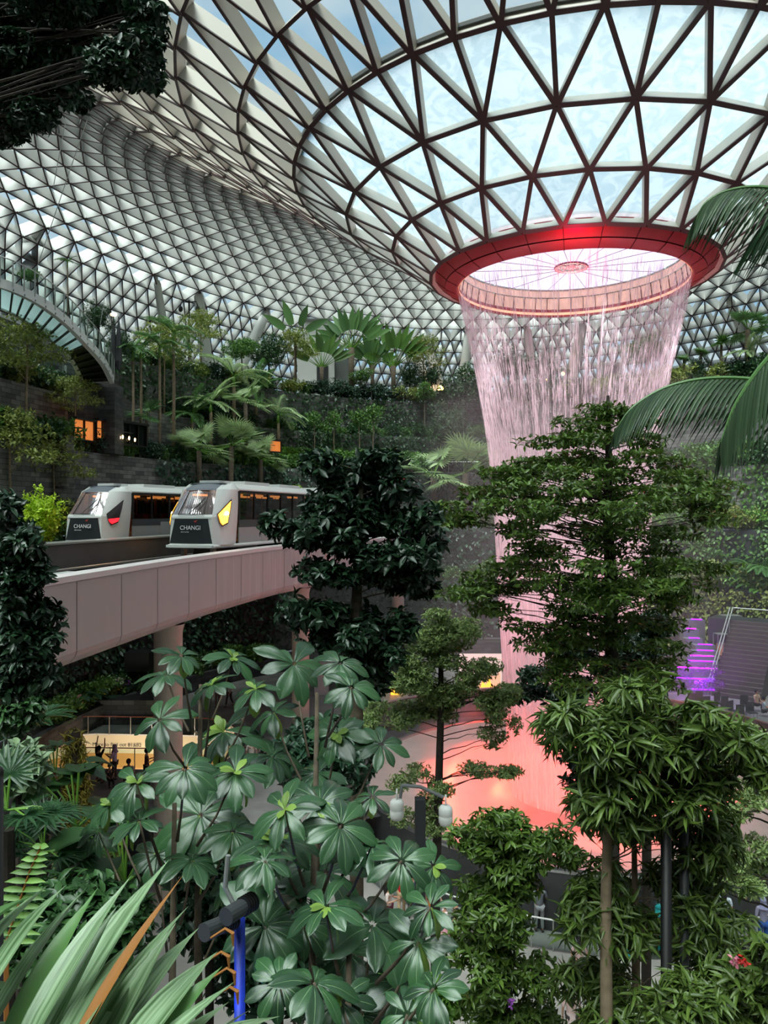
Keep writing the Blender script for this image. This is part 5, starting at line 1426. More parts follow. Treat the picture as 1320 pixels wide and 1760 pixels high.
for i, (x0, x1, y, mg) in enumerate(strips):
    d = 60.5 - i * .75; a = P(x0, y, d) - so_; b = P(x1, y + (x1 - x0) * .05, d) - so_
    mb = MB(); zb = EYE - 13.2 - so_.z; c = (a + b) / 2; mb.box((c.x, c.y + .35, (c.z + zb) / 2 - .06), ((b - a).length + .5, .8, c.z - zb)); stp = mb.build('step', M['grey'], cs_)
    mb = MB(); mb.bar(a, b, .07, .07); mb.build('light_strip', M['magenta' if mg else 'purple'], stp)
for (x, y, d) in ((1200, 1130, 54), (1205, 1175, 51.5)):
    l = bpy.data.lights.new('purple_light', 'POINT'); l.energy = 120; l.color = (.5, .05, 1); lo = bpy.data.objects.new('purple_light', l); COL.objects.link(lo); lo.location = P(x, y - 8, d)
for i, (x, y, d) in enumerate(((1175, 1162, 53), (1220, 1158, 53), (1190, 1185, 51.5), (1222, 1182, 51.5), (1197, 1035, 60))):
    o_ = link('planting', crown_mesh('planting', G['purple'] if i != 4 else G['deep'], [((0, 0, .2), (.9, .4, .35))], 60, 4, .2, .06, .1, seed=i, tmpl=T_DIAMOND), loc=P(x, y, d)); tag(o_, 'low planting on the purple lit cascade steps', 'plant', 'purple lit plants of the cascade')  # purple light of the strips is painted into the leaf colour
# glass display booths on the stairs landing
for (x, y, d, w, h, lb) in ((1255, 1092, 61, 1.5, 1.6, 'framed glass showcase above the stairs'), (1240, 1125, 58.5, .9, 1.6, 'lit glass showcase beside the top of the cascade')):
    root = empty('showcase', P(x, y, d), lb, 'showcase'); mb = MB()
    for sx_ in (-w / 2, w / 2):
        for sy_ in (-.4, .4): mb.bar((sx_, sy_, -.3), (sx_, sy_, h), .07, .07)
    mb.box((0, 0, h), (w, .85, .07)); mb.box((0, 0, -.25), (w, .85, .1)); mb.build('frame', M['rail'], root)
    mb = MB(); mb.box((0, .1, .4), (w * .6, .3, .9)); mb.build('display', mat('warm display', (200, 140, 110), .6, emit=.25), root)
# chairs rows in front of stairs
def mk_chair():
    root = empty('chair', (0, 0, 0)); a = MB(); a.box((0, 0, .44), (.46, .46, .05)); a.build('seat', M['dgrey'], root); a = MB(); a.box((0, .22, .72), (.46, .04, .5)); a.build('backrest', M['dgrey'], root)
    for sx_ in (-.2, .2):
        for sy_ in (-.2, .2): a = MB(); a.bar((sx_, sy_, 0), (sx_, sy_, .44), .035, .035); a.build('leg', M['steel'], root)
    return root
proto('chair', mk_chair)
for i, (x, y) in enumerate(((1192, 1216), (1206, 1212), (1218, 1222), (1238, 1214), (1250, 1222), (1262, 1230), (1282, 1220), (1292, 1232), (1232, 1232), (1276, 1238))):
    d = 13 * F / (y - 880 + 6); put('chair', ((x - 660) / F * d, d, EYE - 13), rr.uniform(-.6, .6), 1.15, 'dark chair with steel legs at the foot of the stairs', 'chair', 'chairs at the foot of the stairs')
# booths and posters behind the pool, left of the fall
root = empty('display_screen', (P(826, 1178, 52).x, 52, EYE - 13.0), 'lit display screen with orange flames picture behind the pool', 'screen'); w = 2.0
M['scr'] = mat('pale sky of the picture', (236, 214, 210), .5, emit=.5, ecol=(240, 214, 206)); M['scr2'] = mat('yellow blaze of the picture', (255, 190, 60), .5, emit=1.2, ecol=(255, 180, 50)); M['scr3'] = mat('orange haze of the picture', (244, 176, 140), .5, emit=.7, ecol=(246, 176, 140))
a = MB(); a.box((0, 0, 1.9), (2.9, .12, 2.7)); a.build('panel', M['scr'], root); a = MB(); a.add([(-.6, -.08, .7), (1.35, -.08, .7), (1.35, -.08, 2.0), (.9, -.08, 1.7), (.5, -.08, 1.9), (.1, -.08, 1.3), (-.3, -.08, 1.2)], [tuple(range(7))]); a.build('picture_haze', M['scr3'], root)
a = MB(); a.add([(-.1, -.1, .7), (1.2, -.1, .7), (1.1, -.1, 1.1), (.8, -.1, 1.0), (.6, -.1, 1.6), (.35, -.1, 1.1), (.1, -.1, 1.4)], [tuple(range(7))]); a.build('picture_flame', M['scr2'], root); a = MB(); a.box((-1.2, .1, .3), (.1, .4, .6)); a.box((1.2, .1, .3), (.1, .4, .6)); a.build('stand', M['dgrey'], root)
a = MB(); a.box((0, 0, 1.2), (.9, .1, 2.2)); tag(a.build('poster', M['white'], loc=(P(860, 1178, 52.5).x, 52.5, EYE - 13)), 'tall white poster panel right of the lit display screen', 'poster')
for (x, w, h, c, lb) in ((560, 1.6, 2.2, 'white', 'white booth panel behind the straight tree trunk'), (575, .8, 1.4, 'red', 'small red panel beside the white booth'), (650, 2.2, 1.0, 'cream', 'cream counter behind the fine leaved tree'), (680, .7, 1.3, 'amber', 'yellow lit stand behind the fine leaved tree')):
    a = MB(); a.box((0, 0, h / 2), (w, .5, h)); a.box((0, 0, h + .04), (w + .1, .6, .08)); tag(a.build('booth', M[c] if c != 'amber' else M['scr2'], loc=(P(x, 0, 54).x, 54, EYE - 13)), lb, 'booth')
# planter box wall segment and dark box
p = P(210, 1235, 46.8); a = MB(); a.box((0, 0, .75), (4.6, 1.2, 1.5)); tag(a.build('planter', M['darkwall'], loc=(p.x, p.y, EYE - 13)), 'raised dark stone planter with orchids on it', 'planter')
p = P(240, 1135, 50); a = MB(); a.box((0, 0, 0), (1.6, 1.2, 1.2)); tag(a.build('equipment_box', M['black'], loc=(p.x, p.y, p.z)), 'black box on the terrace below the guideway', 'box')
# blue tarpaulin and yellow ground mats seen low through the leaves
for (x0, y0, x1, y1, c, lb) in ((620, 1665, 660, 1700, (90, 140, 220), 'blue mat on the paving under the umbrella leaves'), (635, 1640, 665, 1664, (200, 206, 214), 'pale mat behind the blue one')):
    pa = [((x - 660) / F * 15.36 * F / (y - 880), 15.36 * F / (y - 880)) for x, y in ((x0, y1), (x1, y1), (x1, y0), (x0, y0))]
    a = MB(); a.prism(pa, EYE - 15.4, EYE - 15.34); tag(a.build('mat', mat('mat', c, .6)), lb, 'mat')
# ============================================================ LAMP POLES
pp_ = Vector(((722 - 660) / F * 14.5, 14.5, EYE - 15.4)); ht = P(0, 1372, 14.5).z - pp_.z
root = empty('loudspeaker_pole', pp_, 'dark square pole carrying two white drum loudspeakers', 'pole'); a = MB(); a.box((0, 0, ht / 2), (.2, .2, ht)); a.build('pole', M['dgrey'], root)
a = MB(); a.tube([(-.35, 0, ht + .25), (0, 0, ht + .22), (.45, 0, ht + .02)], .035, 8); a.tube([(-.35, 0, ht + .25), (-.38, 0, ht)], .03, 8); a.build('bracket', M['grey'], root)
for (x, y) in ((682, 1392), (766, 1402)):
    q = P(x, y, 14.4) - pp_; a = MB(); a.lathe([(.02, .20), (.10, .19), (.135, .14), (.135, .03), (.13, .02), (.13, -.01), (.135, -.02), (.135, -.12), (.10, -.18), (.02, -.19)], 20, q); a.tube([q + Vector((0, 0, .18)), q + Vector((0, 0, .4))], .02, 6); a.build('loudspeaker', M['white'], root, smooth=True)
# spotlight pole, the blue light on it painted into its colour
sp_ = Vector(((412 - 660) / F * 5.2, 5.2, EYE - 15.4)); ht = P(0, 1575, 5.2).z - sp_.z
M['bluelit_pole'] = mat('blue lit pole', (30, 60, 190), .4)
root = empty('spotlight_pole', sp_, 'blue lit pole with two ribbed dark spotlights among the leaves', 'pole'); a = MB(); a.tube([(0, 0, 0), (0, 0, ht)], .038, 12); a.build('pole', M['bluelit_pole'], root, smooth=True)
a = MB(); a.tube([(-.08, 0, ht + .42), (-.1, 0, ht + .2), (0, 0, ht)], .018, 8); a.build('arm', M['grey'], root)
for (x, y, x2, y2) in ((395, 1583, 350, 1603), (428, 1552, 388, 1576)):
    b = P(x, y, 5.1) - sp_; f_ = P(x2, y2, 4.9) - sp_; v = f_ - b; a = MB(); a.tube([b - v * .2, b, b + v * .35, b + v * .36, f_], [.04, .05, .05, .055, .058], 16); sl_ = a.build('spotlight', M['dgrey'], root)
    a = MB()
    for k in range(5): c = b - v * .15 + v * .1 * k; a.tube([c, c + v * .035], .064, 14)
    a.build('cooling_ribs', M['black'], sl_)
l = bpy.data.lights.new('blue_stage_light', 'SPOT'); l.energy = 14; l.color = (.1, .25, 1); l.spot_size = 1.2; lo = bpy.data.objects.new('blue_stage_light', l); COL.objects.link(lo); lo.location = P(300, 1900, 4.6); lo.rotation_euler = (sp_ + Vector((0, 0, ht)) - lo.location).to_track_quat('-Z', 'Y').to_euler()
# lamp post left of the nearly upright column
p = P(325, 640, 80); root = empty('lamp_post', p, 'black double headed lamp post left of the nearly upright column', 'lamp post'); a = MB(); a.tube([(0, 0, -1), (0, 0, 7.6)], .1, 8); a.build('pole', M['dgrey'], root)
for s in (-1, 1): a = MB(); a.tube([(0, 0, 7.4), (s * .8, 0, 7.5), (s * .9, 0, 7.0)], .07, 6); a.ball((s * .9, 0, 6.7), .25, sc=(1, 1, 1.3)); a.build('lamp_head', M['dgrey'], root)
# ============================================================ PEOPLE
JT = {'hip': (0, 0, .92), 'waist': (0, 0, 1.08), 'chest': (0, -.01, 1.30), 'neck': (0, 0, 1.47), 'headb': (0, -.01, 1.55), 'head': (0, -.02, 1.63), 'top': (0, -.01, 1.69)}
POSE = {
 'stand': dict(sl=(-.19, 0, 1.42), el=(-.25, .02, 1.13), hl=(-.24, -.06, .87), sr=(.19, 0, 1.42), er=(.25, .02, 1.13), hr=(.24, -.06, .87), kl=(-.10, -.01, .49), fl=(-.11, .03, .08), kr=(.10, -.01, .49), fr=(.11, .03, .08)),
 'walk': dict(sl=(-.19, 0, 1.42), el=(-.24, .1, 1.15), hl=(-.23, .08, .9), sr=(.19, 0, 1.42), er=(.25, -.1, 1.15), hr=(.22, -.26, .97), kl=(-.10, -.14, .50), fl=(-.10, -.24, .08), kr=(.10, .06, .50), fr=(.10, .32, .14)),
 'arms': dict(sl=(-.19, 0, 1.43), el=(-.30, -.05, 1.68), hl=(-.28, -.08, 1.96), sr=(.17, 0, 1.44), er=(.20, -.03, 1.74), hr=(.14, -.05, 2.03), kl=(-.11, -.02, .49), fl=(-.16, .0, .08), kr=(.11, -.06, .50), fr=(.17, -.05, .08)),
 'hold': dict(sl=(-.19, 0, 1.42), el=(-.27, -.05, 1.15), hl=(-.12, -.30, 1.22), sr=(.19, 0, 1.42), er=(.26, -.06, 1.15), hr=(.10, -.32, 1.25), kl=(-.10, -.01, .49), fl=(-.11, .03, .08), kr=(.10, -.04, .49), fr=(.11, -.03, .08)),
 'lean': dict(sl=(-.19, 0, 1.42), el=(-.34, -.22, 1.28), hl=(-.50, -.40, 1.20), sr=(.19, 0, 1.42), er=(.25, .02, 1.13), hr=(.24, -.06, .87), kl=(-.10, -.01, .49), fl=(-.11, .03, .08), kr=(.10, -.01, .49), fr=(.11, .03, .08)),
}
SEAT = {k: (v[0], v[1], v[2] - .47) for k, v in JT.items()}
POSE['sit'] = dict(sl=(-.19, 0, .95), el=(-.24, -.08, .68), hl=(-.12, -.28, .58), sr=(.19, 0, .95), er=(.24, -.08, .68), hr=(.12, -.28, .58), kl=(-.11, -.42, .48), fl=(-.12, -.44, .06), kr=(.11, -.42, .48), fr=(.12, -.44, .06))
def skinmesh(name, verts, edges, root_i=0, sub=1):
    me = bpy.data.meshes.new(name); me.from_pydata([v[0] for v in verts], edges, []); ob = bpy.data.objects.new(name, me); COL.objects.link(ob)
    sk = ob.modifiers.new('s', 'SKIN'); ob.modifiers.new('sub', 'SUBSURF').levels = sub
    for i, v in enumerate(me.skin_vertices[0].data): v.radius = (verts[i][1], verts[i][2] if len(verts[i]) > 2 else verts[i][1]); v.use_root = (i == root_i)
    dg = bpy.context.evaluated_depsgraph_get(); out = bpy.data.meshes.new_from_object(ob.evaluated_get(dg)); out.name = name
    bpy.data.objects.remove(ob); out.polygons.foreach_set('use_smooth', [True] * len(out.polygons)); return out
def mixp(a, b, t): return tuple(x + (y - x) * t for x, y in zip(a, b))
CACHE = {}
def figure(pose):
    if pose in CACHE: return CACHE[pose]
    J = dict(SEAT if pose == 'sit' else JT); J.update(POSE[pose]); out = {}
    hip = J['hip']; hl = (-.095, 0, hip[2] - .04); hr = (.095, 0, hip[2] - .04)
    def ext(a, b, l): 
        v = Vector(b) - Vector(a); return tuple(Vector(b) + v.normalized() * l)
    def foot(f): return (f[0], f[1] - .13, .045)
    V = [(hip, .13, .10), (J['waist'], .115, .085), (J['chest'], .14, .10), (J['neck'], .052), (J['headb'], .062), (J['head'], .088, .1), (J['top'], .06),
         (J['sl'], .055), (J['el'], .038), (J['hl'], .026), (ext(J['el'], J['hl'], .09), .03, .014), (J['sr'], .055), (J['er'], .038), (J['hr'], .026), (ext(J['er'], J['hr'], .09), .03, .014),
         (hl, .085), (J['kl'], .056), (J['fl'], .036), (foot(J['fl']), .035, .025), (hr, .085), (J['kr'], .056), (J['fr'], .036), (foot(J['fr']), .035, .025)]
    E = [(0, 1), (1, 2), (2, 3), (3, 4), (4, 5), (5, 6), (2, 7), (7, 8), (8, 9), (9, 10), (2, 11), (11, 12), (12, 13), (13, 14), (0, 15), (15, 16), (16, 17), (17, 18), (0, 19), (19, 20), (20, 21), (21, 22)]
    # fingers and thumb
    for (w_, h_, side) in ((9, 10, -1), (13, 14, 1)):
        a = Vector(V[w_][0]); b = Vector(V[h_][0]); v = (b - a).normalized(); s = v.cross(Vector((0, 1, 0)));
        s = s.normalized() if s.length > .1 else Vector((1, 0, 0))
        for k, (o_, l_) in enumerate(((-.024, .062), (-.008, .074), (.008, .07), (.024, .055))):
            i0 = len(V); V.append((tuple(b + s * o_ + v * .015), .0085)); V.append((tuple(b + s * o_ * 1.2 + v * (.015 + l_ * .55)), .0078)); V.append((tuple(b + s * o_ * 1.2 + v * (.012 + l_) + Vector((0, -.012, 0))), .0065)); E += [(h_, i0), (i0, i0 + 1), (i0 + 1, i0 + 2)]
        i0 = len(V); m_ = a.lerp(b, .45); V.append((tuple(m_ + s * -.034 * side), .01)); V.append((tuple(m_ + s * -.052 * side + v * .035), .0085)); E += [(h_, i0), (i0, i0 + 1)]
    i0 = len(V); hd = J['head']; V.append(((hd[0], hd[1] - .105, hd[2] - .012), .012)); E.append((5, i0))
    out['body'] = skinmesh('body', V, E)
    S = [(J['waist'], .14, .115), (hip, .145, .12), (J['chest'], .16, .12), ((0, 0, J['neck'][2] - .05), .07), (J['sl'], .068), (mixp(J['sl'], J['el'], .9), .052), (J['sr'], .068), (mixp(J['sr'], J['er'], .9), .052)]
    out['shirt'] = skinmesh('shirt', S, [(0, 1), (0, 2), (2, 3), (2, 4), (4, 5), (2, 6), (6, 7)])
    S2 = S + [(mixp(J['el'], J['hl'], .9), .036), (mixp(J['er'], J['hr'], .9), .036)]
    out['long'] = skinmesh('shirt', S2, [(0, 1), (0, 2), (2, 3), (2, 4), (4, 5), (2, 6), (6, 7), (5, 8), (7, 9)])
    T = [(hip, .145, .12), (hl, .10), (J['kl'], .072), (mixp(J['kl'], J['fl'], .92), .056), (hr, .10), (J['kr'], .072), (mixp(J['kr'], J['fr'], .92), .056)]
    out['trousers'] = skinmesh('trousers', T, [(0, 1), (1, 2), (2, 3), (0, 4), (4, 5), (5, 6)])
    mb = MB(); zb = J['kl'][2] - .2 if pose != 'sit' else .4
    mb.lathe([(.13, hip[2] + .12), (.17, hip[2] - .05), (.22, (hip[2] + zb) / 2), (.27, zb)], 18); out['skirt'] = rawmesh('skirt', mb.v, mb.f, [], mb.m, True)
    h = J['head']; mb = MB(); mb.ball((h[0], h[1] + .022, h[2] + .02), .112, n=14, k=10, sc=(.92, 1, 1.08)); 
    keep = [v for v in mb.v]
    V2 = [(x, (y if not (z < h[2] + .05 and y < h[1] - .04) else h[1] - .03), z) for x, y, z in keep]; out['hair'] = rawmesh('hair', V2, mb.f, [], mb.m, True)
    mb = MB(); mb.ball((h[0], h[1] + .02, h[2] + .02), .115, n=14, k=10, sc=(.92, 1, 1.05)); V2 = [(x, (y if not (z < h[2] + .05 and y < h[1] - .04) else h[1] - .03), z) for x, y, z in mb.v]; n0 = len(V2)
    mb2 = MB(); mb2.lathe([(.10, h[2] - .03), (.115, h[2] - .12), (.17, h[2] - .24)], 14, (h[0], h[1] + .03, 0)); out['scarf'] = rawmesh('headscarf', V2 + mb2.v, mb.f + [tuple(i + n0 for i in f) for f in mb2.f], [], None, True)
    mb = MB(); mb.ball((h[0], h[1] + .022, h[2] + .02), .115, n=14, k=10, sc=(.92, 1, 1.05)); V2 = [(x, (y if not (z < h[2] + .05 and y < h[1] - .04) else h[1] - .03), z) for x, y, z in mb.v]; n0 = len(V2)
    mb2 = MB(); mb2.tube([(h[0], h[1] + .08, h[2] + .04), (h[0], h[1] + .12, h[2] - .14), (h[0], h[1] + .13, h[2] - .36)], [.09, .10, .05], 10); out['longhair'] = rawmesh('hair', V2 + mb2.v, mb.f + [tuple(i + n0 for i in f) for f in mb2.f], [], None, True)
    mb = MB()
    for s in (-.032, .032): mb.ball((h[0] + s, h[1] - .098, h[2] + .012), .010, n=6, k=4)
    mb.box((h[0], h[1] - .098, h[2] - .045), (.04, .008, .008)); out['face'] = rawmesh('face_features', mb.v, mb.f, [], mb.m)
    mb = MB()
    for f_ in (J['fl'], J['fr']): mb.ball((f_[0], f_[1] - .06, .05), .05, n=8, k=6, sc=(.95, 2.4, .95))
    out['shoes'] = rawmesh('shoes', mb.v, mb.f, [], mb.m, True)
    CACHE[pose] = out; return out
CM = {}
def cmat(rgb):
    if rgb not in CM: CM[rgb] = mat('cloth', rgb, .8, noise=.08, nscale=12)
    return CM[rgb]
def person(loc, rz, pose, label, top, bottom, s=1.0, hair='hair', haircol=(24, 19, 18), sleeves='shirt', skirt=False, shoes=(40, 40, 42), skin='skin', group=None):
    fg = figure(pose); root = empty('person', loc, label, 'person', group, rz); root.scale = (s, s, s)
    def add(k, nm, m): 
        o = bpy.data.objects.new(nm, fg[k]); COL.objects.link(o); o.parent = root
        if not fg[k].materials: fg[k].materials.append(m)
        o.material_slots[0].link = 'OBJECT'; o.material_slots[0].material = m; return o
    b = add('body', 'body', M[skin]); add('face', 'face_features', M['black']); add(sleeves, 'shirt', cmat(top)); add('trousers', 'trousers', cmat(bottom if not skirt else (60, 56, 56)))
    if skirt: add('skirt', 'skirt', cmat(bottom))
    add({'hair': 'hair', 'long': 'longhair', 'scarf': 'scarf'}[hair], 'hair' if hair != 'scarf' else 'headscarf', cmat(haircol)); add('shoes', 'shoes', cmat(shoes)); return root
def gp(x, yfeet, z): d = -z * F / (yfeet - 880); return ((x - 660) / F * d, d, EYE + z)
LG = -13.0; LL_ = -15.4; BACK = PI; S9 = .47
person(gp(170, 1346, LG), 2.7, 'arms', 'dancer with both arms raised before the cream oval, in patterned trousers', (30, 30, 32), (150, 100, 84), 1.02)
person(gp(197, 1342, LG), -1.6, 'hold', 'woman in a lilac top and headscarf before the cream oval', (196, 172, 196), (96, 74, 66), 1.0, 'scarf', (176, 140, 164), 'long')
person(gp(188, 1350, LG), .6, 'sit', 'child in dark clothes crouching between the dancer and the lilac dressed woman', (70, 56, 52), (40, 34, 32), .8)
person(gp(221, 1374, LG), BACK, 'stand', 'man in a grey t shirt seen from behind, below the lettering', (150, 140, 136), (60, 60, 66), 1.05, skin='skin2')
person(gp(252, 1350, LG), 2.0, 'hold', 'person in dark clothes and a black cap right of the man in grey', (90, 50, 46), (40, 36, 36), 1.0, haircol=(14, 13, 14))
person(gp(70, 1362, LG), BACK + .4, 'stand', 'woman with long black hair and a pale pink top, left of the mossy post', (226, 188, 172), (120, 50, 60), 1.02, 'long', sleeves='shirt')
person(gp(146, 1386, LG), BACK - .3, 'stand', 'person with black hair and a cream shirt right of the mossy post', (226, 200, 170), (90, 80, 70), 1.0)
person(gp(70, 1238, LG), .2, 'stand', 'visitor in pale blue clothes standing by the low planter', (190, 208, 220), (176, 196, 208), .98, haircol=(190, 150, 130))
person(gp(92, 1236, LG), 1.0, 'sit', 'visitor with violet hair sitting on the low planter', (96, 120, 180), (40, 50, 60), 1.0, haircol=(110, 70, 150), sleeves='long')
person(gp(374, 1216, LG), .1, 'stand', 'person in a white shirt under the guideway, left of two', (232, 226, 222), (120, 90, 80), 1.0, 'long')
person(gp(394, 1214, LG), -.4, 'walk', 'person in a white shirt under the guideway, right of two', (236, 230, 226), (60, 50, 50), 1.0)
person(gp(432, 1330, LG), .3, 'stand', 'person in a white top with an orange bag among the umbrella leaves', (238, 226, 216), (60, 60, 64), 1.0, 'long')
person(gp(452, 1326, LG), 2.8, 'stand', 'person in a black top behind the umbrella leaves', (24, 24, 26), (30, 30, 34), 1.0)
person(gp(418, 1286, LG), 2.2, 'stand', 'person in a white cap beyond the umbrella leaves', (110, 120, 130), (70, 70, 76), 1.0, haircol=(226, 222, 218))
person(gp(690, 1575, LL_), BACK, 'walk', 'person in a red top and beige trousers by the pool railing', (206, 30, 36), (196, 166, 130), 1.0)
person(gp(708, 1578, LL_), BACK, 'stand', 'person in a denim jacket leaning at the pool railing', (64, 84, 116), (60, 74, 100), 1.0, sleeves='long')
person(gp(668, 1600, LL_), 1.2, 'hold', 'person in a pale top with dark hair, left of the red top', (226, 206, 200), (90, 30, 50), 1.0, 'long')
person(gp(742, 1585, LL_), .6, 'walk', 'person in a teal sash and orange trousers right of the dark pole', (30, 120, 100), (206, 120, 50), 1.0)
person(gp(765, 1622, LL_), -1.2, 'walk', 'girl in a pink dress with a white shirt on the paving', (244, 222, 226), (238, 168, 184), .82, skirt=True)
person(gp(784, 1624, LL_), -1.4, 'walk', 'person in black walking beside the girl in the pink dress', (24, 24, 26), (24, 24, 28), .95)
person(gp(927, 1602, LL_), BACK, 'hold', 'man in a grey shirt holding a brown bag at the pool railing', (120, 122, 128), (150, 150, 152), 1.05, skin='skin2')
person(gp(996, 1700, LL_), BACK, 'stand', 'person with a black bun hairstyle seen from behind', (216, 180, 176), (60, 50, 50), 1.0, 'long')
person(gp(982, 1800, LL_), BACK, 'stand', 'person in a pink and white dress at the bottom of the picture', (230, 196, 190), (226, 200, 196), 1.0, 'long', skirt=True)
person(gp(1079, 1648, LL_), 1.8, 'stand', 'child in turquoise trousers between the pale trunks', (34, 150, 170), (30, 160, 180), .8)
person(gp(1108, 1640, LL_), .4, 'stand', 'person in a white shirt left of the black post', (220, 232, 226), (90, 96, 100), .92)
person(gp(1131, 1640, LL_), BACK, 'stand', 'woman in a turquoise dress at the black post', (20, 160, 168), (20, 150, 160), 1.0, 'scarf', (30, 150, 150), 'long', True)
person(gp(1165, 1760, LL_), BACK, 'stand', 'man in a black shirt seen from behind, lower right', (22, 22, 24), (60, 60, 66), 1.02)
person(gp(1208, 1622, LL_), 1.0, 'hold', 'person in a pale green top by the pool wall', (190, 220, 210), (120, 130, 150), 1.0)
person(gp(1245, 1610, LL_), 2.6, 'stand', 'person in a white and blue top right of the pale green one', (214, 224, 234), (50, 70, 130), 1.0, 'long')
person(gp(1312, 1630, LL_), BACK, 'lean', 'person in a lilac hooded top and blue jeans leaning on the railing, right edge', (150, 146, 170), (40, 84, 160), 1.03, 'scarf', (150, 150, 186), 'long')
person(gp(1290, 1662, LL_), BACK, 'sit', 'person with black hair and a striped top sitting with a pram, right edge', (90, 92, 96), (30, 30, 32), 1.1, 'hair')
person((P(529, 690, 86).x, 85.6, EYE + 12.1), .2, 'hold', 'person in white on the top terrace left of the lift tower', (230, 226, 222), (90, 80, 80), 1.0)
person((P(521, 690, 86).x, 85.8, EYE + 12.1), .9, 'stand', 'person in a pink top beside the one in white on the top terrace', (214, 150, 150), (60, 60, 70), 1.0)
person((P(694, 690, 88).x, 86.0, EYE + 12.1), .2, 'stand', 'person in a pale coat on the top terrace right of the traveller palms', (232, 206, 190), (200, 190, 180), 1.0)
person(gp(1300, 1222, LG), .5, 'sit', 'person in a beige top sitting at the foot of the stairs', (216, 186, 160), (40, 36, 36), 1.1)
person(gp(1313, 1232, LG), 1.2, 'sit', 'person in a pale blue top sitting near the right edge below the stairs', (190, 214, 222), (60, 60, 66), 1.0)
for (x, yf, tp, bt, lb) in ((648, 1172, (226, 210, 206), (90, 80, 76), 'distant visitor in a pale top behind the fine leaved tree'), (690, 1176, (236, 196, 80), (60, 56, 60), 'distant visitor in a yellow top near the yellow lit stand'), (705, 1182, (110, 60, 60), (40, 40, 46), 'distant visitor in a maroon top near the yellow lit stand'), (530, 1160, (60, 60, 66), (40, 40, 40), 'distant visitor in dark clothes beside the white booth')):
    person(gp(x, yf + 14, LG), R.uniform(0, 6), 'stand', lb, tp, bt, 1.0)
# ============================================================ NEAR TREES
# big layered tree in front of the waterfall
LEV = [(695, 1035, 1060, .9), (718, 985, 1095, 1), (742, 925, 1120, 1), (775, 905, 1155, 1), (800, 845, 1190, 1), (826, 800, 1235, 1), (850, 755, 1228, 1), (872, 775, 1225, .9), (900, 870, 1170, .9), (930, 900, 1140, .8),
       (958, 850, 1240, 1), (985, 800, 1200, 1), (1005, 775, 1175, 1), (1030, 830, 1150, .9), (1060, 870, 1155, .9), (1092, 920, 1160, .9), (1128, 960, 1150, .9), (1160, 955, 1140, .8)]
D0 = 15.0
rr = random.Random(41); pads = []
for (y, xl, xr, dens) in LEV:
    w = (xr - xl) / 2; n = max(3, int(w / 15 * dens))
    for i in range(n):
        a = 2 * PI * (i + rr.random() * .7) / n; q = rr.uniform(.2, 1.0) ** .8
        ext = (1045 - xl) if math.cos(a) < 0 else (xr - 1045)
        if i == 0: a, q = PI, .93
        if i == 1: a, q = 0, .93
        ext = (1045 - xl) if math.cos(a) < 0 else (xr - 1045)
        x = 1045 + math.cos(a) * q * ext; dd = D0 + math.sin(a) * q * w * D0 / F * .9
        pads.append((x, y + 16 + rr.uniform(-8, 8), 42 * rr.uniform(.7, 1.2), 6 * rr.uniform(.7, 1.4), dd))
def px_tree(name, label, cat, x, d, pads5, base_z, tr, m, bark, n, k, ll, lw, seed, trunk, group=None, extra=None, **kw):
    base = Vector(((x - 660) / F * d, d, EYE + base_z)); root = empty(name, base, label, cat, group); PD = []
    for (px, py, rx, ry, dd) in pads5:
        c = P(px, py, dd) - base; s = dd / F; PD.append((tuple(c), (rx * s, rx * s * .9, ry * s)))
    link('foliage', crown_mesh('foliage', m, PD, n, k, ll, lw, seed=seed, **kw), root)
    tp = [P(a, b, c) - base for a, b, c in trunk]; tp = [Vector((0, 0, 0))] + tp if base_z < tp[0].z + base.z - EYE - .2 else tp
    tb = MB(); nT = len(tp); tb.tube(tp, [tr * (1 - .8 * (i / (nT - 1)) ** 1.6) for i in range(nT)], 12); tb.build('trunk', bark, root, smooth=True)
    bb = MB(); rq = random.Random(seed)
    for i, (c, r) in enumerate(PD):
        c = Vector(c); z0 = min(c.z - .16 * math.hypot(c.x - tp[-1].x, c.y - tp[-1].y) - .05, tp[-1].z); q = tp[-1]
        for a, b in zip(tp[:-1], tp[1:]):
            if a.z <= z0 <= b.z: q = a.lerp(b, (z0 - a.z) / max(1e-6, b.z - a.z)); break
        rb = tr * (.22 if len(PD) < 30 else .11); branch_mb(bb, q, c, rb, rb * .3, .05, 5, i)
        for j in range(4):
            e = c + Vector((rq.uniform(-.85, .85) * r[0], rq.uniform(-.85, .85) * r[1], rq.uniform(-.2, .5) * r[2])); branch_mb(bb, q.lerp(c, rq.uniform(.6, 1)), e, rb * .28, rb * .12, .02, 3, i * 9 + j, sides=4)
    bb.build('branches', bark, root); return root
px_tree('layered_tree', 'large dark tree with flat tiers of branches in front of the waterfall', 'tree', 1052, D0, pads, -15.4, .15, G['n_mid'], M['darkbark'], 9500, 4, .13, .055, 51,
        [(1052, 1200, D0), (1050, 1000, D0), (1044, 880, D0), (1046, 780, D0), (1045, 680, D0)], tmpl=T_OVATE, up=.5, tw=.14, shell=.2, flat=.8, radial=True)
def blobs(lst, d, th, seed):
    q = random.Random(seed); out = []
    for x, y, rx, ry in lst:
        for k in range(3):
            out.append((x + q.uniform(-.75, .75) * rx, y + q.uniform(-.8, .8) * ry, rx * q.uniform(.4, .75), ry * q.uniform(.35, .65), d + q.uniform(-th, th)))
    return out
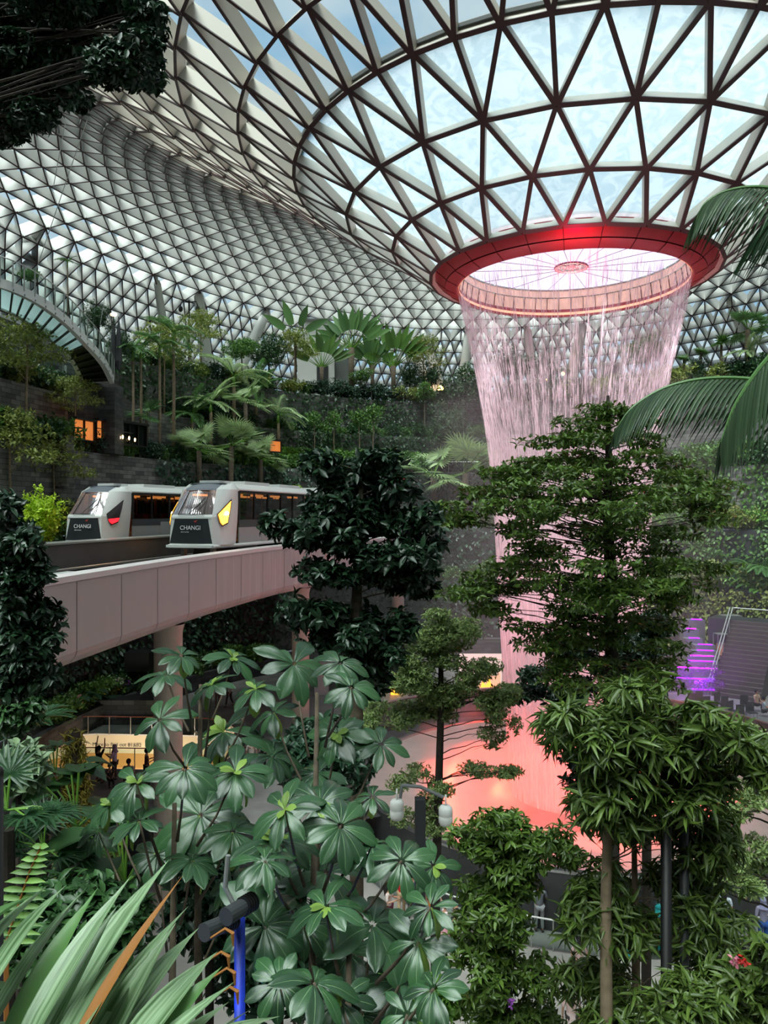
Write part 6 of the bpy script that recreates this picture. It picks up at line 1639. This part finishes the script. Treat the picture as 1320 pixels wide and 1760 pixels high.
# glossy dark tree left of centre
dt = [(585, 815, 45, 26), (640, 812, 50, 26), (540, 850, 55, 28), (600, 855, 60, 30), (670, 850, 45, 30), (500, 895, 40, 24), (550, 905, 60, 28), (520, 925, 40, 18), (640, 900, 50, 30), (710, 905, 40, 25), (735, 930, 28, 18), (690, 945, 55, 28), (660, 960, 45, 25),
      (590, 935, 40, 20), (720, 980, 35, 20), (700, 1000, 35, 18), (560, 985, 40, 15), (600, 985, 40, 18), (640, 985, 30, 18), (540, 1080, 35, 28), (520, 1040, 30, 18), (585, 1075, 45, 30), (640, 1080, 45, 28), (560, 1045, 45, 25), (700, 1070, 30, 18), (640, 1130, 35, 25), (665, 1110, 30, 20), (655, 1165, 35, 22)]
px_tree('glossy_tree', 'dark glossy leaved tree with a straight trunk right of the trains', 'tree', 613, 13, blobs(dt, 13, .5, 3), -15.4, .125, G['n_deep'], M['bark'], 2500, 6, .2, .085, 52,
        [(613, 1260, 13), (612, 1100, 13), (614, 980, 13), (620, 860, 13), (622, 810, 13)], up=.1, droop=.25, tw=.2, shell=.3, radial=True)
# small fine leaved tree in front of the pool
ft = [(760, 1065, 40, 16), (730, 1085, 45, 20), (800, 1090, 45, 20), (765, 1110, 65, 22), (720, 1140, 50, 25), (800, 1140, 50, 24), (700, 1190, 60, 30), (760, 1175, 60, 28), (820, 1185, 45, 25), (665, 1230, 45, 26), (720, 1215, 60, 25), (800, 1215, 50, 20), (850, 1195, 35, 15), (870, 1230, 28, 30), (850, 1270, 25, 15), (885, 1190, 30, 14),
      (840, 1325, 40, 10), (875, 1325, 18, 10), (700, 1340, 35, 25), (715, 1385, 35, 25), (730, 1420, 30, 16), (750, 1360, 25, 16)]
px_tree('fine_leaved_tree', 'small fine leaved tree whose thin dark trunk crosses the pink pool', 'tree', 752, 17, blobs(ft, 17, .5, 4), -15.4, .12, G['n_fine'], M['darkbark'], 9500, 4, .095, .04, 53,
        [(748, 1560, 17), (752, 1420, 17), (757, 1250, 17), (758, 1130, 17), (760, 1060, 17)], tmpl=T_DIAMOND, up=.2, tw=.12, shell=.1, radial=True)
# top left: foliage of a tree outside the frame
tl = [(40, 20, 90, 40), (140, 25, 90, 40), (220, 30, 50, 35), (250, 65, 38, 26), (60, 80, 80, 40), (160, 80, 70, 40), (215, 110, 50, 30), (245, 135, 25, 14), (60, 130, 50, 30), (20, 170, 40, 30), (120, 120, 50, 25), (60, 190, 30, 20), (20, 215, 25, 22), (-30, 60, 60, 60), (-20, 140, 40, 40), (135, 165, 20, 12)]
px_tree('overhanging_tree', 'dark tree reaching into the top left corner', 'tree', -330, 6, blobs(tl, 6.2, .8, 5), -15.4, .16, G['n_deep'], M['darkbark'], 5200, 5, .075, .034, 54,
        [(-330, 800, 6), (-300, 300, 6), (-220, 60, 6.1), (-150, -20, 6.2)], up=.2, droop=.3, tw=.12, shell=.15, radial=True)
# left edge tree
lt = [(15, 920, 45, 30), (45, 975, 30, 20), (20, 1000, 40, 25), (30, 1050, 50, 28), (65, 1065, 30, 18), (25, 1100, 55, 30), (70, 1110, 25, 20), (40, 1145, 50, 25), (10, 870, 30, 25), (0, 1010, 40, 50), (60, 1165, 22, 12), (10, 1180, 30, 20)]
px_tree('dark_tree', 'dark glossy tree at the left edge in front of the guideway', 'tree', -20, 9, blobs(lt, 9, .4, 6), -15.4, .1, G['n_deep'], M['darkbark'], 1400, 6, .15, .06, 55,
        [(-20, 1300, 9), (-15, 1100, 9), (-10, 950, 9), (0, 860, 9)], up=.1, droop=.25, tw=.18, shell=.2, radial=True)
pl = [(20, 940, 22, 10), (50, 950, 16, 8), (15, 1150, 40, 10)]
# tall bushy tree, lower centre right
cs = [(880, 1425, 55, 20), (850, 1450, 50, 22), (910, 1455, 45, 25), (870, 1490, 60, 28), (840, 1520, 45, 25), (905, 1530, 50, 30), (860, 1570, 60, 30), (820, 1610, 45, 30), (890, 1610, 55, 32), (850, 1660, 60, 35), (910, 1680, 45, 35), (820, 1700, 50, 35), (870, 1740, 65, 35), (925, 1750, 40, 30), (800, 1430, 22, 14), (960, 1450, 40, 22), (985, 1470, 25, 18)]
px_tree('bushy_tree', 'dense bushy tree with small glossy leaves, bottom centre right', 'tree', 870, 9.5, blobs(cs, 9.5, .35, 7), -15.4, .07, G['n_mid'], M['darkbark'], 2400, 5, .12, .042, 56,
        [(872, 1780, 9.5), (870, 1600, 9.5), (868, 1500, 9.5), (872, 1430, 9.5)], up=.2, droop=.2, tw=.14, shell=.3, radial=True)
# right: lance leaved trees, three trunks
lr = [(1130, 1170, 20, 30), (1090, 1205, 50, 18), (980, 1230, 45, 18), (1030, 1235, 60, 25), (1100, 1250, 70, 28), (1180, 1245, 60, 24), (1000, 1275, 60, 28), (1060, 1290, 70, 30), (1140, 1295, 70, 30), (1220, 1280, 60, 28), (1280, 1270, 45, 25), (960, 1260, 28, 25), (1020, 1330, 50, 28), (1090, 1340, 70, 30), (1170, 1340, 60, 28), (1240, 1330, 55, 28),
      (1040, 1385, 60, 28), (1110, 1390, 50, 25), (1000, 1400, 45, 22), (1180, 1400, 55, 30), (1060, 1420, 40, 20), (1300, 1330, 40, 30)]
px_tree('lance_leaved_tree', 'bushy tree with long pointed fresh green leaves and a knobbly pale trunk', 'tree', 1043, 8.2, blobs(lr, 8.2, .6, 8), -15.4, .075, G['n_lance'], M['palebark'], 1250, 6, .23, .042, 57,
        [(1043, 1800, 8.2), (1041, 1560, 8.2), (1044, 1430, 8.2), (1060, 1330, 8.2), (1090, 1250, 8.2)], tmpl=T_LANCE, up=.1, droop=.2, tw=.2, shell=.2, radial=True)
lr2 = [(1060, 1500, 40, 22), (1030, 1540, 50, 30), (1075, 1560, 50, 30), (1020, 1590, 40, 22), (1060, 1620, 50, 28), (1000, 1570, 35, 20), (1010, 1680, 45, 25), (1060, 1690, 50, 30), (1090, 1730, 60, 28), (1020, 1740, 40, 25), (1160, 1520, 50, 25), (1195, 1480, 50, 28), (1180, 1560, 50, 28), (1230, 1440, 45, 35), (1240, 1520, 45, 25), (1220, 1600, 55, 30), (1170, 1630, 40, 25)]
px_tree('lance_leaved_tree', 'lower bushy tree with long drooping leaves below the fresh green one', 'tree', 1090, 8.8, blobs(lr2, 8.8, .5, 9), -15.4, .06, G['n_lance'], M['palebark'], 900, 6, .21, .04, 58,
        [(1095, 1800, 8.8), (1092, 1600, 8.8), (1090, 1450, 8.8), (1095, 1400, 8.8)], tmpl=T_LANCE, up=.0, droop=.4, tw=.2, shell=.2, radial=True)
lr3 = [(1290, 1680, 50, 30), (1240, 1690, 45, 30), (1270, 1740, 60, 30), (1200, 1720, 45, 28), (1180, 1745, 50, 20), (1310, 1640, 25, 20), (1140, 1740, 40, 20)]
px_tree('shrub', 'leafy shrub with two pink flowers in the bottom right corner', 'shrub', 1265, 7.5, blobs(lr3, 7.5, .3, 10), -15.4, .05, G['n_lance'], M['darkbark'], 480, 6, .19, .042, 59,
        [(1265, 1800, 7.5), (1262, 1730, 7.5), (1265, 1690, 7.5)], tmpl=T_LANCE, up=.2, droop=.1, tw=.2, shell=.2, radial=True)
rt = [(1300, 1370, 35, 30), (1280, 1420, 40, 30), (1310, 1460, 30, 30), (1270, 1490, 40, 20), (1300, 1530, 30, 20), (1200, 1510, 40, 16), (1310, 1280, 25, 30), (1240, 1620, 22, 12)]
px_tree('fine_leaved_tree', 'fine leaved tree at the right edge in front of the pool rim', 'tree', 1345, 12, blobs(rt, 12, .5, 11), -15.4, .09, G['n_fine'], M['darkbark'], 1700, 4, .09, .035, 60,
        [(1345, 1700, 12), (1340, 1450, 12), (1325, 1300, 12)], tmpl=T_DIAMOND, up=.1, tw=.12, shell=.1, radial=True)
r4 = [(1100, 1110, 60, 35), (1060, 1150, 50, 30), (1130, 1080, 45, 40), (1010, 1120, 45, 25), (1005, 1180, 45, 22), (1090, 1180, 50, 25), (940, 1165, 35, 10), (900, 1190, 45, 8), (970, 1200, 40, 8), (985, 1320, 35, 18), (1000, 1350, 30, 16)]
px_tree('glossy_tree', 'dark glossy tree behind the layered tree, left of the purple cascade', 'tree', 1110, 19, blobs(r4, 19, .6, 12), -15.4, .13, G['n_deep'], M['darkbark'], 1900, 5, .2, .08, 61,
        [(1112, 1300, 19), (1110, 1180, 19), (1100, 1090, 19)], up=.2, droop=.1, tw=.2, shell=.2, radial=True)
# bare thin poles and trunks on the right
for (x, w, d, y0, lb, m_) in ((1145, .055, 8.0, 1290, 'thin black post among the lance leaved trees', 'black'), (1176, .05, 8.4, 1330, 'second thin dark post right of the black one', 'dgrey'), (-8, .032, 3.2, 1330, 'dark post along the left edge of the photograph', 'black')):
    mb = MB(); h = P(x, y0, d).z - (EYE - 15.4); mb.tube([(0, 0, 0), (0, 0, h)], w, 10); mb.ball((0, 0, h), w * 1.1)
    tag(mb.build('post', M[m_], smooth=True, loc=((x - 660) / F * d, d, EYE - 15.4)), lb, 'post')

# ============================================================ UMBRELLA LEAF PLANTS (big leaflets in rosettes)
def bigtemplate():
    V = []; FC = []; cols = 7; wid = [.06, .20, .34, .46, .50, .40, .05]; dz = [0, .04, .06, .05, .01, -.05, -.13]
    for i in range(cols):
        t = i / (cols - 1)
        for s in (-1, -.5, 0, .5, 1): V.append((s * wid[i], t, dz[i] + (.045 if abs(s) == .5 else (0.02 if abs(s) == 1 else 0)) - (0.0 if s else .012)))
    for i in range(cols - 1):
        for j in range(4): a = i * 5 + j; FC.append((a, a + 1, a + 6, a + 5))
    return np.array(V, float), FC
T_BIG = bigtemplate()
T_RIB = (np.array([(s_ * .5 * (1 - i / 8), i / 6, [0, .04, .06, .05, .01, -.05, -.13][i] - .012 + .006) for i in range(7) for s_ in (-1, 1)], float), [(2 * i, 2 * i + 1, 2 * i + 3, 2 * i + 2) for i in range(6)])
RIB = mat('pale midrib', (104, 134, 92), .5)
CL = [(312, 1128, 42, 0), (285, 1160, 48, 0), (400, 1132, 46, 0), (365, 1178, 46, 0), (440, 1185, 46, 0), (505, 1142, 66, 0), (585, 1140, 46, 0), (604, 1182, 48, 0), (275, 1238, 55, 1), (385, 1258, 66, 1), (470, 1225, 44, 0), (580, 1262, 60, 1), (655, 1280, 48, 1), (468, 1300, 55, 1), (318, 1322, 62, 1), (236, 1345, 52, 1), (405, 1328, 62, 1), (545, 1330, 62, 1),
      (190, 1385, 48, 1), (240, 1412, 50, 1), (345, 1402, 82, 1), (170, 1430, 46, 1), (270, 1470, 52, 1), (330, 1480, 58, 1), (400, 1430, 60, 1), (490, 1392, 66, 1), (550, 1380, 62, 0), (585, 1420, 74, 0), (478, 1445, 82, 0), (455, 1480, 60, 0), (640, 1455, 70, 0), (560, 1500, 88, 1), (470, 1530, 70, 1), (690, 1480, 56, 0), (745, 1490, 50, 0),
      (640, 1590, 96, 1), (455, 1592, 92, 1), (720, 1620, 66, 1), (600, 1640, 80, 1), (540, 1690, 74, 1), (690, 1690, 84, 1), (480, 1690, 58, 1), (620, 1745, 80, 1), (745, 1700, 60, 1), (520, 1590, 60, 1), (400, 1520, 56, 1), (560, 1560, 66, 1), (740, 1560, 52, 1), (640, 1370, 44, 1), (690, 1600, 50, 1), (585, 1720, 56, 1), (700, 1745, 60, 1)]
def join_meshes(a, b, off):
    """append mesh b to mesh a, b's faces using material slot off"""
    bm = bmesh.new(); bm.from_mesh(a); n = len(bm.faces); bm.from_mesh(b); bm.faces.ensure_lookup_table()
    for f in bm.faces[n:]: f.material_index = off
    bm.to_mesh(a); bm.free(); bpy.data.meshes.remove(b)
def umbrella_plant(label, cl, xbase, dbase, seed):
    rs = np.random.RandomState(seed); rq = random.Random(seed)
    base = Vector(((xbase - 660) / F * dbase, dbase, EYE - 15.4)); root = empty('umbrella_plant', base, label, 'plant')
    pos = []; dv = []; nr = []; L_ = []; W_ = []; MI = []; st = MB(); sp = Vector(((xbase - 660) / F * dbase, dbase, 0))
    ymax = max(c[1] for c in cl)
    for (x, y, r, dk) in cl:
        d = dbase + rq.uniform(-1.0, 1.0); c = P(x, y, d); ln = r * d / F * 1.08
        tilt = Vector((rq.uniform(-.5, .5), -.45 + rq.uniform(-.45, .3), 1)).normalized(); e1 = tilt.cross(Vector((0, 1, .2))).normalized(); e2 = tilt.cross(e1)
        n = rq.choice((8, 9, 10)); a0 = rq.uniform(0, 6.28)
        for j in range(n):
            a = a0 + j * 2 * PI / n + rq.uniform(-.12, .12); v = e1 * math.cos(a) + e2 * math.sin(a); s = rq.uniform(.72, 1.05)
            pos.append(c + v * .025); dv.append(v - Vector((0, 0, rq.uniform(-.1, .5)))); nr.append(tilt + v * .2); L_.append(ln * s); W_.append(ln * s * rq.uniform(.38, .48)); MI.append(0)
        if rq.random() < .3:
            for j in range(4):   # young yellow green leaflets at the middle
                a = rq.uniform(0, 6.28); v = e1 * math.cos(a) + e2 * math.sin(a); pos.append(c); dv.append(v + tilt * rq.uniform(.1, 1.2)); nr.append(tilt - v * .5); L_.append(ln * rq.uniform(.3, .5)); W_.append(ln * .2); MI.append(1)
        if rq.random() < .5:
            a = rq.uniform(0, 6.28); v = e1 * math.cos(a) + e2 * math.sin(a); pos.append(c); dv.append(v * .4 - Vector((0, 0, 1))); nr.append(v); L_.append(ln * .95); W_.append(ln * .42); MI.append(1)
        m = Vector((sp.x + (c.x - sp.x) * .35, sp.y + (c.y - sp.y) * .4, c.z - rq.uniform(.5, .9))) - base; cc = c - base
        st.tube([m, m.lerp(cc, .5) + Vector((0, 0, -.06)), cc], [.016, .011, .009], 5)
    pos = np.array([tuple(p - base) for p in pos]); o = link('leaves', leaf_mesh('leaves', [G['scheff'], G['scheffy']], pos, np.array([tuple(v) for v in dv]), np.array([tuple(v) for v in nr]), np.array(L_), np.array(W_), T_BIG, MI), root)
    o.data.polygons.foreach_set('use_smooth', [True] * len(o.data.polygons))
    k0 = np.array(MI) == 0; mdv = np.array([tuple(v) for v in dv]); mnr = np.array([tuple(v) for v in nr])
    join_meshes(o.data, leaf_mesh('midribs', RIB, pos[k0] + _norm(mnr[k0]) * .0025, mdv[k0], mnr[k0], np.array(L_)[k0] * .97, .006, T_RIB), 2); o.data.materials.append(RIB); o.data.polygons.foreach_set('use_smooth', [True] * len(o.data.polygons))
    zt = max(P(x, y, dbase).z for x, y, r, k in cl) - .3 - base.z
    st.tube([(0, 0, 0), (.05, 0, zt * .5), (-.04, .03, zt * .8), (0, 0, zt)], [.07, .055, .04, .02], 8)
    st.build('stems', M['bark'], root, smooth=True); return root
gA = [c for c in CL if c[1] < 1290 and c[0] < 450]; gB = [c for c in CL if c[1] < 1345 and c[0] >= 450]; gC = [c for c in CL if c not in gA + gB and c[0] < 420]; gD = [c for c in CL if c not in gA + gB + gC and c[1] < 1540]; gE = [c for c in CL if c not in gA + gB + gC + gD]
umbrella_plant('tall umbrella leaved plant in front of the thick guideway pier', gA, 345, 8.0, 1)
umbrella_plant('umbrella leaved plant beside the straight tree trunk', gB, 545, 7.6, 2)
umbrella_plant('dark umbrella leaved plant left of the middle, above the striped palm blades', gC, 300, 6.6, 3)
umbrella_plant('umbrella leaved plant with upturned rosettes in the middle of the lower half', gD, 540, 6.0, 4)
umbrella_plant('lowest umbrella leaved plant with drooping dark leaves, bottom centre', gE, 600, 5.2, 5)

# ============================================================ NEAR PALM FRONDS
# pleated palm leaf, lower left: blades (foot x, y, tip x, y, width)
BL = [(-60, 1690, 82, 1524, 26), (-40, 1740, 112, 1526, 26), (-30, 1800, 148, 1528, 30), (0, 1840, 166, 1530, 32), (20, 1850, 224, 1508, 32), (60, 1860, 288, 1482, 44), (80, 1870, 250, 1600, 36), (100, 1860, 312, 1508, 18), (110, 1880, 322, 1562, 30), (150, 1880, 300, 1590, 40),
      (170, 1890, 372, 1640, 34), (190, 1900, 380, 1664, 34), (200, 1900, 402, 1690, 28), (230, 1900, 392, 1726, 26), (260, 1860, 478, 1752, 22), (-80, 1640, 60, 1540, 22), (-60, 1760, 60, 1590, 24), (130, 1890, 340, 1600, 30), (240, 1920, 430, 1740, 22), (-120, 1740, 40, 1705, 18), (-120, 1800, 50, 1760, 18), (-80, 1860, 60, 1800, 20), (40, 1850, 200, 1560, 34)]
fr_ = empty('pleated_palm_leaf', P(60, 1900, 1.6), 'large pleated palm leaf with pale striped blades, bottom left corner', 'palm leaf'); B = []; D = []; LL = []; WW = []; HH = []; MI = []
rq = random.Random(9)
for i, (x0, y0, x1, y1, w) in enumerate(BL):
    d0 = 1.55 + rq.uniform(-.05, .1); d1 = 1.95 + rq.uniform(-.15, .15)
    a = P(x0, y0, d0); b = P(x1, y1, d1); v = b - a; B.append(a - fr_.location); D.append(v + Vector((0, 0, v.length * .14))); LL.append(v.length * 1.02); WW.append(w * 1.0 * 1.7 / F * 1.6); HH.append((-.45 + rq.uniform(-.35, .35), -.7, .8 + rq.uniform(-.3, .3))); MI.append(1 if i in (7,) else (2 if i % 4 == 3 else 0))
def stripemat():
    m = bpy.data.materials.new('striped palm blade'); m.use_nodes = True; t = m.node_tree; b = t.nodes['Principled BSDF']
    g = t.nodes.new('ShaderNodeUVMap'); n = t.nodes.new('ShaderNodeTexNoise'); mp_ = t.nodes.new('ShaderNodeMapping'); mp_.inputs['Scale'].default_value = (11, 1.3, 1)
    n.inputs['Scale'].default_value = 1.0; r = t.nodes.new('ShaderNodeValToRGB'); r.color_ramp.elements[0].position = .35; r.color_ramp.elements[1].position = .66
    r.color_ramp.elements[0].color = lin((78, 108, 66)); r.color_ramp.elements[1].color = lin((158, 186, 146)); k = t.links.new
    k(g.outputs[0], mp_.inputs[0]); k(mp_.outputs[0], n.inputs['Vector']); k(n.outputs[0], r.inputs[0]); k(r.outputs[0], b.inputs['Base Color']); b.inputs['Roughness'].default_value = .35
    tl = t.nodes.new('ShaderNodeBsdfTranslucent'); mx = t.nodes.new('ShaderNodeMixShader'); mx.inputs[0].default_value = .2; k(r.outputs[0], tl.inputs[0]); k(b.outputs[0], mx.inputs[1]); k(tl.outputs[0], mx.inputs[2]); k(mx.outputs[0], t.nodes['Material Output'].inputs[0]); return m
link('blades', ribbons('blades', [stripemat(), G['brown'], G['palm']], [tuple(v) for v in B], [tuple(v) for v in D], np.array(LL), np.array(WW), .3, 8, hint=HH, fold=.34, mi=MI, seed=2), fr_)
tb = MB(); tb.tube([P(-160, 1640, 1.5) - fr_.location, P(-20, 1860, 1.55) - fr_.location, P(260, 1930, 1.6) - fr_.location, P(300, 3200, 1.7) - fr_.location], .014, 8); tb.build('leaf_stalk', G['palm'], fr_)
# dried curled tips
for (x, y) in ((385, 1640), (395, 1668), (400, 1700), (392, 1600)):
    tb = MB(); q = [P(x - 30, y + 12, 2.0), P(x - 5, y - 4, 2.0), P(x + 8, y + 4, 2.0), P(x + 9, y + 26, 2.0)]; tb.tube([p - fr_.location for p in q], [.003, .004, .006, .002], 5); tb.build('dry_tip', G['brown'], fr_)
# arching feather fronds, right edge
CROWN = P(1640, 560, 3.7); npalm = empty('feather_palm', (CROWN.x, CROWN.y, EYE - 15.4), 'near palm whose long feather fronds arch in from the right edge', 'palm')
tb = MB(); tb.tube([(0, 0, 0), (.08, 0, 8), (0, 0, CROWN.z - EYE + 15.4)], [.14, .11, .08], 12); tb.build('trunk', M['palebark'], npalm, smooth=True)
def near_frond(label, pts, d, n, ll, lw, vec, g, m, seed, both=True, fall=1.6):
    rq = random.Random(seed); base = Vector(npalm.location); pp = [CROWN - base] + [P(x, y, dd if (dd := (q[2] if len(q) > 2 else d)) else d) - base for q in pts for x, y in [(q[0], q[1])]]
    cc = catmull([tuple(p) for p in pp], 10); cc = [Vector(c) for c in cc]; B = []; D = []; LL = []; HH = []
    for i in range(n):
        t = i / (n - 1); f = 9 + t * (len(cc) - 10.001); k = int(f); q = cc[k].lerp(cc[k + 1], f - k); al = (cc[k + 1] - cc[k]).normalized()
        for s in ((-1, 1) if both else (1,)):
            v = Vector(vec) * (1 if s > 0 else .75) + al * (.35 + .6 * t) + Vector((0, s * .55, 0)) + Vector((rq.uniform(-.05, .05),) * 3); B.append(q); D.append(v); LL.append(ll * (math.sin(PI * min(1, t * .72 + .28)) ** .6) * rq.uniform(.9, 1.08)); HH.append((.2, -.8, .6))
    fo = link('frond', ribbons('frond', m, [tuple(b) for b in B], [tuple(v) for v in D], np.array(LL), lw, g, 6, hint=HH, fold=.16, seed=seed), npalm); tag(fo, label)
    tb = MB(); tb.tube(cc, [.016 * (1 - .7 * i / len(cc)) for i in range(len(cc))], 6); tb.build('rachis', G['palm'], fo); return fo
near_frond('palm frond arching left across the layered tree, right edge', [(1420, 700), (1320, 658), (1230, 650), (1150, 664), (1090, 698), (1060, 738)], 3.6, 54, .42, .0135, (-.3, 0, -.75), 1.0, G['n_palm'], 1)
near_frond('broad hanging palm frond with long leaflets down the right edge', [(1420, 480), (1350, 580), (1300, 640), (1262, 700), (1240, 760)], 3.2, 28, .50, .017, (-.12, 0, -1.0), 1.2, G['n_palm'], 2)
near_frond('upper palm frond drooping over the red ring, top right', [(1460, 400), (1380, 340), (1310, 322), (1250, 328), (1212, 350), (1196, 385)], 3.8, 44, .42, .014, (-.35, 0, -.9), 1.0, G['n_palm'], 3)
near_frond('dark palm frond hanging below the upper one, right edge', [(1500, 300), (1420, 320), (1350, 350), (1310, 390)], 4.0, 24, .62, .018, (-.55, 0, -.8), .9, G['palmd'], 4)
# ============================================================ LOWER LEFT UNDERSTOREY
def ferns(label, x, y, d, n, L_, seed, m):
    rq = random.Random(seed); base = P(x, y, d); root = empty('fern', base, label, 'fern'); B = []; D = []; LL = []; rb = MB()
    for i in range(n):
        a = i * 2.4; pts, b, dd, l, hh = frond_parts(rq, (0, 0, 0), a, .9, L_, 40, L_ * .22, .02, 1, curve=1.2); B += b; D += dd; LL += l; rb.tube(pts, .008, 4)
    link('fronds', ribbons('fronds', m, [tuple(b) for b in B], [tuple(v) for v in D], np.array(LL), L_ * .028, .3, 3, seed=seed), root); rb.build('frond_stalks', G['brown'], root)
    st = MB(); st.tube([(0, 0, 0), (0, 0, -(base.z - (EYE - 15.4)))], .07, 8); st.build('stem', M['darkbark'], root); return root
# one big fern frond facing the visitor
fz = empty('fern', P(30, 1600, 4.6), 'bright fern frond with curled leaflets at the left edge', 'fern'); B = []; D = []; LL = []
rachis = [P(10, 1620, 4.6), P(30, 1560, 4.6), (P(50, 1500, 4.6)), P(70, 1455, 4.6)]
for i in range(13):
    t = i / 12; f = t * 2.999; k = int(f); q = rachis[k].lerp(rachis[k + 1], f - k) - fz.location
    for s in (-1, 1): B.append(tuple(q)); D.append((s * 1.0, -.1, .22)); LL.append(.24 * (1 - .78 * t))
link('leaflets', ribbons('leaflets', G['fresh'], B, D, np.array(LL), .038, .5, 5, hint=[(0, -.8, .6)] * len(B), fold=.1, seed=3), fz)
tb = MB(); tb.tube([r - fz.location for r in rachis], .006, 5); tb.tube([rachis[0] - fz.location, Vector((-.05, 0, -(fz.location.z - EYE + 15.4)))], .02, 5); tb.build('rachis', G['brown'], fz)
ferns('tree fern with spreading fronds in the dark, left of the seated visitors', 30, 1265, 14, 10, 1.1, 4, G['palmd'])
def np_put(key, x, y, d, s, lb, cat):
    """a plant on a stem rising from the ground, its crown seen at photo x, y"""
    p = P(x, y, d); o = put(key, p, 1.3, s, lb, cat); st = MB(); h = (p.z - (EYE - 15.4)) / s; st.tube([(0, 0, 0), (.05, 0, -h)], .07 / s, 8); st.build('stem', M['darkbark'], o); return o
proto('fan_dark', lambda: mk_fan(71, G['palmd'], .3, 12, .7, .6, 18, .07, name='fan_palm'))
proto('bl_dark', lambda: mk_bigleaf(72, G['dark'], .8, 12, .8, .55))
np_put('fan_dark', 12, 1425, 7.0, .58, 'dark fan palm above the bright fern, left edge', 'palm')
np_put('fan_dark', 75, 1490, 7.6, .5, 'dark fan palm right of the one at the left edge', 'palm')
np_put('bl_dark', 130, 1425, 9.0, .8, 'dark plant with very broad leaves below the seated visitors', 'plant')
np_put('bl_dark', 95, 1350, 9.6, .6, 'broad leaved plant with a red flower near the mossy post', 'plant')
np_put('bl_dark', 215, 1520, 8.0, .8, 'broad leaved plant behind the striped palm blades', 'plant')
for (x, y, rx, ry, d, n, m_, lb) in ((35, 1320, 40, 30, 8, 130, 'grey', 'small variegated shrub at the left edge, level with the cream oval'), (30, 1225, 35, 30, 11, 200, 'dark', 'dark shrub below the end of the guideway, left edge'),
                                (120, 1590, 130, 60, 6.5, 500, 'dark', 'dark undergrowth behind the striped palm blades'), (360, 1560, 70, 70, 8.5, 380, 'deep', 'dark undergrowth left of the spotlights'), (480, 1640, 120, 90, 9, 600, 'deep', 'dark undergrowth behind the lowest umbrella leaves'),
                                (690, 1730, 100, 40, 10, 400, 'fresh', 'fern like ground cover under the drooping leaves, bottom centre'), (150, 1480, 50, 40, 9.5, 260, 'olive', 'yellow flowered undergrowth left of the umbrella leaves'), (560, 1300, 90, 60, 11.5, 450, 'deep', 'dark undergrowth around the straight tree trunk')):
    base = P(x, y, d); root = empty('shrub', base, lb, 'shrub'); s = d / F
    link('foliage', crown_mesh('foliage', G[m_], [((0, 0, 0), (rx * s, rx * s * .8, ry * s))], n, 5, .16, .07, .15, .3, x, T_OVATE, shell=.15, radial=True), root)
    st = MB(); st.tube([(0, 0, 0), (0, 0, -(base.z - EYE + 15.4))], .05, 8); st.build('stem', M['darkbark'], root)
# mossy post: a climbing fern column
mp0 = P(128, 1345, 20); root = empty('mossy_post', (mp0.x, mp0.y, EYE - 15.4), 'tall post wrapped in yellowish moss and ferns before the cream oval', 'post'); h0 = P(128, 1250, 20).z - EYE + 15.4
st = MB(); st.tube([(0, 0, 0), (0, 0, h0 - .1)], [.22, .16], 10); st.build('post', M['darkbark'], root)
pdl = [((0, 0, h0 - .35 - k * .42), (.22 + .05 * k, .22 + .05 * k, .3)) for k in range(7)]
M['moss'] = leafmat('mossy fern leaves', (126, 118, 44), .7, .4, .2)
link('foliage', crown_mesh('foliage', M['moss'], pdl, 620, 5, .24, .035, .1, -.2, 6, T_LANCE, droop=.5, shell=.6, radial=True), root)
# pink blooms
for (x, y, d, c, lb) in ((1262, 1651, 7.2, 'pink', 'pink flower on the shrub, bottom right corner'), (1279, 1652, 7.2, 'red', 'coral flower right of the pink one, bottom right'), (878, 1724, 9.0, 'purple', 'magenta flower at the foot of the bushy tree'), (90, 1334, 9.4, 'red', 'red flower near the mossy post')):
    o = link('flower', crown_mesh('flower', G[c], [((0, 0, 0), (.03, .03, .03))], 6, 3, .05, .03, .02, seed=int(x), tmpl=T_OVATE, radial=True), loc=P(x, y, d)); tag(o, lb, 'flower')
# ============================================================ MIST around the foot of the waterfall
mb = MB(); mb.lathe([(0.01, 0), (15, 0), (15, 12), (9, 19), (0.01, 19)], 32)
m = bpy.data.materials.new('fine water mist'); m.use_nodes = True; t = m.node_tree; t.nodes.clear()
v = t.nodes.new('ShaderNodeVolumeScatter'); v.inputs['Density'].default_value = 0.008; v.inputs['Color'].default_value = (.95, .95, .96, 1); v.inputs['Anisotropy'].default_value = .2
o_ = t.nodes.new('ShaderNodeOutputMaterial'); t.links.new(v.outputs[0], o_.inputs['Volume'])
tag(mb.build('mist', m, loc=(C.x, C.y + 2, EYE - 12.95)), 'thin mist hanging around the foot of the waterfall', 'mist', kind='stuff')
